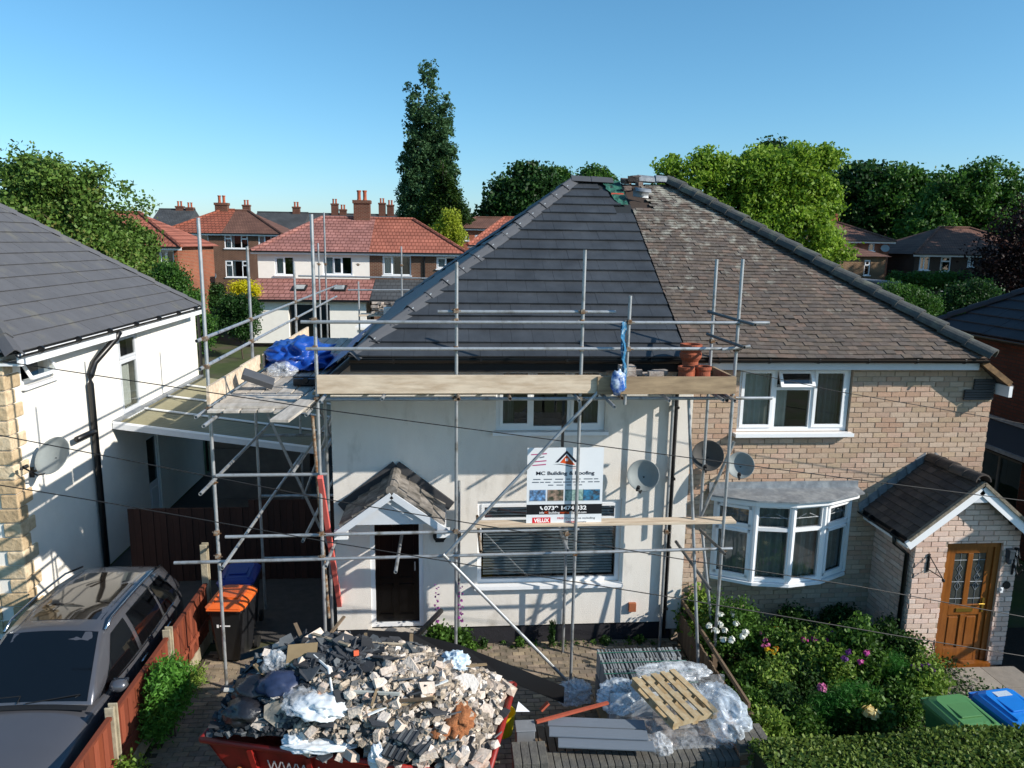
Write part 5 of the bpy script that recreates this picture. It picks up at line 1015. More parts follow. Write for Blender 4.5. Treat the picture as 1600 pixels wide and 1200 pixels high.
for x in (-1.2, 1.2): MB().tube((x, -.86, .8), (x, -1.0, .8), .04, 10).tube((x, .86, .8), (x, 1.0, .8), .04, 10).build('lifting_lug', mat('lug_rust', '8a4a20', .7, .2, 8), sk)
text('WWW.AL', 0, 1, 0, 1, mat('faded_white', 'b9a9a4', .7, .1, 9), parent=sk, frame=lambda u, v: V((-.85+u*.75, -.885-.0, .85+v*.14)) )
def sk2w(u, v, z=0): return SCN+Matrix.Rotation(SA, 3, 'Z') @ V((u, v, z))
def hh_(u, v):
    a = max(0, 1-(abs(u+.12)/1.85)**2.6); b = max(0, 1-(abs(v-.05)/1.0)**2.2); return SKZ-.02+.8*a*b**.8-.05+.05*noise.noise(V((u*3, v*3, 7)))
M_rub = mat('rubble_dust', None, .95, .3, 14, rnd=.3, pal=['9c8f80', 'a89a88', '8f8578', '5a5a5a', 'b5a898', 'c4bab0'], bump=.8, bscale=40)
mb = MB(); n = 40
for i in range(n+1):
    for j in range(n//2+1): u, v = -1.6+3.2*i/n, -.82+1.64*j/(n//2); mb.v.append(sk2w(u, v, hh_(u, v)-.06))
k = n//2+1; mb.f = [(i*k+j, (i+1)*k+j, (i+1)*k+j+1, i*k+j+1) for i in range(n) for j in range(n//2)]
rub = mb.build('rubble_fill', mat('rubble_base', '6a6058', .95, .35, 9, bump=1, bscale=30, col2='3c3d40', thr=.5)); tag(rub, 'fine rubble and dust filling the red skip', 'rubble', kind='stuff')
rr = random.Random(77)
def jbox(a, b, c, j, rnd_):
    v = [V((x*a, y*b, z*c))+V((rnd_.uniform(-j, j)*a, rnd_.uniform(-j, j)*b, rnd_.uniform(-j, j)*c)) for x in (-1, 1) for y in (-1, 1) for z in (-1, 1)]
    return v, [(0,1,3,2),(4,6,7,5),(0,4,5,1),(2,3,7,6),(0,2,6,4),(1,5,7,3)]
M_rb = mat('rubble_brick', None, .95, .15, 10, rnd=.15, pal=['b3a294', 'beac9c', 'a39182', 'c8b9ab', 'b5937e', 'cfc3b8'], bump=.6, bscale=35, col2='d8cec2', thr=.6)
M_rs = mat('rubble_slate', None, .85, .2, 6, rnd=.25, pal=['2b2d31', '383b40', '44494e', '55595c', '303338'], bump=.2, bscale=40)
M_rp = mat('rubble_plaster', None, .95, .12, 8, rnd=.14, pal=['c9bfb2', 'd8d0c6', 'b8aca0', 'cbbcae', 'ded8d0'], bump=.7, bscale=30)
shapes = {'b': [rawmesh('broken_brick', *jbox(.1*s, .055, .04, .26, rr), M_rb) for s in (1, .8, .6, .45, 1.05, .7, .5, .9)], 't': [], 'p': []}
for i in range(6):
    k = rr.choice((4, 5, 5, 6)); pts_ = [(math.cos(2*math.pi*(j+rr.uniform(-.3, .3))/k)*rr.uniform(.07, .17), math.sin(2*math.pi*(j+rr.uniform(-.3, .3))/k)*rr.uniform(.05, .12)) for j in range(k)]
    mb = MB().prism([(x, y, -.006) for x, y in pts_], (0, 0, .014)); shapes['t'].append(rawmesh('slate_shard', mb.v, mb.f, M_rs))
for i in range(5):
    bm = bmesh.new(); bmesh.ops.create_icosphere(bm, subdivisions=1, radius=.075); 
    for v in bm.verts: v.co *= rr.uniform(.6, 1.25); v.co.z *= .7
    me = bpy.data.meshes.new('plaster_lump'); bm.to_mesh(me); bm.free(); me.materials.append(M_rp); shapes['p'].append(me)
LAB = {'b': ('broken_brick', 'broken buff brick lying in the heap on the skip', 'brick', 'broken bricks in the skip'), 't': ('slate_shard', 'broken dark grey slate shard in the heap on the skip', 'slate', 'broken slates in the skip'), 'p': ('plaster_lump', 'pale lump of plaster or mortar in the heap on the skip', 'rubble lump', 'plaster lumps in the skip')}
def zone(u, v, r_):
    if u < -.55: return 't' if r_ < .72 else ('b' if r_ < .86 else 'p')
    if u < .22 and v > -.3: return 't' if r_ < .88 else ('b' if r_ < .96 else 'p')
    if u > .0 and v > -.2: return 'p' if r_ < .5 else ('b' if r_ < .85 else 't')
    return 'b' if r_ < .42 else ('t' if r_ < .75 else 'p')
cnt = 0; tries = 0
while cnt < 330 and tries < 5000:
    tries += 1; u, v = rr.uniform(-1.55, 1.5), rr.uniform(-.84, .84); kd = zone(u, v, rr.random()); nm, lb_, ct, gp = LAB[kd]
    tl = .35 if kd == 't' else .6; z = hh_(u, v)+rr.uniform(-.03, .05)
    gx_ = (hh_(u+.05, v)-hh_(u-.05, v))/.1; gy_ = (hh_(u, v+.05)-hh_(u, v-.05))/.1
    M_ = Matrix.Translation(sk2w(u, v, z)) @ Matrix.Rotation(rr.uniform(0, 6.28), 4, 'Z') @ Matrix.Rotation(-gy_*.0+rr.gauss(0, tl), 4, 'X') @ Matrix.Rotation(rr.gauss(0, tl), 4, 'Y') @ Matrix.Scale(rr.uniform(.5, 1.2)*(1.25 if kd == 't' else 1), 4)
    o = inst(nm, rr.choice(shapes[kd]), M_, None); tag(o, lb_, ct, gp); cnt += 1
for i in range(60):                                    # pieces spilling over the right end and the near rim
    if i < 28: u, v = rr.uniform(1.45, 1.66), rr.uniform(-.8, .8)
    else: u, v = rr.uniform(-.4, 1.5), rr.uniform(-.9, -.74)
    kd = rr.choice('bbpt'); nm, lb_, ct, gp = LAB[kd]; z = SKZ+rr.uniform(.02, .1)
    o = inst(nm, rr.choice(shapes[kd]), Matrix.Translation(sk2w(u, v, z)) @ Matrix.Rotation(rr.uniform(0, 6.28), 4, 'Z') @ Matrix.Rotation(rr.gauss(0, .5), 4, 'X') @ Matrix.Scale(rr.uniform(.7, 1.25), 4), None); tag(o, lb_, ct, gp)
mb = MB(); mbd = MB()
for i in range(5200):
    u, v = rr.uniform(-1.58, 1.55), rr.uniform(-.84, .84); s_ = rr.uniform(.008, .035); v_, f_ = jbox(s_*rr.uniform(.6, 2.2), s_, s_*.6, .3, rr)
    R_ = Matrix.Rotation(rr.uniform(0, 6.28), 3, 'Z') @ Matrix.Rotation(rr.uniform(-1, 1), 3, 'X'); c = sk2w(u, v, hh_(u, v)+rr.uniform(-.02, .02)); (mbd if (u < .18+.2*noise.noise(V((u*2, v*3, 1))) and v > -.3) or u < -.5+.3*noise.noise(V((u*2, v*3, 5))) else mb).add([c+R_ @ x for x in v_], f_)
tag(mbd.build('slate_chips', M_rs), 'small dark slate chips on the left of the skip heap', 'rubble', kind='stuff')
tag(mb.build('rubble_chips', M_rub), 'small rubble chips strewn over the skip heap', 'rubble', kind='stuff')
def onheap(px_, py_):
    d = ray(px_, py_); t = (2.3-CAM.z)/d.z
    for i in range(400):
        p = CAM+d*t; l = Matrix.Rotation(-SA, 3, 'Z') @ (p-SCN)
        if p.z <= (hh_(l.x, l.y) if abs(l.x) < 1.65 and abs(l.y) < .9 else .8): return p
        t += .012
    return p
def item(o, l, c): return tag(o, l, c)
p = onheap(505, 1105); item(lump('white_rubble_sack', p+V((0, 0, .02)), (.26, .2, .1), 11, M_bagw, .38, 1.3), 'crumpled white plastic sack in the middle left of the skip heap', 'sack')
p = onheap(475, 1095); item(lump('grey_plastic_sheet', p+V((0, 0, .02)), (.2, .22, .09), 12, M_film, .42, 1.4, 5), 'clear grey plastic sheet beside the white sack on the heap', 'plastic')
p = onheap(430, 1045); item(lump('knotted_bag', p+V((0, 0, .05)), (.12, .1, .15), 13, M_film, .42, 1.4, 5), 'knotted clear bag at the left top of the skip heap', 'bag')
p = onheap(500, 1165); item(lump('white_wrapping', p+V((0, 0, .0)), (.33, .1, .05), 14, M_bagw, .38, 1.3), 'long white wrapping lying along the near edge of the heap', 'wrapping')
p = onheap(465, 1155); item(lump('white_rag', p+V((0, 0, .0)), (.16, .08, .05), 15, M_bagw, .38, 1.3), 'small white rag left of the long white wrapping', 'rag')
p = onheap(590, 1188); item(lump('white_bucket_liner', p+V((0, 0, .03)), (.08, .08, .14), 16, M_bagw, .38, 1.3), 'upright white liner at the near edge of the skip', 'liner')
p = onheap(710, 1040); item(lump('pale_blue_bag', p+V((0, 0, .05)), (.15, .1, .11), 17, mat('pale_blue_bag', 'b9cbd8', .4, .15, 6, bump=.4), .45, 2.2), 'pale blue plastic bag at the back right of the heap', 'bag')
M_blk = mat('black_bag', '1b1c22', .35, .2, 7, spec=.6, bump=.5, bscale=14)
for i, (x, y, lb_) in enumerate([(400, 1075, 'black bin bag slumped at the left end of the skip heap'), (385, 1110, 'lower black bin bag hanging over the left skip rim'), (440, 1070, 'navy blue bag beside the black bags on the heap')]): p = onheap(x, y); item(lump('bin_bag', p+V((0, 0, -.0)), (.22, .18, .12), 21+i, M_blk if i < 2 else mat('navy_bag', '2a3550', .4, .2, 7), .4, 1.9, 3), lb_, 'bag')
M_sand = mat('brown_sand', '8a5433', .95, .3, 14, bump=1, bscale=50, col2='a56d45', thr=.55)
p = onheap(715, 1115); item(lump('sand_spill', p-V((0, 0, .03)), (.17, .3, .1), 31, M_sand, .3, 2.6, 4, ridged=False), 'reddish brown sand spill on the right of the skip heap', 'sand')
p = onheap(690, 1140); item(lump('sand_clod', p-V((0, 0, .03)), (.16, .12, .07), 32, M_sand, .3, 2.6, 3, ridged=False), 'small reddish sand patch below the main sand spill', 'sand')
def stick(px1, px2, w_, h_, m, name, l, c, dz=.05, mid=None):
    a, b = onheap(*px1)+V((0, 0, dz)), onheap(*px2)+V((0, 0, dz))
    if mid:
        mm = onheap(*mid)+V((0, 0, dz+.03)); o = MB().pipe([a, a.lerp(mm, .6), mm, mm.lerp(b, .5), b], w_/2, 6).build(name, m)
    else: o = MB().beam(a, b, w_, h_).build(name, m)
    return item(o, l, c)
for i in range(14):
    u, v = rr.uniform(-1.3, 1.3), rr.uniform(-.6, .7); a_ = rr.uniform(0, 3.1); l_ = rr.uniform(.15, .4); c = sk2w(u, v, hh_(u, v)+.05); d_ = V((math.cos(a_)*l_, math.sin(a_)*l_, rr.uniform(-.06, .1)))
    tag(MB().beam(c-d_, c+d_, rr.uniform(.025, .05), rr.uniform(.01, .025)).build('lath_offcut', mat('mixed_lath', None, .9, .2, 6, rnd=.2, pal=['8a765a', 'a89a84', 'c8c4bc', '6a5a48'])), 'short timber or plastic offcut poking out of the skip heap', 'offcut', 'offcuts in the skip')
M_lath = mat('old_lath', 'a08c6c', .9, .2, 6); M_cord = mat('white_cord', 'd4d8d8', .6, .1, 6)
stick((545, 1125), (680, 1100), .05, .025, M_lath, 'timber_lath', 'brown timber lath lying across the middle of the heap', 'timber', .08); stick((575, 1130), (700, 1075), .028, .014, M_cord, 'white_trim', 'thin white trim strip lying beside the brown lath', 'trim', .1)
stick((490, 1030), (522, 1105), .03, .02, M_cord, 'white_cable_trunking', 'bent white trunking strip at the left of the heap', 'trunking', .05, (514, 1055)); stick((455, 1045), (520, 1105), .022, .02, mat('grey_strip', 'a9aca6', .6), 'grey_strip', 'thin grey strip crossing beside the white trunking', 'strip', .06)
stick((545, 1088), (625, 1092), .03, .03, mat('grey_strip', ''), 'grey_offcut', 'short pale grey offcut lying on the dark slates', 'offcut', .06); stick((606, 1005), (653, 1095), .07, .09, M_blackpvc, 'gutter_offcut', 'black plastic gutter offcut dividing slates from plaster', 'gutter', .07)
stick((552, 998), (557, 1028), .06, .06, mat('orange_tube', 'd8603a', .5), 'sealant_tube', 'orange sealant tube standing on the dark slates', 'tube', .06); stick((640, 1010), (690, 958), .06, .06, M_blackpvc, 'downpipe_length', 'loose black downpipe length sticking up from the heap to the door', 'pipe', .05)
p = onheap(472, 1030); item(MB().ob(p+V((0, 0, .06)), (.17, .02, 0), (0, .09, .09), (0, -.006, .006)).build('brown_hardboard', mat('hardboard', '7d6c50', .8, .1, 5)), 'flat piece of brown board on the top left of the heap', 'board')
for i, (x, y, rz) in enumerate([(640, 1140, .4), (625, 1165, .5), (660, 1155, .2)]):
    p = onheap(x, y); t = thing('ribbed_tile', ['grey ribbed roof tile uppermost of three near the skip front', 'grey ribbed roof tile lowest of three near the skip front', 'grey ribbed roof tile rightmost of three near the skip front'][i], 'roof tile', p, rot=(.25, .1, rz-.9))
    MB().box(-.13, .13, -.18, .18, .0, .018).build('slab', M_rs, t)
    for k in range(4): MB().box(-.12+k*.075, -.1+k*.075, -.18, .18, .018, .032).build('rib', M_rs, t)
for i, (x, y, s_, l) in enumerate([(440, 1120, .2, 'sheet of broken grey render at the left of the heap'), (730, 1075, .17, 'large flat pale plaster slab on the right of the heap'), (760, 1120, .13, 'pale plaster slab leaning at the right skip rim'), (410, 1135, .13, 'pale grey slab fragment above the left skip rim')]):
    p = onheap(x, y); k = 7; pts_ = [(math.cos(2*math.pi*j/k)*s_*rr.uniform(.6, 1.1), math.sin(2*math.pi*j/k)*s_*rr.uniform(.6, 1.1)) for j in range(k)]
    c = p+V((0, 0, .06)); item(MB().prism([c+V((a, b*.6, b*.7)) for a, b in pts_], (0, .02, -.02)).build('render_slab', M_rp if i else mat('grey_render', '8b8478', .9, .15, 5)), l, 'slab')
# bent black fascia board lying across the back of the skip
up_ = [(376, 1022), (430, 1005), (500, 991), (570, 984), (640, 988), (720, 1008), (800, 1040), (882, 1073)]; wd_ = [10, 11, 12, 14, 17, 22, 26, 26]
mb = MB()
for (x, y), w_ in zip(up_, wd_):
    a, b = qy(x, y, -2.3), qy(x-1, y+w_, -2.36); nn = V((0, -.012, -.004)); mb.v += [a, b, b+V((0, .012, -.012)), a+V((0, .014, -.01))]
for i in range(7):
    for k in range(4): mb.f.append((4*i+k, 4*i+(k+1) % 4, 4*i+4+(k+1) % 4, 4*i+4+k))
mb.f += [(3, 2, 1, 0), (28, 29, 30, 31)]
item(mb.build('fascia_board', mat('black_fascia', '101012', .45, .1, 4, spec=.35)), 'long bent black plastic fascia board lying behind the skip heap', 'fascia board')
tag(MB().lathe((.72, -2.35, .0), [(.13, 0), (.17, .32), (.175, .33), (.165, .33), (.12, .04)], 22).build('builders_bucket', mat('yellow_plastic', 'c9b21c', .4, .1, 5)), 'yellow builders bucket beside the right end of the skip', 'bucket')
# ------------------------------------------------------------------ front garden wall, tiles, pallet
gw = thing('garden_wall', 'low brick garden wall with piers and dark coping at the bottom edge', 'wall', (2.2, -4.0, 0)); M_gwb = mat('garden_wall_brick', None, .92, .15, 10, rnd=.15, pal=['a37a62', 'b58d74', '93684f', 'b99a84', 'a06f58'], bump=.5, bscale=40)
M_cope = mat('dark_coping', '55534f', .9, .2, 6, rnd=.12, bump=.4, bscale=40, col2='6d6a60', thr=.6)
def bw_(x0, x1, y0, y1, z1, par):
    MB().box(x0+.012, x1-.012, y0+.012, y1-.012, 0, z1).build('core', M_mortar, par)
    bricks(par, (x0, y0+.012, 0), (1, 0, 0), (0, -1, 0), x1-x0, z1, [], M_gwb, L=.225, H=.075, maxn=60, seed=int(x0*10)); bricks(par, (x0+.012, y1, 0), (0, -1, 0), (-1, 0, 0), y1-y0, z1, [], M_gwb, L=.225, H=.075, maxn=30, seed=int(x0*10)+3); bricks(par, (x1-.012, y0, 0), (0, 1, 0), (1, 0, 0), y1-y0, z1, [], M_gwb, L=.225, H=.075, maxn=30, seed=5)
bw_(.72, 1.08, -4.2, -3.86, .86, gw); bw_(3.38, 3.74, -4.05, -3.7, .86, gw); bw_(1.08, 3.38, -4.1, -3.88, .72, gw)
for (x0, x1, y0, y1, z, n) in [(.70, 1.1, -4.22, -3.84, .862, 4), (3.36, 3.76, -4.07, -3.68, .862, 4), (1.1, 3.36, -4.13, -3.85, .722, 26)]:
    w_ = (x1-x0)/n
    for i in range(n): MB().box(x0+i*w_+.004, x0+(i+1)*w_-.004, y0, y1, z, z+.1+rr.uniform(-.004, .004)).build('coping_brick', M_cope, gw, bev=.006)
tk = thing('tile_pack', 'strapped pack of grey roof tiles standing on edge beside the garden fence', 'tile pack', (2.7, -2.25, 0)); M_pt = mat('pack_tile', None, .85, .12, 6, rnd=.15, pal=['7d8286', '868b8e', '74797d', '8d9192'])
MB().box(2.12, 3.32, -2.8, -1.72, 0, .1).build('pallet_base', M_lath, tk)
tt = MB().box(-.011, .011, -.12, .12, 0, .36); ttm = rawmesh('tile', tt.v, tt.f, M_pt)
for lay in range(2):
    for row in range(4):
        for i in range(36 if lay else 36): 
            if lay == 0 and row not in (0, 3) : continue
            inst('tile', ttm, Matrix.Translation((2.14+i*.0328, -2.66+row*.265, .11+lay*.4+rr.uniform(-.004, .008))) @ Matrix.Rotation(rr.uniform(-.06, .06), 4, 'Y'), tk)
for row in range(4): MB().box(2.1, 3.34, -2.67+row*.265, -2.655+row*.265, .885, .889).build('strap', mat('green_strap', '2f6a5c', .5), tk)
MB().box(2.1, 3.32, -2.83, -2.81, .1, .86).build('end_wrap', M_bagw, tk)
M_pal = mat('pallet_wood', 'aa9b7e', .85, .15, 3, rnd=.12, stretch=(4, 4, 4), col2='967a52', thr=.58)
pc = qz(1052, 1092, 1.14); pal_ = thing('pallet', 'pale wooden pallet wrapped in plastic tipped on the front wall', 'pallet', pc, rot=(-.08, .1, RAD(-68)))
pal_.scale = (.86, .86, .9)
for i in range(5): MB().box(-.5, .5, -.4+i*.175, -.4+i*.175+(.1 if i in (0, 2, 4) else .08), .06, .08).build('deck_board', M_pal, pal_)
for x in (-.48, -.06, .36): MB().box(x, x+.13, -.4, .4, -.02, .06).build('bearer', M_pal, pal_)
for y in (-.4, -.05, .3): MB().box(-.5, .5, y, y+.1, -.04, -.021).build('base_board', M_pal, pal_)
def drape(name, pts, zf, seed, m, n=26, amp=.08):
    mb = MB(); A, B, C_, D = [V(x) for x in pts]
    for i in range(n+1):
        for j in range(n+1):
            u, v = i/n, j/n; p = (A*(1-u)+B*u)*(1-v)+(D*(1-u)+C_*u)*v
            q_ = V((p.x*4, p.y*4, seed)); e = noise.noise(q_); e2 = noise.noise(q_*2.6); p = p+V((.03*noise.noise(q_+V((5, 0, 0))), .03*e2, zf(u, v)+amp*(1-2.2*abs(e))+amp*.5*(.6-abs(e2)))); mb.v.append(p)
    mb.f = [(i*(n+1)+j, (i+1)*(n+1)+j, (i+1)*(n+1)+j+1, i*(n+1)+j+1) for i in range(n) for j in range(n)]; return mb.build(name, m)
tag(drape('plastic_wrap', [qz(990, 1172, .85), qz(1150, 1165, .85), qz(1130, 1050, .95), qz(985, 1060, .95)], lambda u, v: -.05+.2*math.sin(math.pi*u)*math.sin(math.pi*v), 4.2, filmmat('thin_film', .16), amp=.03), 'thin clear plastic film stretched over the wooden pallet', 'plastic')
tag(lump('crumpled_wrap', qz(1128, 1112, .98), (.24, .4, .2), 41, M_bagb, .42, 1.3, 5), 'large crumpled bluish clear wrap at the right of the pallet', 'plastic')
tag(lump('bunched_wrap', qz(968, 1088, .92), (.24, .22, .16), 42, M_bagb, .42, 1.3, 5), 'bunched bluish clear wrap left of the pallet above grey boards', 'plastic'); tag(lump('bunched_wrap', qz(1050, 1050, 1.0), (.42, .14, .1), 43, M_film, .42, 1.4, 5), 'clear wrap rolled along the back edge of the pallet', 'plastic'); tag(lump('bunched_wrap', qz(898, 1083, .35), (.22, .15, .15), 44, M_bagb, .42, 1.3, 5), 'small blue and white wrap at the end of the black fascia board', 'plastic')
tag(lump('trailing_wrap', qz(1030, 1168, .8), (.12, .16, .12), 45, M_film, .42, 1.4, 5), 'clear wrap trailing over the coping of the garden wall', 'plastic')
M_clad = mat('grey_cladding', '6d7680', .5, .06, 3, stretch=(1, 8, 8))
for i, (a, b, z, l) in enumerate([((856, 1127), (1008, 1133), .96, 'grey cladding board furthest from the camera on the front wall'), ((858, 1143), (1012, 1149), .98, 'middle grey cladding board on the front wall'), ((872, 1160), (1022, 1166), .95, 'nearest grey cladding board on the front wall')]): tag(MB().beam(qz(*a, z), qz(*b, z), .17, .02).build('cladding_board', M_clad, bev=.003), l, 'cladding board')
tag(MB().beam(qz(838, 1128, 1.02), qz(950, 1098, 1.0), .04, .03).build('red_lath', mat('red_lath', '9a4a34', .8, .15, 5)), 'long red brown lath lying behind the grey cladding boards', 'lath'); tag(MB().beam(qz(845, 1110, 1.02), qz(857, 1098, 1.1), .05, .03).build('red_offcut', mat('red_lath', '')), 'short red offcut standing beside the wall pier', 'offcut')
tag(MB().box(.78, 1.0, -3.7, -3.5, .0, .98).box(.77, 1.01, -3.71, -3.49, .985, 1.0).build('grey_hopper', mat('grey_plastic', '7a7d80', .5, .1, 6), bev=.01), 'grey plastic box standing behind the left wall pier', 'box'); tag(MB().prism([qz(806, 1112, 1.05), qz(828, 1112, 1.05), qz(810, 1096, 1.12)], (0, .01, -.01)).build('white_offcut', M_pvc), 'white triangular offcut beside the grey box at the pier', 'offcut')
mb = MB()
for i in range(7): tag(MB().box(.95+i*.11, 1.04+i*.11, -3.2, -2.5, .12, .2).build('stacked_batten', mat('old_batten_wood', '6a5a48', .9, .2, 4, rnd=.2)), 'old brown batten in the row lying behind the wall pier', 'batten', 'battens laid behind the wall pier')
for i in range(10): pilebrick((2.75+.24*(i % 4)+rr.uniform(-.03, .03), -3.3+.13*(i//4), .62+.075*(i % 2)), rr.uniform(-.3, .3), 'pale brick under the wrapped pallet by the garden fence', 'bricks under the pallet')
tag(MB().box(2.2, 3.7, -3.75, -2.95, 0, .6).box(2.25, 3.65, -3.7, -3.0, .601, .62).build('block_stack', M_usedb), 'stack of pale blocks carrying the wrapped pallet', 'block stack')
# ------------------------------------------------------------------ houses beyond
M_redf = coursemat('dusky_red_tile', '9f7068', '94665d', '643e38', .3, .17, 'x', ms=.02); M_redp = coursemat('bright_red_pantile', 'a86856', '9d5f4e', '784434', .22, .2, 'x', ms=.025); M_brnr = coursemat('brown_tile', '755548', '6b4d42', '453029', .2, .12, 'x', ms=.015)
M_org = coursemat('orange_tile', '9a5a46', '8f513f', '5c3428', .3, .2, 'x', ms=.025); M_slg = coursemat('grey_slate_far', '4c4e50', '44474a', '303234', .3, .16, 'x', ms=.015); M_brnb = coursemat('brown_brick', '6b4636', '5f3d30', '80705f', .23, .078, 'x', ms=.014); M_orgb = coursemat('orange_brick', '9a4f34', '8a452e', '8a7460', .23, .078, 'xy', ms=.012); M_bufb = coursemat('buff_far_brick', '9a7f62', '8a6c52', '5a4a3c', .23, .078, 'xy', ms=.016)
M_dbr = coursemat('dark_brown_brick', '4a382f', '41322b', '5c5046', .23, .078, 'x')
def half(parent, x0, x1, y0, dep, zg, ze, zr, rise, side, wm, rm, wins=(), chim=None):
    """one house: front wall at y0; side -1/1 hips that end, 2 hips both, 0 plain gables"""
    holes = [(a-x0, b-x0, c-zg, d-zg) for (a, b, c, d, *_) in wins]
    mb = MB(); wall_holes(mb, (x0, y0, zg), (1, 0, 0), (0, -1, 0), x1-x0, ze-zg, holes, th=.25); mb.box(x0, x0+.25, y0+.25, y0+dep, zg, ze).box(x1-.25, x1, y0+.25, y0+dep, zg, ze).box(x0+.25, x1-.25, y0+dep-.25, y0+dep, zg, ze)
    mb.build('wall', wm, parent)
    o = .3; a, b = (x0-o if side in (-1, 2, 0) else x0), (x1+o if side in (1, 2, 0) else x1); ya, yb, ym = y0-o, y0+dep+o, y0+dep/2; ra = a+rise if side in (-1, 2) else a; rb = b-rise if side in (1, 2) else b
    t = .12; rfm = MB(); vs_ = [(a, ya, ze), (b, ya, ze), (b, yb, ze), (a, yb, ze), (ra, ym, zr), (rb, ym, zr)]
    rfm.add(vs_, [(0, 1, 5, 4), (2, 3, 4, 5), (1, 2, 5), (3, 0, 4), (3, 2, 1, 0)]); rf0 = rfm.build('roof', rm, parent)
    MB().box(a, b, ya-.02, ya+.03, ze-.17, ze-.003).build('fascia', M_pvc, parent); MB().box(a, b, ya-.12, ya-.022, ze-.06, ze+.02).build('gutter', M_blackpvc, parent)
    hips = [((a, ya, ze), (ra, ym, zr))] if side in (-1, 2) else []
    if side in (1, 2): hips.append(((b, ya, ze), (rb, ym, zr)))
    for p, r_ in hips+[((ra, ym, zr), (rb, ym, zr))]: MB().tube(V(p)+Z*.02, V(r_)+Z*.02, .11, 6).build('ridge_capping', rm, rf0)
    for (c0, c1, d0, d1, cols, *cu) in wins:
        window(parent, (c0, y0, d0), (1, 0, 0), (0, -1, 0), c1-c0, d1-d0, cols, curtain=[(.1, (c1-c0)*.4, M_curtain, .15, .05, d1-d0-.05)] if cu else None)
    if chim:
        for (cx, w_, zt_, npot) in chim: chimney(rf0, cx, ym, w_, zr-.5, zt_, npot)
    return rf0
M_chb = coursemat('chimney_brick', '6a3c2e', '5a3226', '7a6a5a', .23, .078, 'xy')
def chimney(par, cx, cy, w_, z0, z1, npot, m=None):
    ch = MB().box(cx-w_/2, cx+w_/2, cy-.3, cy+.3, z0, z1-.2).box(cx-w_/2-.06, cx+w_/2+.06, cy-.36, cy+.36, z1-.2, z1); ch = ch.build('chimney', m or M_chb, par)
    pass
    for i in range(npot): MB().lathe((cx+(i-(npot-1)/2)*.36, cy, z1), [(.14, 0), (.11, .1), (.11, .5), (.14, .52), (.14, .6), (.09, .6)], 10).build('chimney_pot', M_pot, par)
def B(x, y, d): return qy(x, y, d)
W2 = [(1, [(1, 's')]), (1, [(1, 'f')])]; W3 = [(.6, [(.7, 'f'), (.3, 's')]), (1, [(1, 'f')]), (.6, [(.7, 'f'), (.3, 's')])]
# pair behind the scaffold: white half and brown brick half
y = 33; a, b, c = B(402, 395, y).x, B(577, 396, y).x, B(724, 396, y).x; ze = B(560, 394, y).z; zr = B(565, 341, y+4).z; zg = gz(0, y)
def win(px0, px1, py0, py1, d, cols, cu=1): p, r_ = B(px0, py1, d), B(px1, py0, d); return (p.x, r_.x, p.z, r_.z, cols, cu)
hC = thing('white_semi', 'white walled semi with dusky red roof and skylights behind the scaffold poles', 'house', (a, y, zg))
r0 = half(hC, a, b, y, 8, zg, ze, zr, 3.4, -1, M_renderL, M_redf, [win(430, 459, 401, 430, y, W2), win(505, 550, 401, 429, y, [(1, [(1, 'f')]), (1, [(1, 's')]), (1, [(1, 'f')])])])
chimney(r0, B(566, 330, y+4).x, y+4, 1.0, zr-.3, B(565, 313, y+4).z, 2)
hD = thing('brown_brick_semi', 'brown brick semi with bright red pantile roof next to the white one', 'house', (c, y, zg))
half(hD, b+.01, c, y, 8, zg, ze, zr-.03, 3.4, 1, M_brnb, M_redp, [win(598, 642, 400, 430, y, [(1, [(1, 's')]), (2, [(1, 'f')])]), win(682, 712, 402, 420, y, W2)])
MB().tube((B(663, 400, y).x, y-.06, zg), (B(663, 400, y).x, y-.06, ze), .05, 6).build('downpipe', M_blackpvc, hD)
ze2 = B(480, 468, y-3.2).z
for (hh, xa, xb_, rm, wm) in [(hC, a-.1, b+.3, M_redf, M_renderL), (hD, b+.33, c+.3, M_slg, M_brnb)]:
    zt_ = ze-1.55; MB().prism([(xa, y-.02, zt_), (xa, y-3.5, ze2), (xa, y-3.5, ze2-.1), (xa, y-.02, zt_-.1)], (xb_-xa, 0, 0)).build('extension_roof', rm, hh); 
    wb = MB(); wall_holes(wb, (xa+.2, y-3.2, zg), (1, 0, 0), (0, -1, 0), xb_-xa-.4, ze2-zg-.06, [(2.2, 4.4, 0, 2.1)] if hh is hC else [(1, 3.2, .8, 2.0)]); wb.build('extension_wall', wm, hh); MB().box(xa, xb_, y-3.6, y-3.52, ze2-.1, ze2+.02).build('extension_gutter', M_blackpvc, hh)
    MB().box(xa+2.4, xa+4.6, y-2.9, y-2.8, zg, zg+2.1).build('patio_doors', M_cglass, hh)
for (px0, px1) in [(458, 479), (520, 541)]:
    p = B(px0, 450, y-1.75); r_ = B(px1, 450, y-1.75); k = (zt_-ze2)/3.48; zc = ze2+k*1.75
    sk_ = MB().ob(((p.x+r_.x)/2, y-1.75, zc+.05), ((r_.x-p.x)/2, 0, 0), (0, .42, .42*k), (0, -.05*k, .05)).build('skylight', M_black, hC); MB().ob(((p.x+r_.x)/2, y-1.76, zc+.105), ((r_.x-p.x)/2-.1, 0, 0), (0, .32, .32*k), (0, -.006*k, .006)).build('glass', mat('skylight_glass', '9aa0a0', .1, .1, 3, spec=.8), sk_)
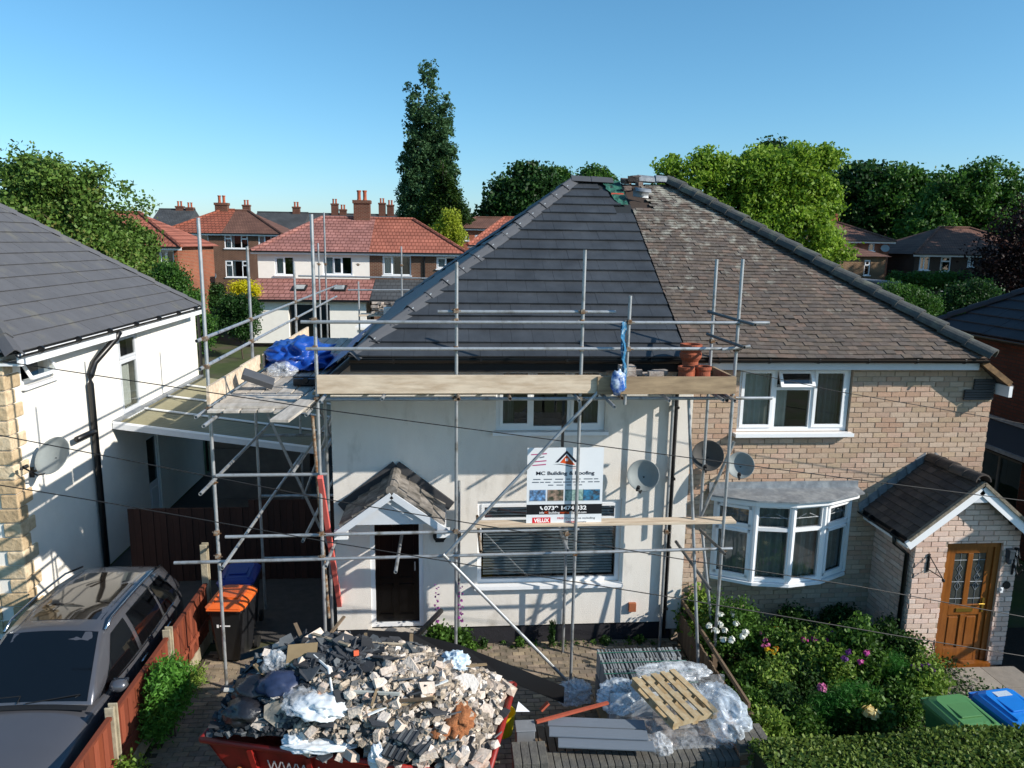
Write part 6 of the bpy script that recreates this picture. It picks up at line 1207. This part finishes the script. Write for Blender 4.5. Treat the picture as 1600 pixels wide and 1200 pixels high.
# brown brick pair further back
y = 50; zg = gz(0, y); a, m_, b = B(258, 366, y).x, B(347, 366, y).x, B(436, 366, y).x; ze = B(350, 364.5, y).z; zr = B(347, 328, y+4).z
hB = thing('far_brick_semi', 'far brown brick semi with orange tiled roof and white windows', 'house', (a, y, zg)); r0 = half(hB, a, m_, y, 8, zg, ze, zr, 3.6, -1, M_brnb, M_org, [win(297, 325, 366.5, 381, y, W2)])
hB2 = thing('far_brick_semi', 'far brown brick semi with brown tiled roof and two white three-light windows', 'house', (b, y, zg)); half(hB2, m_+.01, b, y, 8, zg, ze, zr-.04, 3.6, 1, M_brnb, M_brnr, [win(351, 387, 367, 388, y, W3), win(353, 389, 407, 433, y, W3), win(404, 424, 368, 388, y, W2)]); chimney(r0, B(347, 325, y+4).x, y+4, 1.0, zr-.3, B(347, 317, y+4).z, 2)
MB().lathe((B(333, 432, y-.3).x, y-.3, B(333, 432, y-.3).z), [(.01, -.06), (.3, 0), (.3, .02), (.01, -.03)], 16, (-.3, -.8, .4)).build('satellite_dish', M_dish, hB2)
# orange house with red hip at the left
y = 29; zg = gz(0, y); ze = B(298, 386, y).z; xr_ = B(277, 386, y).x; hA = thing('orange_brick_house', 'orange brick house with red hipped roof half hidden by the left tree', 'house', (xr_, y, zg))
half(hA, xr_-9, xr_, y, 6, zg, ze, B(216, 333, y+3).z, 3.2, 1, M_orgb, M_redp, [win(250, 271, 391, 420, y, W2)])
# far terraces with chimneys
for (px0, px1, top_, d, lab) in [(236, 287, 327, 84, 'far dark slate terrace roof at the left skyline'), (395, 470, 332, 84, 'far dark slate terrace roof beside the brown tiled roof'), (470, 640, 335, 88, 'far dark slate terrace roof behind the big brick chimney')]:
    zt_ = B((px0+px1)/2, top_, d+4).z; t = thing('terrace', lab, 'terrace', (B(px0, 370, d).x, d, gz(0, d))); r0 = half(t, B(px0, 370, d).x, B(px1, 370, d).x, d, 8, gz(0, d), zt_-2.3, zt_, 2, 0, M_brnb, M_slg)
    for (cx, ct) in [c_ for c_ in [(281, 322), (297, 324), (385, 320), (463, 323), (523, 318), (536, 327), (597, 317), (610, 320)] if px0-12 <= c_[0] <= px1+12]: p = B(cx, ct, d+4); chimney(r0, p.x, d+4, .9, zt_-.4, p.z, 2)
# red hip right behind the main roof and a brick gable beyond
y = 37; xa = B(738, 385, y).x; hE = thing('red_roof_house', 'red tiled house roof peeking out behind the dark hip', 'house', (xa, y, gz(0, y))); half(hE, xa, xa+11, y, 8, gz(0, y), B(738, 383, y).z, B(800, 341, y+4).z, 2.6, 2, M_brnb, M_redp)
y = 58; xa = B(716, 372, y).x; hF = thing('orange_gable_house', 'small orange brick house with white windows right of the yellow green bush', 'house', (xa, y, gz(0, y))); half(hF, xa, xa+6, y, 7, gz(0, y), B(740, 357, y).z, B(740, 340, y+3.5).z, 2, 2, M_orgb, M_brnr, [win(724, 733, 367, 376, y, W2), win(742, 752, 367, 376, y, W2)])
# right side houses
y = 43; zg = gz(0, y); xa, xb_ = B(1262, 378, y).x, B(1390, 378, y).x; hG = thing('red_brick_house', 'red brick house with brown roof and low brick wing behind the old roof hip', 'house', (xb_, y, zg))
r0 = half(hG, xa, xb_, y, 8, zg, B(1392, 377, y).z, B(1330, 345, y+4).z, 3.0, 2, M_orgb, M_brnr, [win(1357, 1367, 381, 392, y, [(1, [(1, 'f')])])]); chimney(r0, B(1299, 340, y+4).x, y+4, .8, B(1299, 350, y+4).z-1, B(1299, 334, y+4).z, 1, M_orgb)
xc, xd = B(1310, 402, y-4).x, B(1384, 402, y-4).x; zw = B(1380, 401, y-4).z
wb = MB(); w0 = win(1349, 1361, 406, 430, y-4, [(1, [(.65, 'f'), (.35, 's')])]); wall_holes(wb, (xc, y-4, zg-.3), (1, 0, 0), (0, -1, 0), xd-xc, zw-zg+.3, [(w0[0]-xc, w0[1]-xc, w0[2]-zg+.3, w0[3]-zg+.3)]); wb.box(xd-.25, xd, y-3.75, y-.01, zg-.3, zw); wb.build('wing_wall', M_bufb, hG)
window(hG, (w0[0], y-4, w0[2]), (1, 0, 0), (0, -1, 0), w0[1]-w0[0], w0[3]-w0[2], w0[4]); MB().add([(xc-.3, y-4.3, zw), (xd+.3, y-4.3, zw), (xd+.3, y-.02, zw+.0), (xd-1.6, y-.02, zw+1.0), (xc-.3, y-.02, zw+1.0)], [(0, 1, 3, 4), (1, 2, 3)]).build('wing_roof', M_brnr, hG)
MB().lathe((B(1383, 388, y-.3).x, y-.3, B(1383, 388, y-.3).z), [(.01, -.06), (.3, 0), (.3, .02), (.01, -.03)], 16, (-.3, -.8, .4)).build('satellite_dish', M_dish, hG)
y = 42; zg = gz(0, y); xa, xb_ = B(1430, 398, y).x, B(1650, 398, y).x; hH = thing('dark_brick_house', 'dark brown brick house under the trees with three white windows', 'house', (xa, y, zg))
half(hH, xa, xb_, y, 8, zg, B(1430, 397, y).z, B(1545, 357, y+4).z, 4.6, 2, M_dbr, M_brnr, [win(1435, 1454, 401, 422, y, W2), win(1468, 1487, 401, 424, y, [(1, [(.68, 'f'), (.32, 's')])]), win(1511, 1523, 402, 417, y, W2)])
# low garages, fences and aerial on the right
p = B(1376, 452, 30); tag(MB().box(p.x, p.x+1.1, 30, 34, gz(0, 30), p.z+.35).box(p.x-.1, p.x+1.2, 29.9, 34.1, p.z+.351, p.z+.45).build('garage', mat('grey_flat_roof', '6a6c70', .8, .15, 2)), 'low grey flat roofed garage behind the old roof hip', 'garage')
a_ = B(1476, 490, 24); t_ = B(1479, 452, 24); ae = thing('tv_aerial', 'white pole with aerial rods rising above the right hand hedge', 'aerial', (a_.x, 24, gz(0, 24))); MB().tube((a_.x, 24, gz(0, 24)), t_, .035, 6).build('pole', M_pvcg, ae); MB().tube(t_+V((-.3, 0, -.1)), t_+V((.3, 0, -.1)), .012, 5).tube(t_+V((-.4, 0, -.35)), t_+V((.05, 0, -.3)), .012, 5).build('rods', M_pvcg, ae)
# things behind the left neighbour and beyond the passage
fe = thing('back_garden_fence', 'pale brown panel fence behind the left neighbour house', 'fence', (-5.6, 15, 0)); M_bf = mat('pale_fence', None, .9, .12, 2, rnd=.1, pal=['a48a68', '9a8060', 'ae946f'], stretch=(6, 6, 1))
for i in range(26): MB().box(-7.2+i*.15, -7.2+i*.15+.14, 13.8+i*.2, 13.83+i*.2, .1, 2.0+.0*i).build('board', M_bf, fe)
tag(MB().box(-5.2, -1.5, 13.2, 17, 0, 2.45).box(-5.35, -1.35, 13.05, 17.15, 2.451, 2.6).box(-5.35, -1.35, 13.0, 13.049, 2.4, 2.61).build('flat_roof_garage', mat('dark_felt', '3b3936', .95, .2, 2, bump=.3)), 'dark felt flat roofed outbuilding beyond the side scaffold platform', 'garage')
tag(MB().box(-6.6, -3.75, 10.3, 12.9, 0, 2.3).box(-6.7, -3.65, 10.2, 13.0, 2.301, 2.42).box(-6.7, -3.65, 10.16, 10.199, 2.25, 2.43).build('felt_shed', mat('dark_felt', '')), 'dark felt roofed shed behind the translucent canopy', 'shed')
tag(MB().box(-3.9, -2.2, 20.0, 23, 0, 3.0).box(-4.0, -2.1, 19.9, 23.1, 3.001, 3.1).box(-2.9, -2.3, 19.97, 19.999, .2, 2.4).build('white_outbuilding', M_renderL), 'small white outbuilding under the red extension roof', 'outbuilding')
# ------------------------------------------------------------------ trees
L_mid = leafmat('leaf_mid', ['22401a', '365a20', '4c742c', '648c38']); L_dark = leafmat('leaf_dark', ['182e14', '24421c', '325624', '426a2e']); L_lime = leafmat('leaf_lime', ['46641a', '678a26', '86a438', 'a0b84c'], .45); L_pop = leafmat('leaf_poplar', ['2a4028', '3a5836', '4e7048', '668858']); L_con = leafmat('leaf_conifer', ['1a2c14', '28401a', '3a5620', '566c2a']); L_yel = leafmat('leaf_yellow', ['6a7a1a', '8c9a28', 'a8b43a', 'bcc45a'], .4); L_cop = leafmat('leaf_copper', ['140c0c', '1e1010', '2a1614', '361c18']); L_red = leafmat('leaf_left', ['3a4e20', '52702e', '6c8c3e', '7a6a40']); L_gold = leafmat('leaf_gold', ['a09a10', 'c4bc18', 'd8d020', 'e0da40'])
def blobs(lst, d, flat=1.0): 
    out = []
    for (x, y, r_, *rest) in lst:
        dd = d+(rest[0] if rest else 0); p = B(x, y, dd); s_ = r_*(p-CAM).length/FPX; out.append((p.x, p.y, p.z, s_, s_*flat, s_*(rest[1] if len(rest) > 1 else .85)))
    return out
def gp(x, d): p = B(x, 380, d); return (p.x, d, gz(0, d))
tree('garden_tree', 'reddish green leafy tree behind the left grey roof', gp(110, 19), blobs([(35, 285, 30), (85, 290, 30), (135, 318, 26), (60, 335, 42), (185, 345, 22, 1), (130, 368, 46), (210, 378, 26, 2), (215, 425, 34, 2), (15, 340, 40), (165, 405, 40), (245, 460, 26, 2), (50, 243, 15), (75, 262, 16), (145, 275, 13), (120, 290, 14), (188, 300, 9), (220, 318, 10), (25, 268, 15)], 19), 45000, 0.057, L_red, 1, clump=.26, trunk=.16, limbs=14, shell=.45, per=110)
pb = []
for (cx, y0, y1, r_) in [(646, 145, 340, 15), (671, 115, 340, 16), (694, 160, 340, 16), (658, 180, 345, 20), (684, 190, 345, 20), (636, 240, 345, 14), (700, 240, 345, 16)]:
    for k in range(9): yy = y0+(y1-y0)*k/8; pb.append((cx+2*math.sin(k*2.1+cx), yy, r_*(.7+.35*k/8), (k % 3)-1, 1.5))
tree('poplar_tree', 'tall narrow dark poplar rising above the red roofs', gp(672, 66), blobs(pb, 66), 60000, 0.104, L_pop, 2, clump=.25, trunk=.5, limbs=6, shell=.4, up=1, per=40)
cb = []
for k in range(9): yy = 250+k*11; r_ = 4+k*4.6; cb += [(690, yy, r_*.75, 0, .35), (690-r_*.7, yy+4, r_*.4, 1, .3), (690+r_*.75, yy+5, r_*.42, -1, .3)]
tree('cedar_tree', 'dark drooping conifer in front of the tall poplar', gp(690, 58), blobs(cb, 58), 36000, 0.088, L_con, 3, clump=.26, trunk=.35, shell=.2, up=1.5)
tree('golden_shrub', 'yellow green rounded shrub at the foot of the poplar', gp(700, 46), blobs([(700, 355, 20), (705, 340, 14), (688, 368, 18), (712, 368, 16), (700, 385, 22)], 46), 13500, 0.057, L_yel, 4, clump=.15, trunk=.1, shell=.5)
tree('round_tree', 'dark round broadleaf tree left of the main ridge', gp(820, 74), blobs([(820, 285, 32), (845, 300, 35), (795, 315, 32), (775, 340, 28), (830, 330, 45), (860, 325, 38), (790, 365, 35)], 74), 33000, 0.156, L_dark, 5, clump=.6, trunk=.4, per=110)
tree('round_tree', 'lighter green tree top just left of the dark ridge', gp(878, 82), blobs([(875, 285, 18), (868, 275, 10), (885, 300, 20)], 82), 10500, 0.146, L_mid, 6, clump=.5, trunk=.35)
tree('round_tree', 'small green tree top right behind the dark ridge end', gp(930, 78), blobs([(930, 280, 18), (918, 285, 15), (945, 290, 16), (935, 300, 22)], 78), 10500, 0.135, L_mid, 7, clump=.45, trunk=.35)
tree('lime_tree', 'bright lime green tree rising behind the old tiled roof', gp(1180, 22), blobs([(1045, 262, 22), (1075, 265, 26), (1110, 262, 26), (1130, 280, 34), (1090, 300, 40), (1160, 290, 40), (1200, 280, 42), (1240, 275, 42), (1270, 265, 26), (1288, 250, 18), (1260, 310, 45), (1215, 335, 50), (1180, 350, 50), (1260, 365, 42), (1300, 390, 22, 1), (1150, 340, 40), (1250, 245, 22), (1215, 245, 22), (1300, 245, 8), (1180, 255, 20), (1030, 285, 12), (1310, 395, 18, 1), (1285, 405, 20, 1)], 22), 78000, 0.06, L_lime, 8, clump=.24, trunk=.2, limbs=14, shell=.5, per=150)
tree('round_tree', 'dark tree top directly behind the lime green tree', gp(1205, 60), blobs([(1205, 245, 22), (1185, 255, 18), (1225, 255, 20)], 60), 10500, 0.125, L_dark, 9, clump=.4, trunk=.35)
tree('woodland_tree', 'dark green tree right behind the red brick house', gp(1340, 72), blobs([(1320, 280, 30), (1345, 285, 34), (1330, 330, 50), (1370, 340, 50), (1310, 350, 40), (1350, 385, 45), (1300, 300, 24)], 72), 33000, 0.156, L_dark, 10, clump=.6, trunk=.45, per=110)
tree('woodland_tree', 'mid green round topped tree in the right hand wood', gp(1410, 70), blobs([(1405, 285, 30), (1430, 300, 30), (1400, 320, 45), (1440, 340, 45), (1420, 370, 45), (1385, 375, 40)], 70), 33000, 0.146, L_mid, 11, clump=.5, trunk=.45, per=110)
tree('woodland_tree', 'large mid green tree at the right edge of the skyline', gp(1530, 60), blobs([(1530, 285, 34), (1500, 300, 36), (1560, 300, 34), (1590, 325, 34), (1480, 320, 28), (1520, 335, 50), (1570, 355, 50), (1490, 370, 48), (1540, 395, 50), (1450, 360, 40)], 60), 48000, 0.125, L_mid, 12, clump=.5, trunk=.45, per=110)
tree('copper_tree', 'very dark copper leaved tree at the far right edge', gp(1600, 27), blobs([(1590, 375, 40), (1620, 350, 45), (1560, 405, 35), (1600, 430, 50), (1545, 440, 34), (1640, 420, 60), (1580, 470, 40), (1690, 370, 80), (1720, 450, 90)], 27), 39000, 0.057, L_cop, 13, clump=.25, trunk=.2, shell=.3)
def shrub(name, label, lst, d, n, size, m, seed, cat='shrub', clump=.15, x0=None): return tree(name, label, gp(x0 or sum(l[0] for l in lst)/len(lst), d), blobs(lst, d), n, size, m, seed, clump=clump, trunk=.04, limbs=5, cat=cat)
shrub('tall_hedge', 'clipped dark hedge in front of the dark brick house', [(1400+i*13, 438+2*(i % 2), 13) for i in range(10)], 38, 18000, 0.047, L_mid, 21, 'hedge'); shrub('wild_shrub', 'green shrub right behind the old roof hip', [(1405, 470, 22), (1440, 480, 24), (1425, 462, 16), (1395, 455, 14)], 20, 12000, 0.036, L_mid, 22); shrub('dark_shrub', 'dark shrub behind the white aerial pole', [(1500, 470, 26), (1520, 490, 28), (1480, 485, 20), (1530, 460, 24)], 22, 12000, 0.042, L_dark, 23)
shrub('under_wood', 'dark undergrowth below the right hand trees', [(1395+i*24, 405+6*(i % 2), 22) for i in range(9)], 62, 21000, 0.104, L_dark, 24, clump=.4)
shrub('leafy_shrub', 'bright leafy shrub growing behind the left neighbour gutter end', [(290, 470, 20), (275, 440, 14), (312, 505, 18), (305, 530, 18), (262, 425, 14)], 13.5, 18000, 0.029, L_mid, 25); shrub('golden_hedge', 'bright yellow topped hedge between the red roofed houses', [(372, 452, 10), (386, 450, 11), (396, 455, 8)], 30, 4500, 0.031, L_gold, 26); shrub('dark_hedge', 'dark hedge below the bright yellow hedge', [(365, 478, 18), (385, 480, 20), (350, 500, 18), (380, 510, 22)], 27, 12000, 0.042, L_dark, 27)
shrub('passage_tree', 'dark shrub between the brick houses left of the yellow hedge', [(338, 452, 8), (332, 470, 12), (345, 472, 10)], 34, 6000, 0.047, L_dark, 28)
p = B(1720, 300, 33); tree('woodland_tree', 'unseen dark tree added beyond the right edge to shade the brown brick house', (49, 33, gz(0, 33)), [(49, 33, 9, 5, 5, 4), (46, 35, 6, 4, 4, 3.5), (52, 32, 13, 4.5, 4.5, 4), (45, 31, 11, 4, 4, 3.5), (50, 36, 16, 4, 4, 3)], 20000, .2, L_dark, 14, clump=.5, trunk=.45)  # out-of-view tree, added only to cast shade on the dark brick house
# far wood along the horizon
fw = []
r9 = random.Random(9)
for i in range(70): x = -260+i*8+r9.uniform(-3, 3); fw.append((x, 190+r9.uniform(-10, 30), 5+r9.uniform(-1, 2.6), 5, 5, 4))
P, A_, B_ = leafcloud(fw, 22000, .8, 31, 1.4); tag(quads_object('far_wood', P, A_, B_, L_dark), 'distant band of trees along the skyline', 'wood', kind='stuff')
lw = MB().box(B(1385, 420, 46).x, B(1432, 420, 46).x, 46, 70, gz(0, 50), gz(0, 50)+.06); tag(lw.build('lawn', mat('bright_lawn', '5a8a28', .9, .15, 3)), kind='structure')  # grass patch in its own bright green
# ------------------------------------------------------------------ hedge, front shrubs and the flower garden
M_hedge = leafmat('hedge_leaf', ['3c5020', '52682a', '6a8038', '869446'], .35)
def hedge(name, label, x0, x1, y0, y1, z1, n, size, m, seed, slope=0):
    t = thing(name, label, 'hedge', ((x0+x1)/2, (y0+y1)/2, 0)); r = np.random.default_rng(seed); nt = int(n*.62); P = []
    xy = r.random((nt, 2)); X = x0+xy[:, 0]*(x1-x0); Y = y0+xy[:, 1]*(y1-y0); P.append(np.stack([X, Y, z1+.03*np.sin(X*3+seed)+.03*np.sin(Y*5)+r.normal(size=nt)*.018+slope*(X-x0)], 1))
    k = n-nt; u = r.random((k, 2)); ff = r.random(k) < .6; P.append(np.stack([x0+u[:, 0]*(x1-x0), np.where(ff, y1, y0)+r.normal(size=k)*.025, u[:, 1]*z1], 1)); P = np.concatenate(P)
    nn = r.normal(size=P.shape)+[0, 0, .6]; nn /= np.linalg.norm(nn, axis=1)[:, None]; a = np.cross(nn, r.normal(size=P.shape)); a /= np.linalg.norm(a, axis=1)[:, None]; b = np.cross(nn, a); s = (size*(.6+.8*r.random(len(P))))[:, None]
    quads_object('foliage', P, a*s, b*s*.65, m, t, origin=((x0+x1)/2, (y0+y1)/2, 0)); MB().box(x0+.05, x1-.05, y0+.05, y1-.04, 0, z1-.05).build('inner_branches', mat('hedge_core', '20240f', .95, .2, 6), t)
hedge('box_hedge', 'flat clipped green hedge along the bottom right edge', 3.42, 9.5, -6.2, -4.2, 1.12, 60000, .018, M_hedge, 3, slope=.03)
def bush(name, label, c, r3, n, size, m, seed, cat='plant', group=None, clump=.07, shell=.35, stems=6, asp=.6, up=.4, per=16):
    c = V(c); t = thing(name, label, cat, (c.x, c.y, .02), group); r = random.Random(seed); sb = MB()
    bl_ = [(c.x+r.uniform(-.45, .45)*r3[0], c.y+r.uniform(-.45, .45)*r3[1], c.z+r.uniform(-.4, .5)*r3[2], r3[0]*.6, r3[1]*.6, r3[2]*.6) for i in range(6)]
    for i in range(stems): x = bl_[i % 6]; sb.pipe([(c.x+r.uniform(-.05, .05), c.y+r.uniform(-.05, .05), 0), (x[0]*.5+c.x*.5, x[1]*.5+c.y*.5, x[2]*.6), x[:3]], [.012, .009, .004], 5)
    sb.build('stems', M_bark if cat == 'shrub' else mat('green_stem', '3c4a20', .8, .1, 5), t)
    P, A_, B_ = leafcloud(bl_, n, size, seed, clump, per=per, shell=shell, up=up, asp=asp); quads_object('leaves', P, A_, B_, m, t, origin=(c.x, c.y, 0)); return t
def flower(t, p, r_, m, seed, n=26, name='flower'):
    r = np.random.default_rng(seed); d = r.normal(size=(n, 3)); d /= np.linalg.norm(d, axis=1)[:, None]; d[:, 2] = np.abs(d[:, 2]); P = np.array(p)+d*r_*(.15+.85*r.random((n, 1)))*[1, 1, .7]+r.normal(size=(n, 3))*r_*.18; a = np.cross(d, r.normal(size=d.shape)); a /= np.linalg.norm(a, axis=1)[:, None]; b = np.cross(d, a)
    quads_object(name, P, a*r_*.38, b*r_*.38, m, t, origin=tuple(p))
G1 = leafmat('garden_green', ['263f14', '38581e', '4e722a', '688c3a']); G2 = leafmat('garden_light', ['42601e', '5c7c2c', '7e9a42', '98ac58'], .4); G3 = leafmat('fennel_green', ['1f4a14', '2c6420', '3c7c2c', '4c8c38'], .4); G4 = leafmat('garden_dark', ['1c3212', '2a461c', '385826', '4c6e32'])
def petal(n, c): return leafmat(n, [c, c], .3)
F_w = petal('petal_white', 'e4e6dc'); F_p = petal('petal_pink', 'c86a9c'); F_m = petal('petal_magenta', 'b43a8c'); F_u = petal('petal_purple', '6a3a80'); F_y = petal('petal_yellow', 'e0b82c'); F_o = petal('petal_orange', 'd88a1c'); F_c = petal('petal_cream', 'f0dc9c'); F_f = petal('petal_foxglove', 'a04a9c')
def G(px_, py_, z): return qz(px_, py_, z)
gr = random.Random(15)
t = bush('hydrangea', 'white flowering bush beside the garden fence and scaffold poles', G(1135, 990, .62), (.5, .5, .55), 6760, 0.019, G1, 51, 'shrub')
for i, (x, y) in enumerate([(1125, 960), (1138, 953), (1146, 960), (1125, 975), (1118, 985), (1132, 985), (1142, 1000), (1165, 988), (1160, 995), (1108, 978), (1150, 975), (1130, 1000)]): flower(t, G(x, y, .95+.1*gr.random()), .05, F_w, 60+i, 40)
bush('broad_leaf_plant', 'light green broad leaved plant at the corner of the garden fence', G(1078, 955, .5), (.22, .3, .5), 2340, 0.031, G2, 52)
bush('broad_leaf_plant', 'light green leafy plant tucked by the fence below the white flowers', G(1105, 1000, .4), (.2, .3, .4), 2080, 0.031, G2, 53)
t = bush('rose_bush', 'yellow green rose bush with pink bloom in the middle of the garden', G(1280, 1035, .6), (.5, .45, .6), 6240, 0.022, G2, 54, 'shrub', shell=.25)
flower(t, G(1285, 1075, .75), .07, F_p, 80, 40)
for i, (x, y) in enumerate([(1273, 1001), (1288, 999), (1256, 1000)]): flower(t, G(x, y, .9), .05, F_m, 82+i)
t = bush('marguerite_clump', 'clump with yellow and pink flowers in the garden centre left', G(1205, 1015, .5), (.35, .35, .45), 4160, 0.019, G1, 55)
for i, (x, y, f_) in enumerate([(1195, 1000, F_p), (1193, 1011, F_p), (1198, 1015, F_y), (1205, 1018, F_y), (1212, 1014, F_o), (1217, 990, F_o), (1200, 1008, F_p), (1190, 990, F_p), (1209, 1021, F_y), (1213, 982, F_y)]): flower(t, G(x, y, .75), .045, f_, 90+i, 14)
t = bush('mallow', 'tall plant with magenta flowers in front of the porch', G(1345, 1030, .65), (.35, .35, .6), 3900, 0.025, G1, 56)
for i, (x, y, f_) in enumerate([(1339, 982, F_m), (1354, 1021, F_m), (1320, 1030, F_u), (1325, 1020, F_u), (1345, 1035, F_m), (1300, 990, F_u)]): flower(t, G(x, y, .95), .05, f_, 110+i, 18)
bush('fennel', 'feathery bright green fennel in the front of the garden', G(1318, 1110, .5), (.5, .3, .4), 18200, 0.022, G3, 57, asp=.1, clump=.06, shell=.2, up=1.4); bush('fennel', 'feathery green fennel further back beside the path', G(1390, 1050, .4), (.25, .3, .4), 6500, 0.022, G3, 58, asp=.1, clump=.06, shell=.2, up=1.4)
t = bush('cream_rose', 'low rose bush with one big cream bloom near the hedge', G(1360, 1130, .45), (.3, .25, .4), 2340, 0.022, G1, 59); flower(t, G(1360, 1114, .7), .09, F_c, 120, 50)
t = bush('lavender', 'purple flowered clump at the porch door corner', G(1440, 1045, .4), (.3, .22, .32), 3120, 0.015, G2, 60)
for i in range(9): flower(t, G(1425+i*4+gr.uniform(-3, 3), 1042+gr.uniform(-4, 6), .62), .04, F_u, 130+i, 12)
bush('leafy_plant', 'light green plants beside the green bin', G(1440, 1075, .35), (.4, .25, .3), 3900, 0.025, G2, 61)
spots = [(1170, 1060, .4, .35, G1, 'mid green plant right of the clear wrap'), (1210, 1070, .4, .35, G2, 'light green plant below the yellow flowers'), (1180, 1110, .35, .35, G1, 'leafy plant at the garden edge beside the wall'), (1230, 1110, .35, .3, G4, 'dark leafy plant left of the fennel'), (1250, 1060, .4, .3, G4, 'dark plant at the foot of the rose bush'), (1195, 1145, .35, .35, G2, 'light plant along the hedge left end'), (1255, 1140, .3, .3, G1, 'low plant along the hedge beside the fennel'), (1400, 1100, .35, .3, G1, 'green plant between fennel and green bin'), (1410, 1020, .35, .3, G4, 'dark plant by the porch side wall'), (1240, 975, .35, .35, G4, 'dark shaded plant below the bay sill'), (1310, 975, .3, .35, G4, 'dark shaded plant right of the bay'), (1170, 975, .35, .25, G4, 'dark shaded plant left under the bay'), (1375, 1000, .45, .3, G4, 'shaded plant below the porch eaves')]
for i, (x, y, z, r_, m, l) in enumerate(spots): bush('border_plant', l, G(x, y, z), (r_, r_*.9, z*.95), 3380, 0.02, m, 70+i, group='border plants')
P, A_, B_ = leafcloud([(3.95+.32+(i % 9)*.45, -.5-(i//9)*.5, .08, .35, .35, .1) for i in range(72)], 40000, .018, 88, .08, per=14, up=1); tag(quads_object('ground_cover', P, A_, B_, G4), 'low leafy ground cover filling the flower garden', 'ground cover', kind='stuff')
# shrub against the left fence and plants by the wall
t = bush('fence_shrub', 'bright green feathery shrub growing against the red brown fence', (-3.78, -2.15, .62), (.25, .6, .55), 13520, 0.024, leafmat('bright_green', ['34601e', '487a2a', '5e9238', '78a84a'], .4), 101, 'shrub', clump=.06, asp=.35)
bush('fence_weed', 'small green weed at the foot of the red brown fence', (-3.85, -3.35, .35), (.16, .2, .35), 1300, 0.022, G2, 102, asp=.4); bush('fence_weed', 'grassy weed at the fence gravel board by the bin', (-3.85, -1.05, .22), (.1, .25, .2), 1300, 0.019, G2, 103, asp=.25)
for i, (x, l) in enumerate([(-.22, 'purple foxglove left of the front scaffold pole'), (.16, 'purple foxglove right of the front scaffold pole')]):
    t = bush('foxglove', l, (x, -.45, .3), (.18, .15, .3), 1300, 0.028, G1, 105+i); 
    for k in range(16): flower(t, (x+.03*math.sin(k*2.4), -.45+.03*math.cos(k*2.4), .65+k*.045), .034*(1-k/28), F_f, 140+i*20+k, 10)
for i, (x, l) in enumerate([(1.7, 'climbing weed on the black plinth below the window'), (1.15, 'low weed at the plinth left of the window pole'), (2.6, 'dark weed behind the tile pack'), (3.2, 'leafy weed in the corner by the downpipe'), (.55, 'leafy weed beside the foxgloves')]): bush('wall_weed', l, (x, -.14, .1 if i else .25), (.05 if i else .04, .03, .07 if i else .28), 420, .016, G1 if i % 2 else G4, 160+i, clump=.025)
P, A_, B_ = leafcloud([(gr.uniform(.3, 3.6), gr.uniform(-.2, -.05), .02, .06, .06, .05) for i in range(40)], 900, .014, 89, .03, per=12, up=1); tag(quads_object('joint_weeds', P, A_, B_, G1), 'small weeds and moss along the foot of the white wall', 'weeds', kind='stuff')
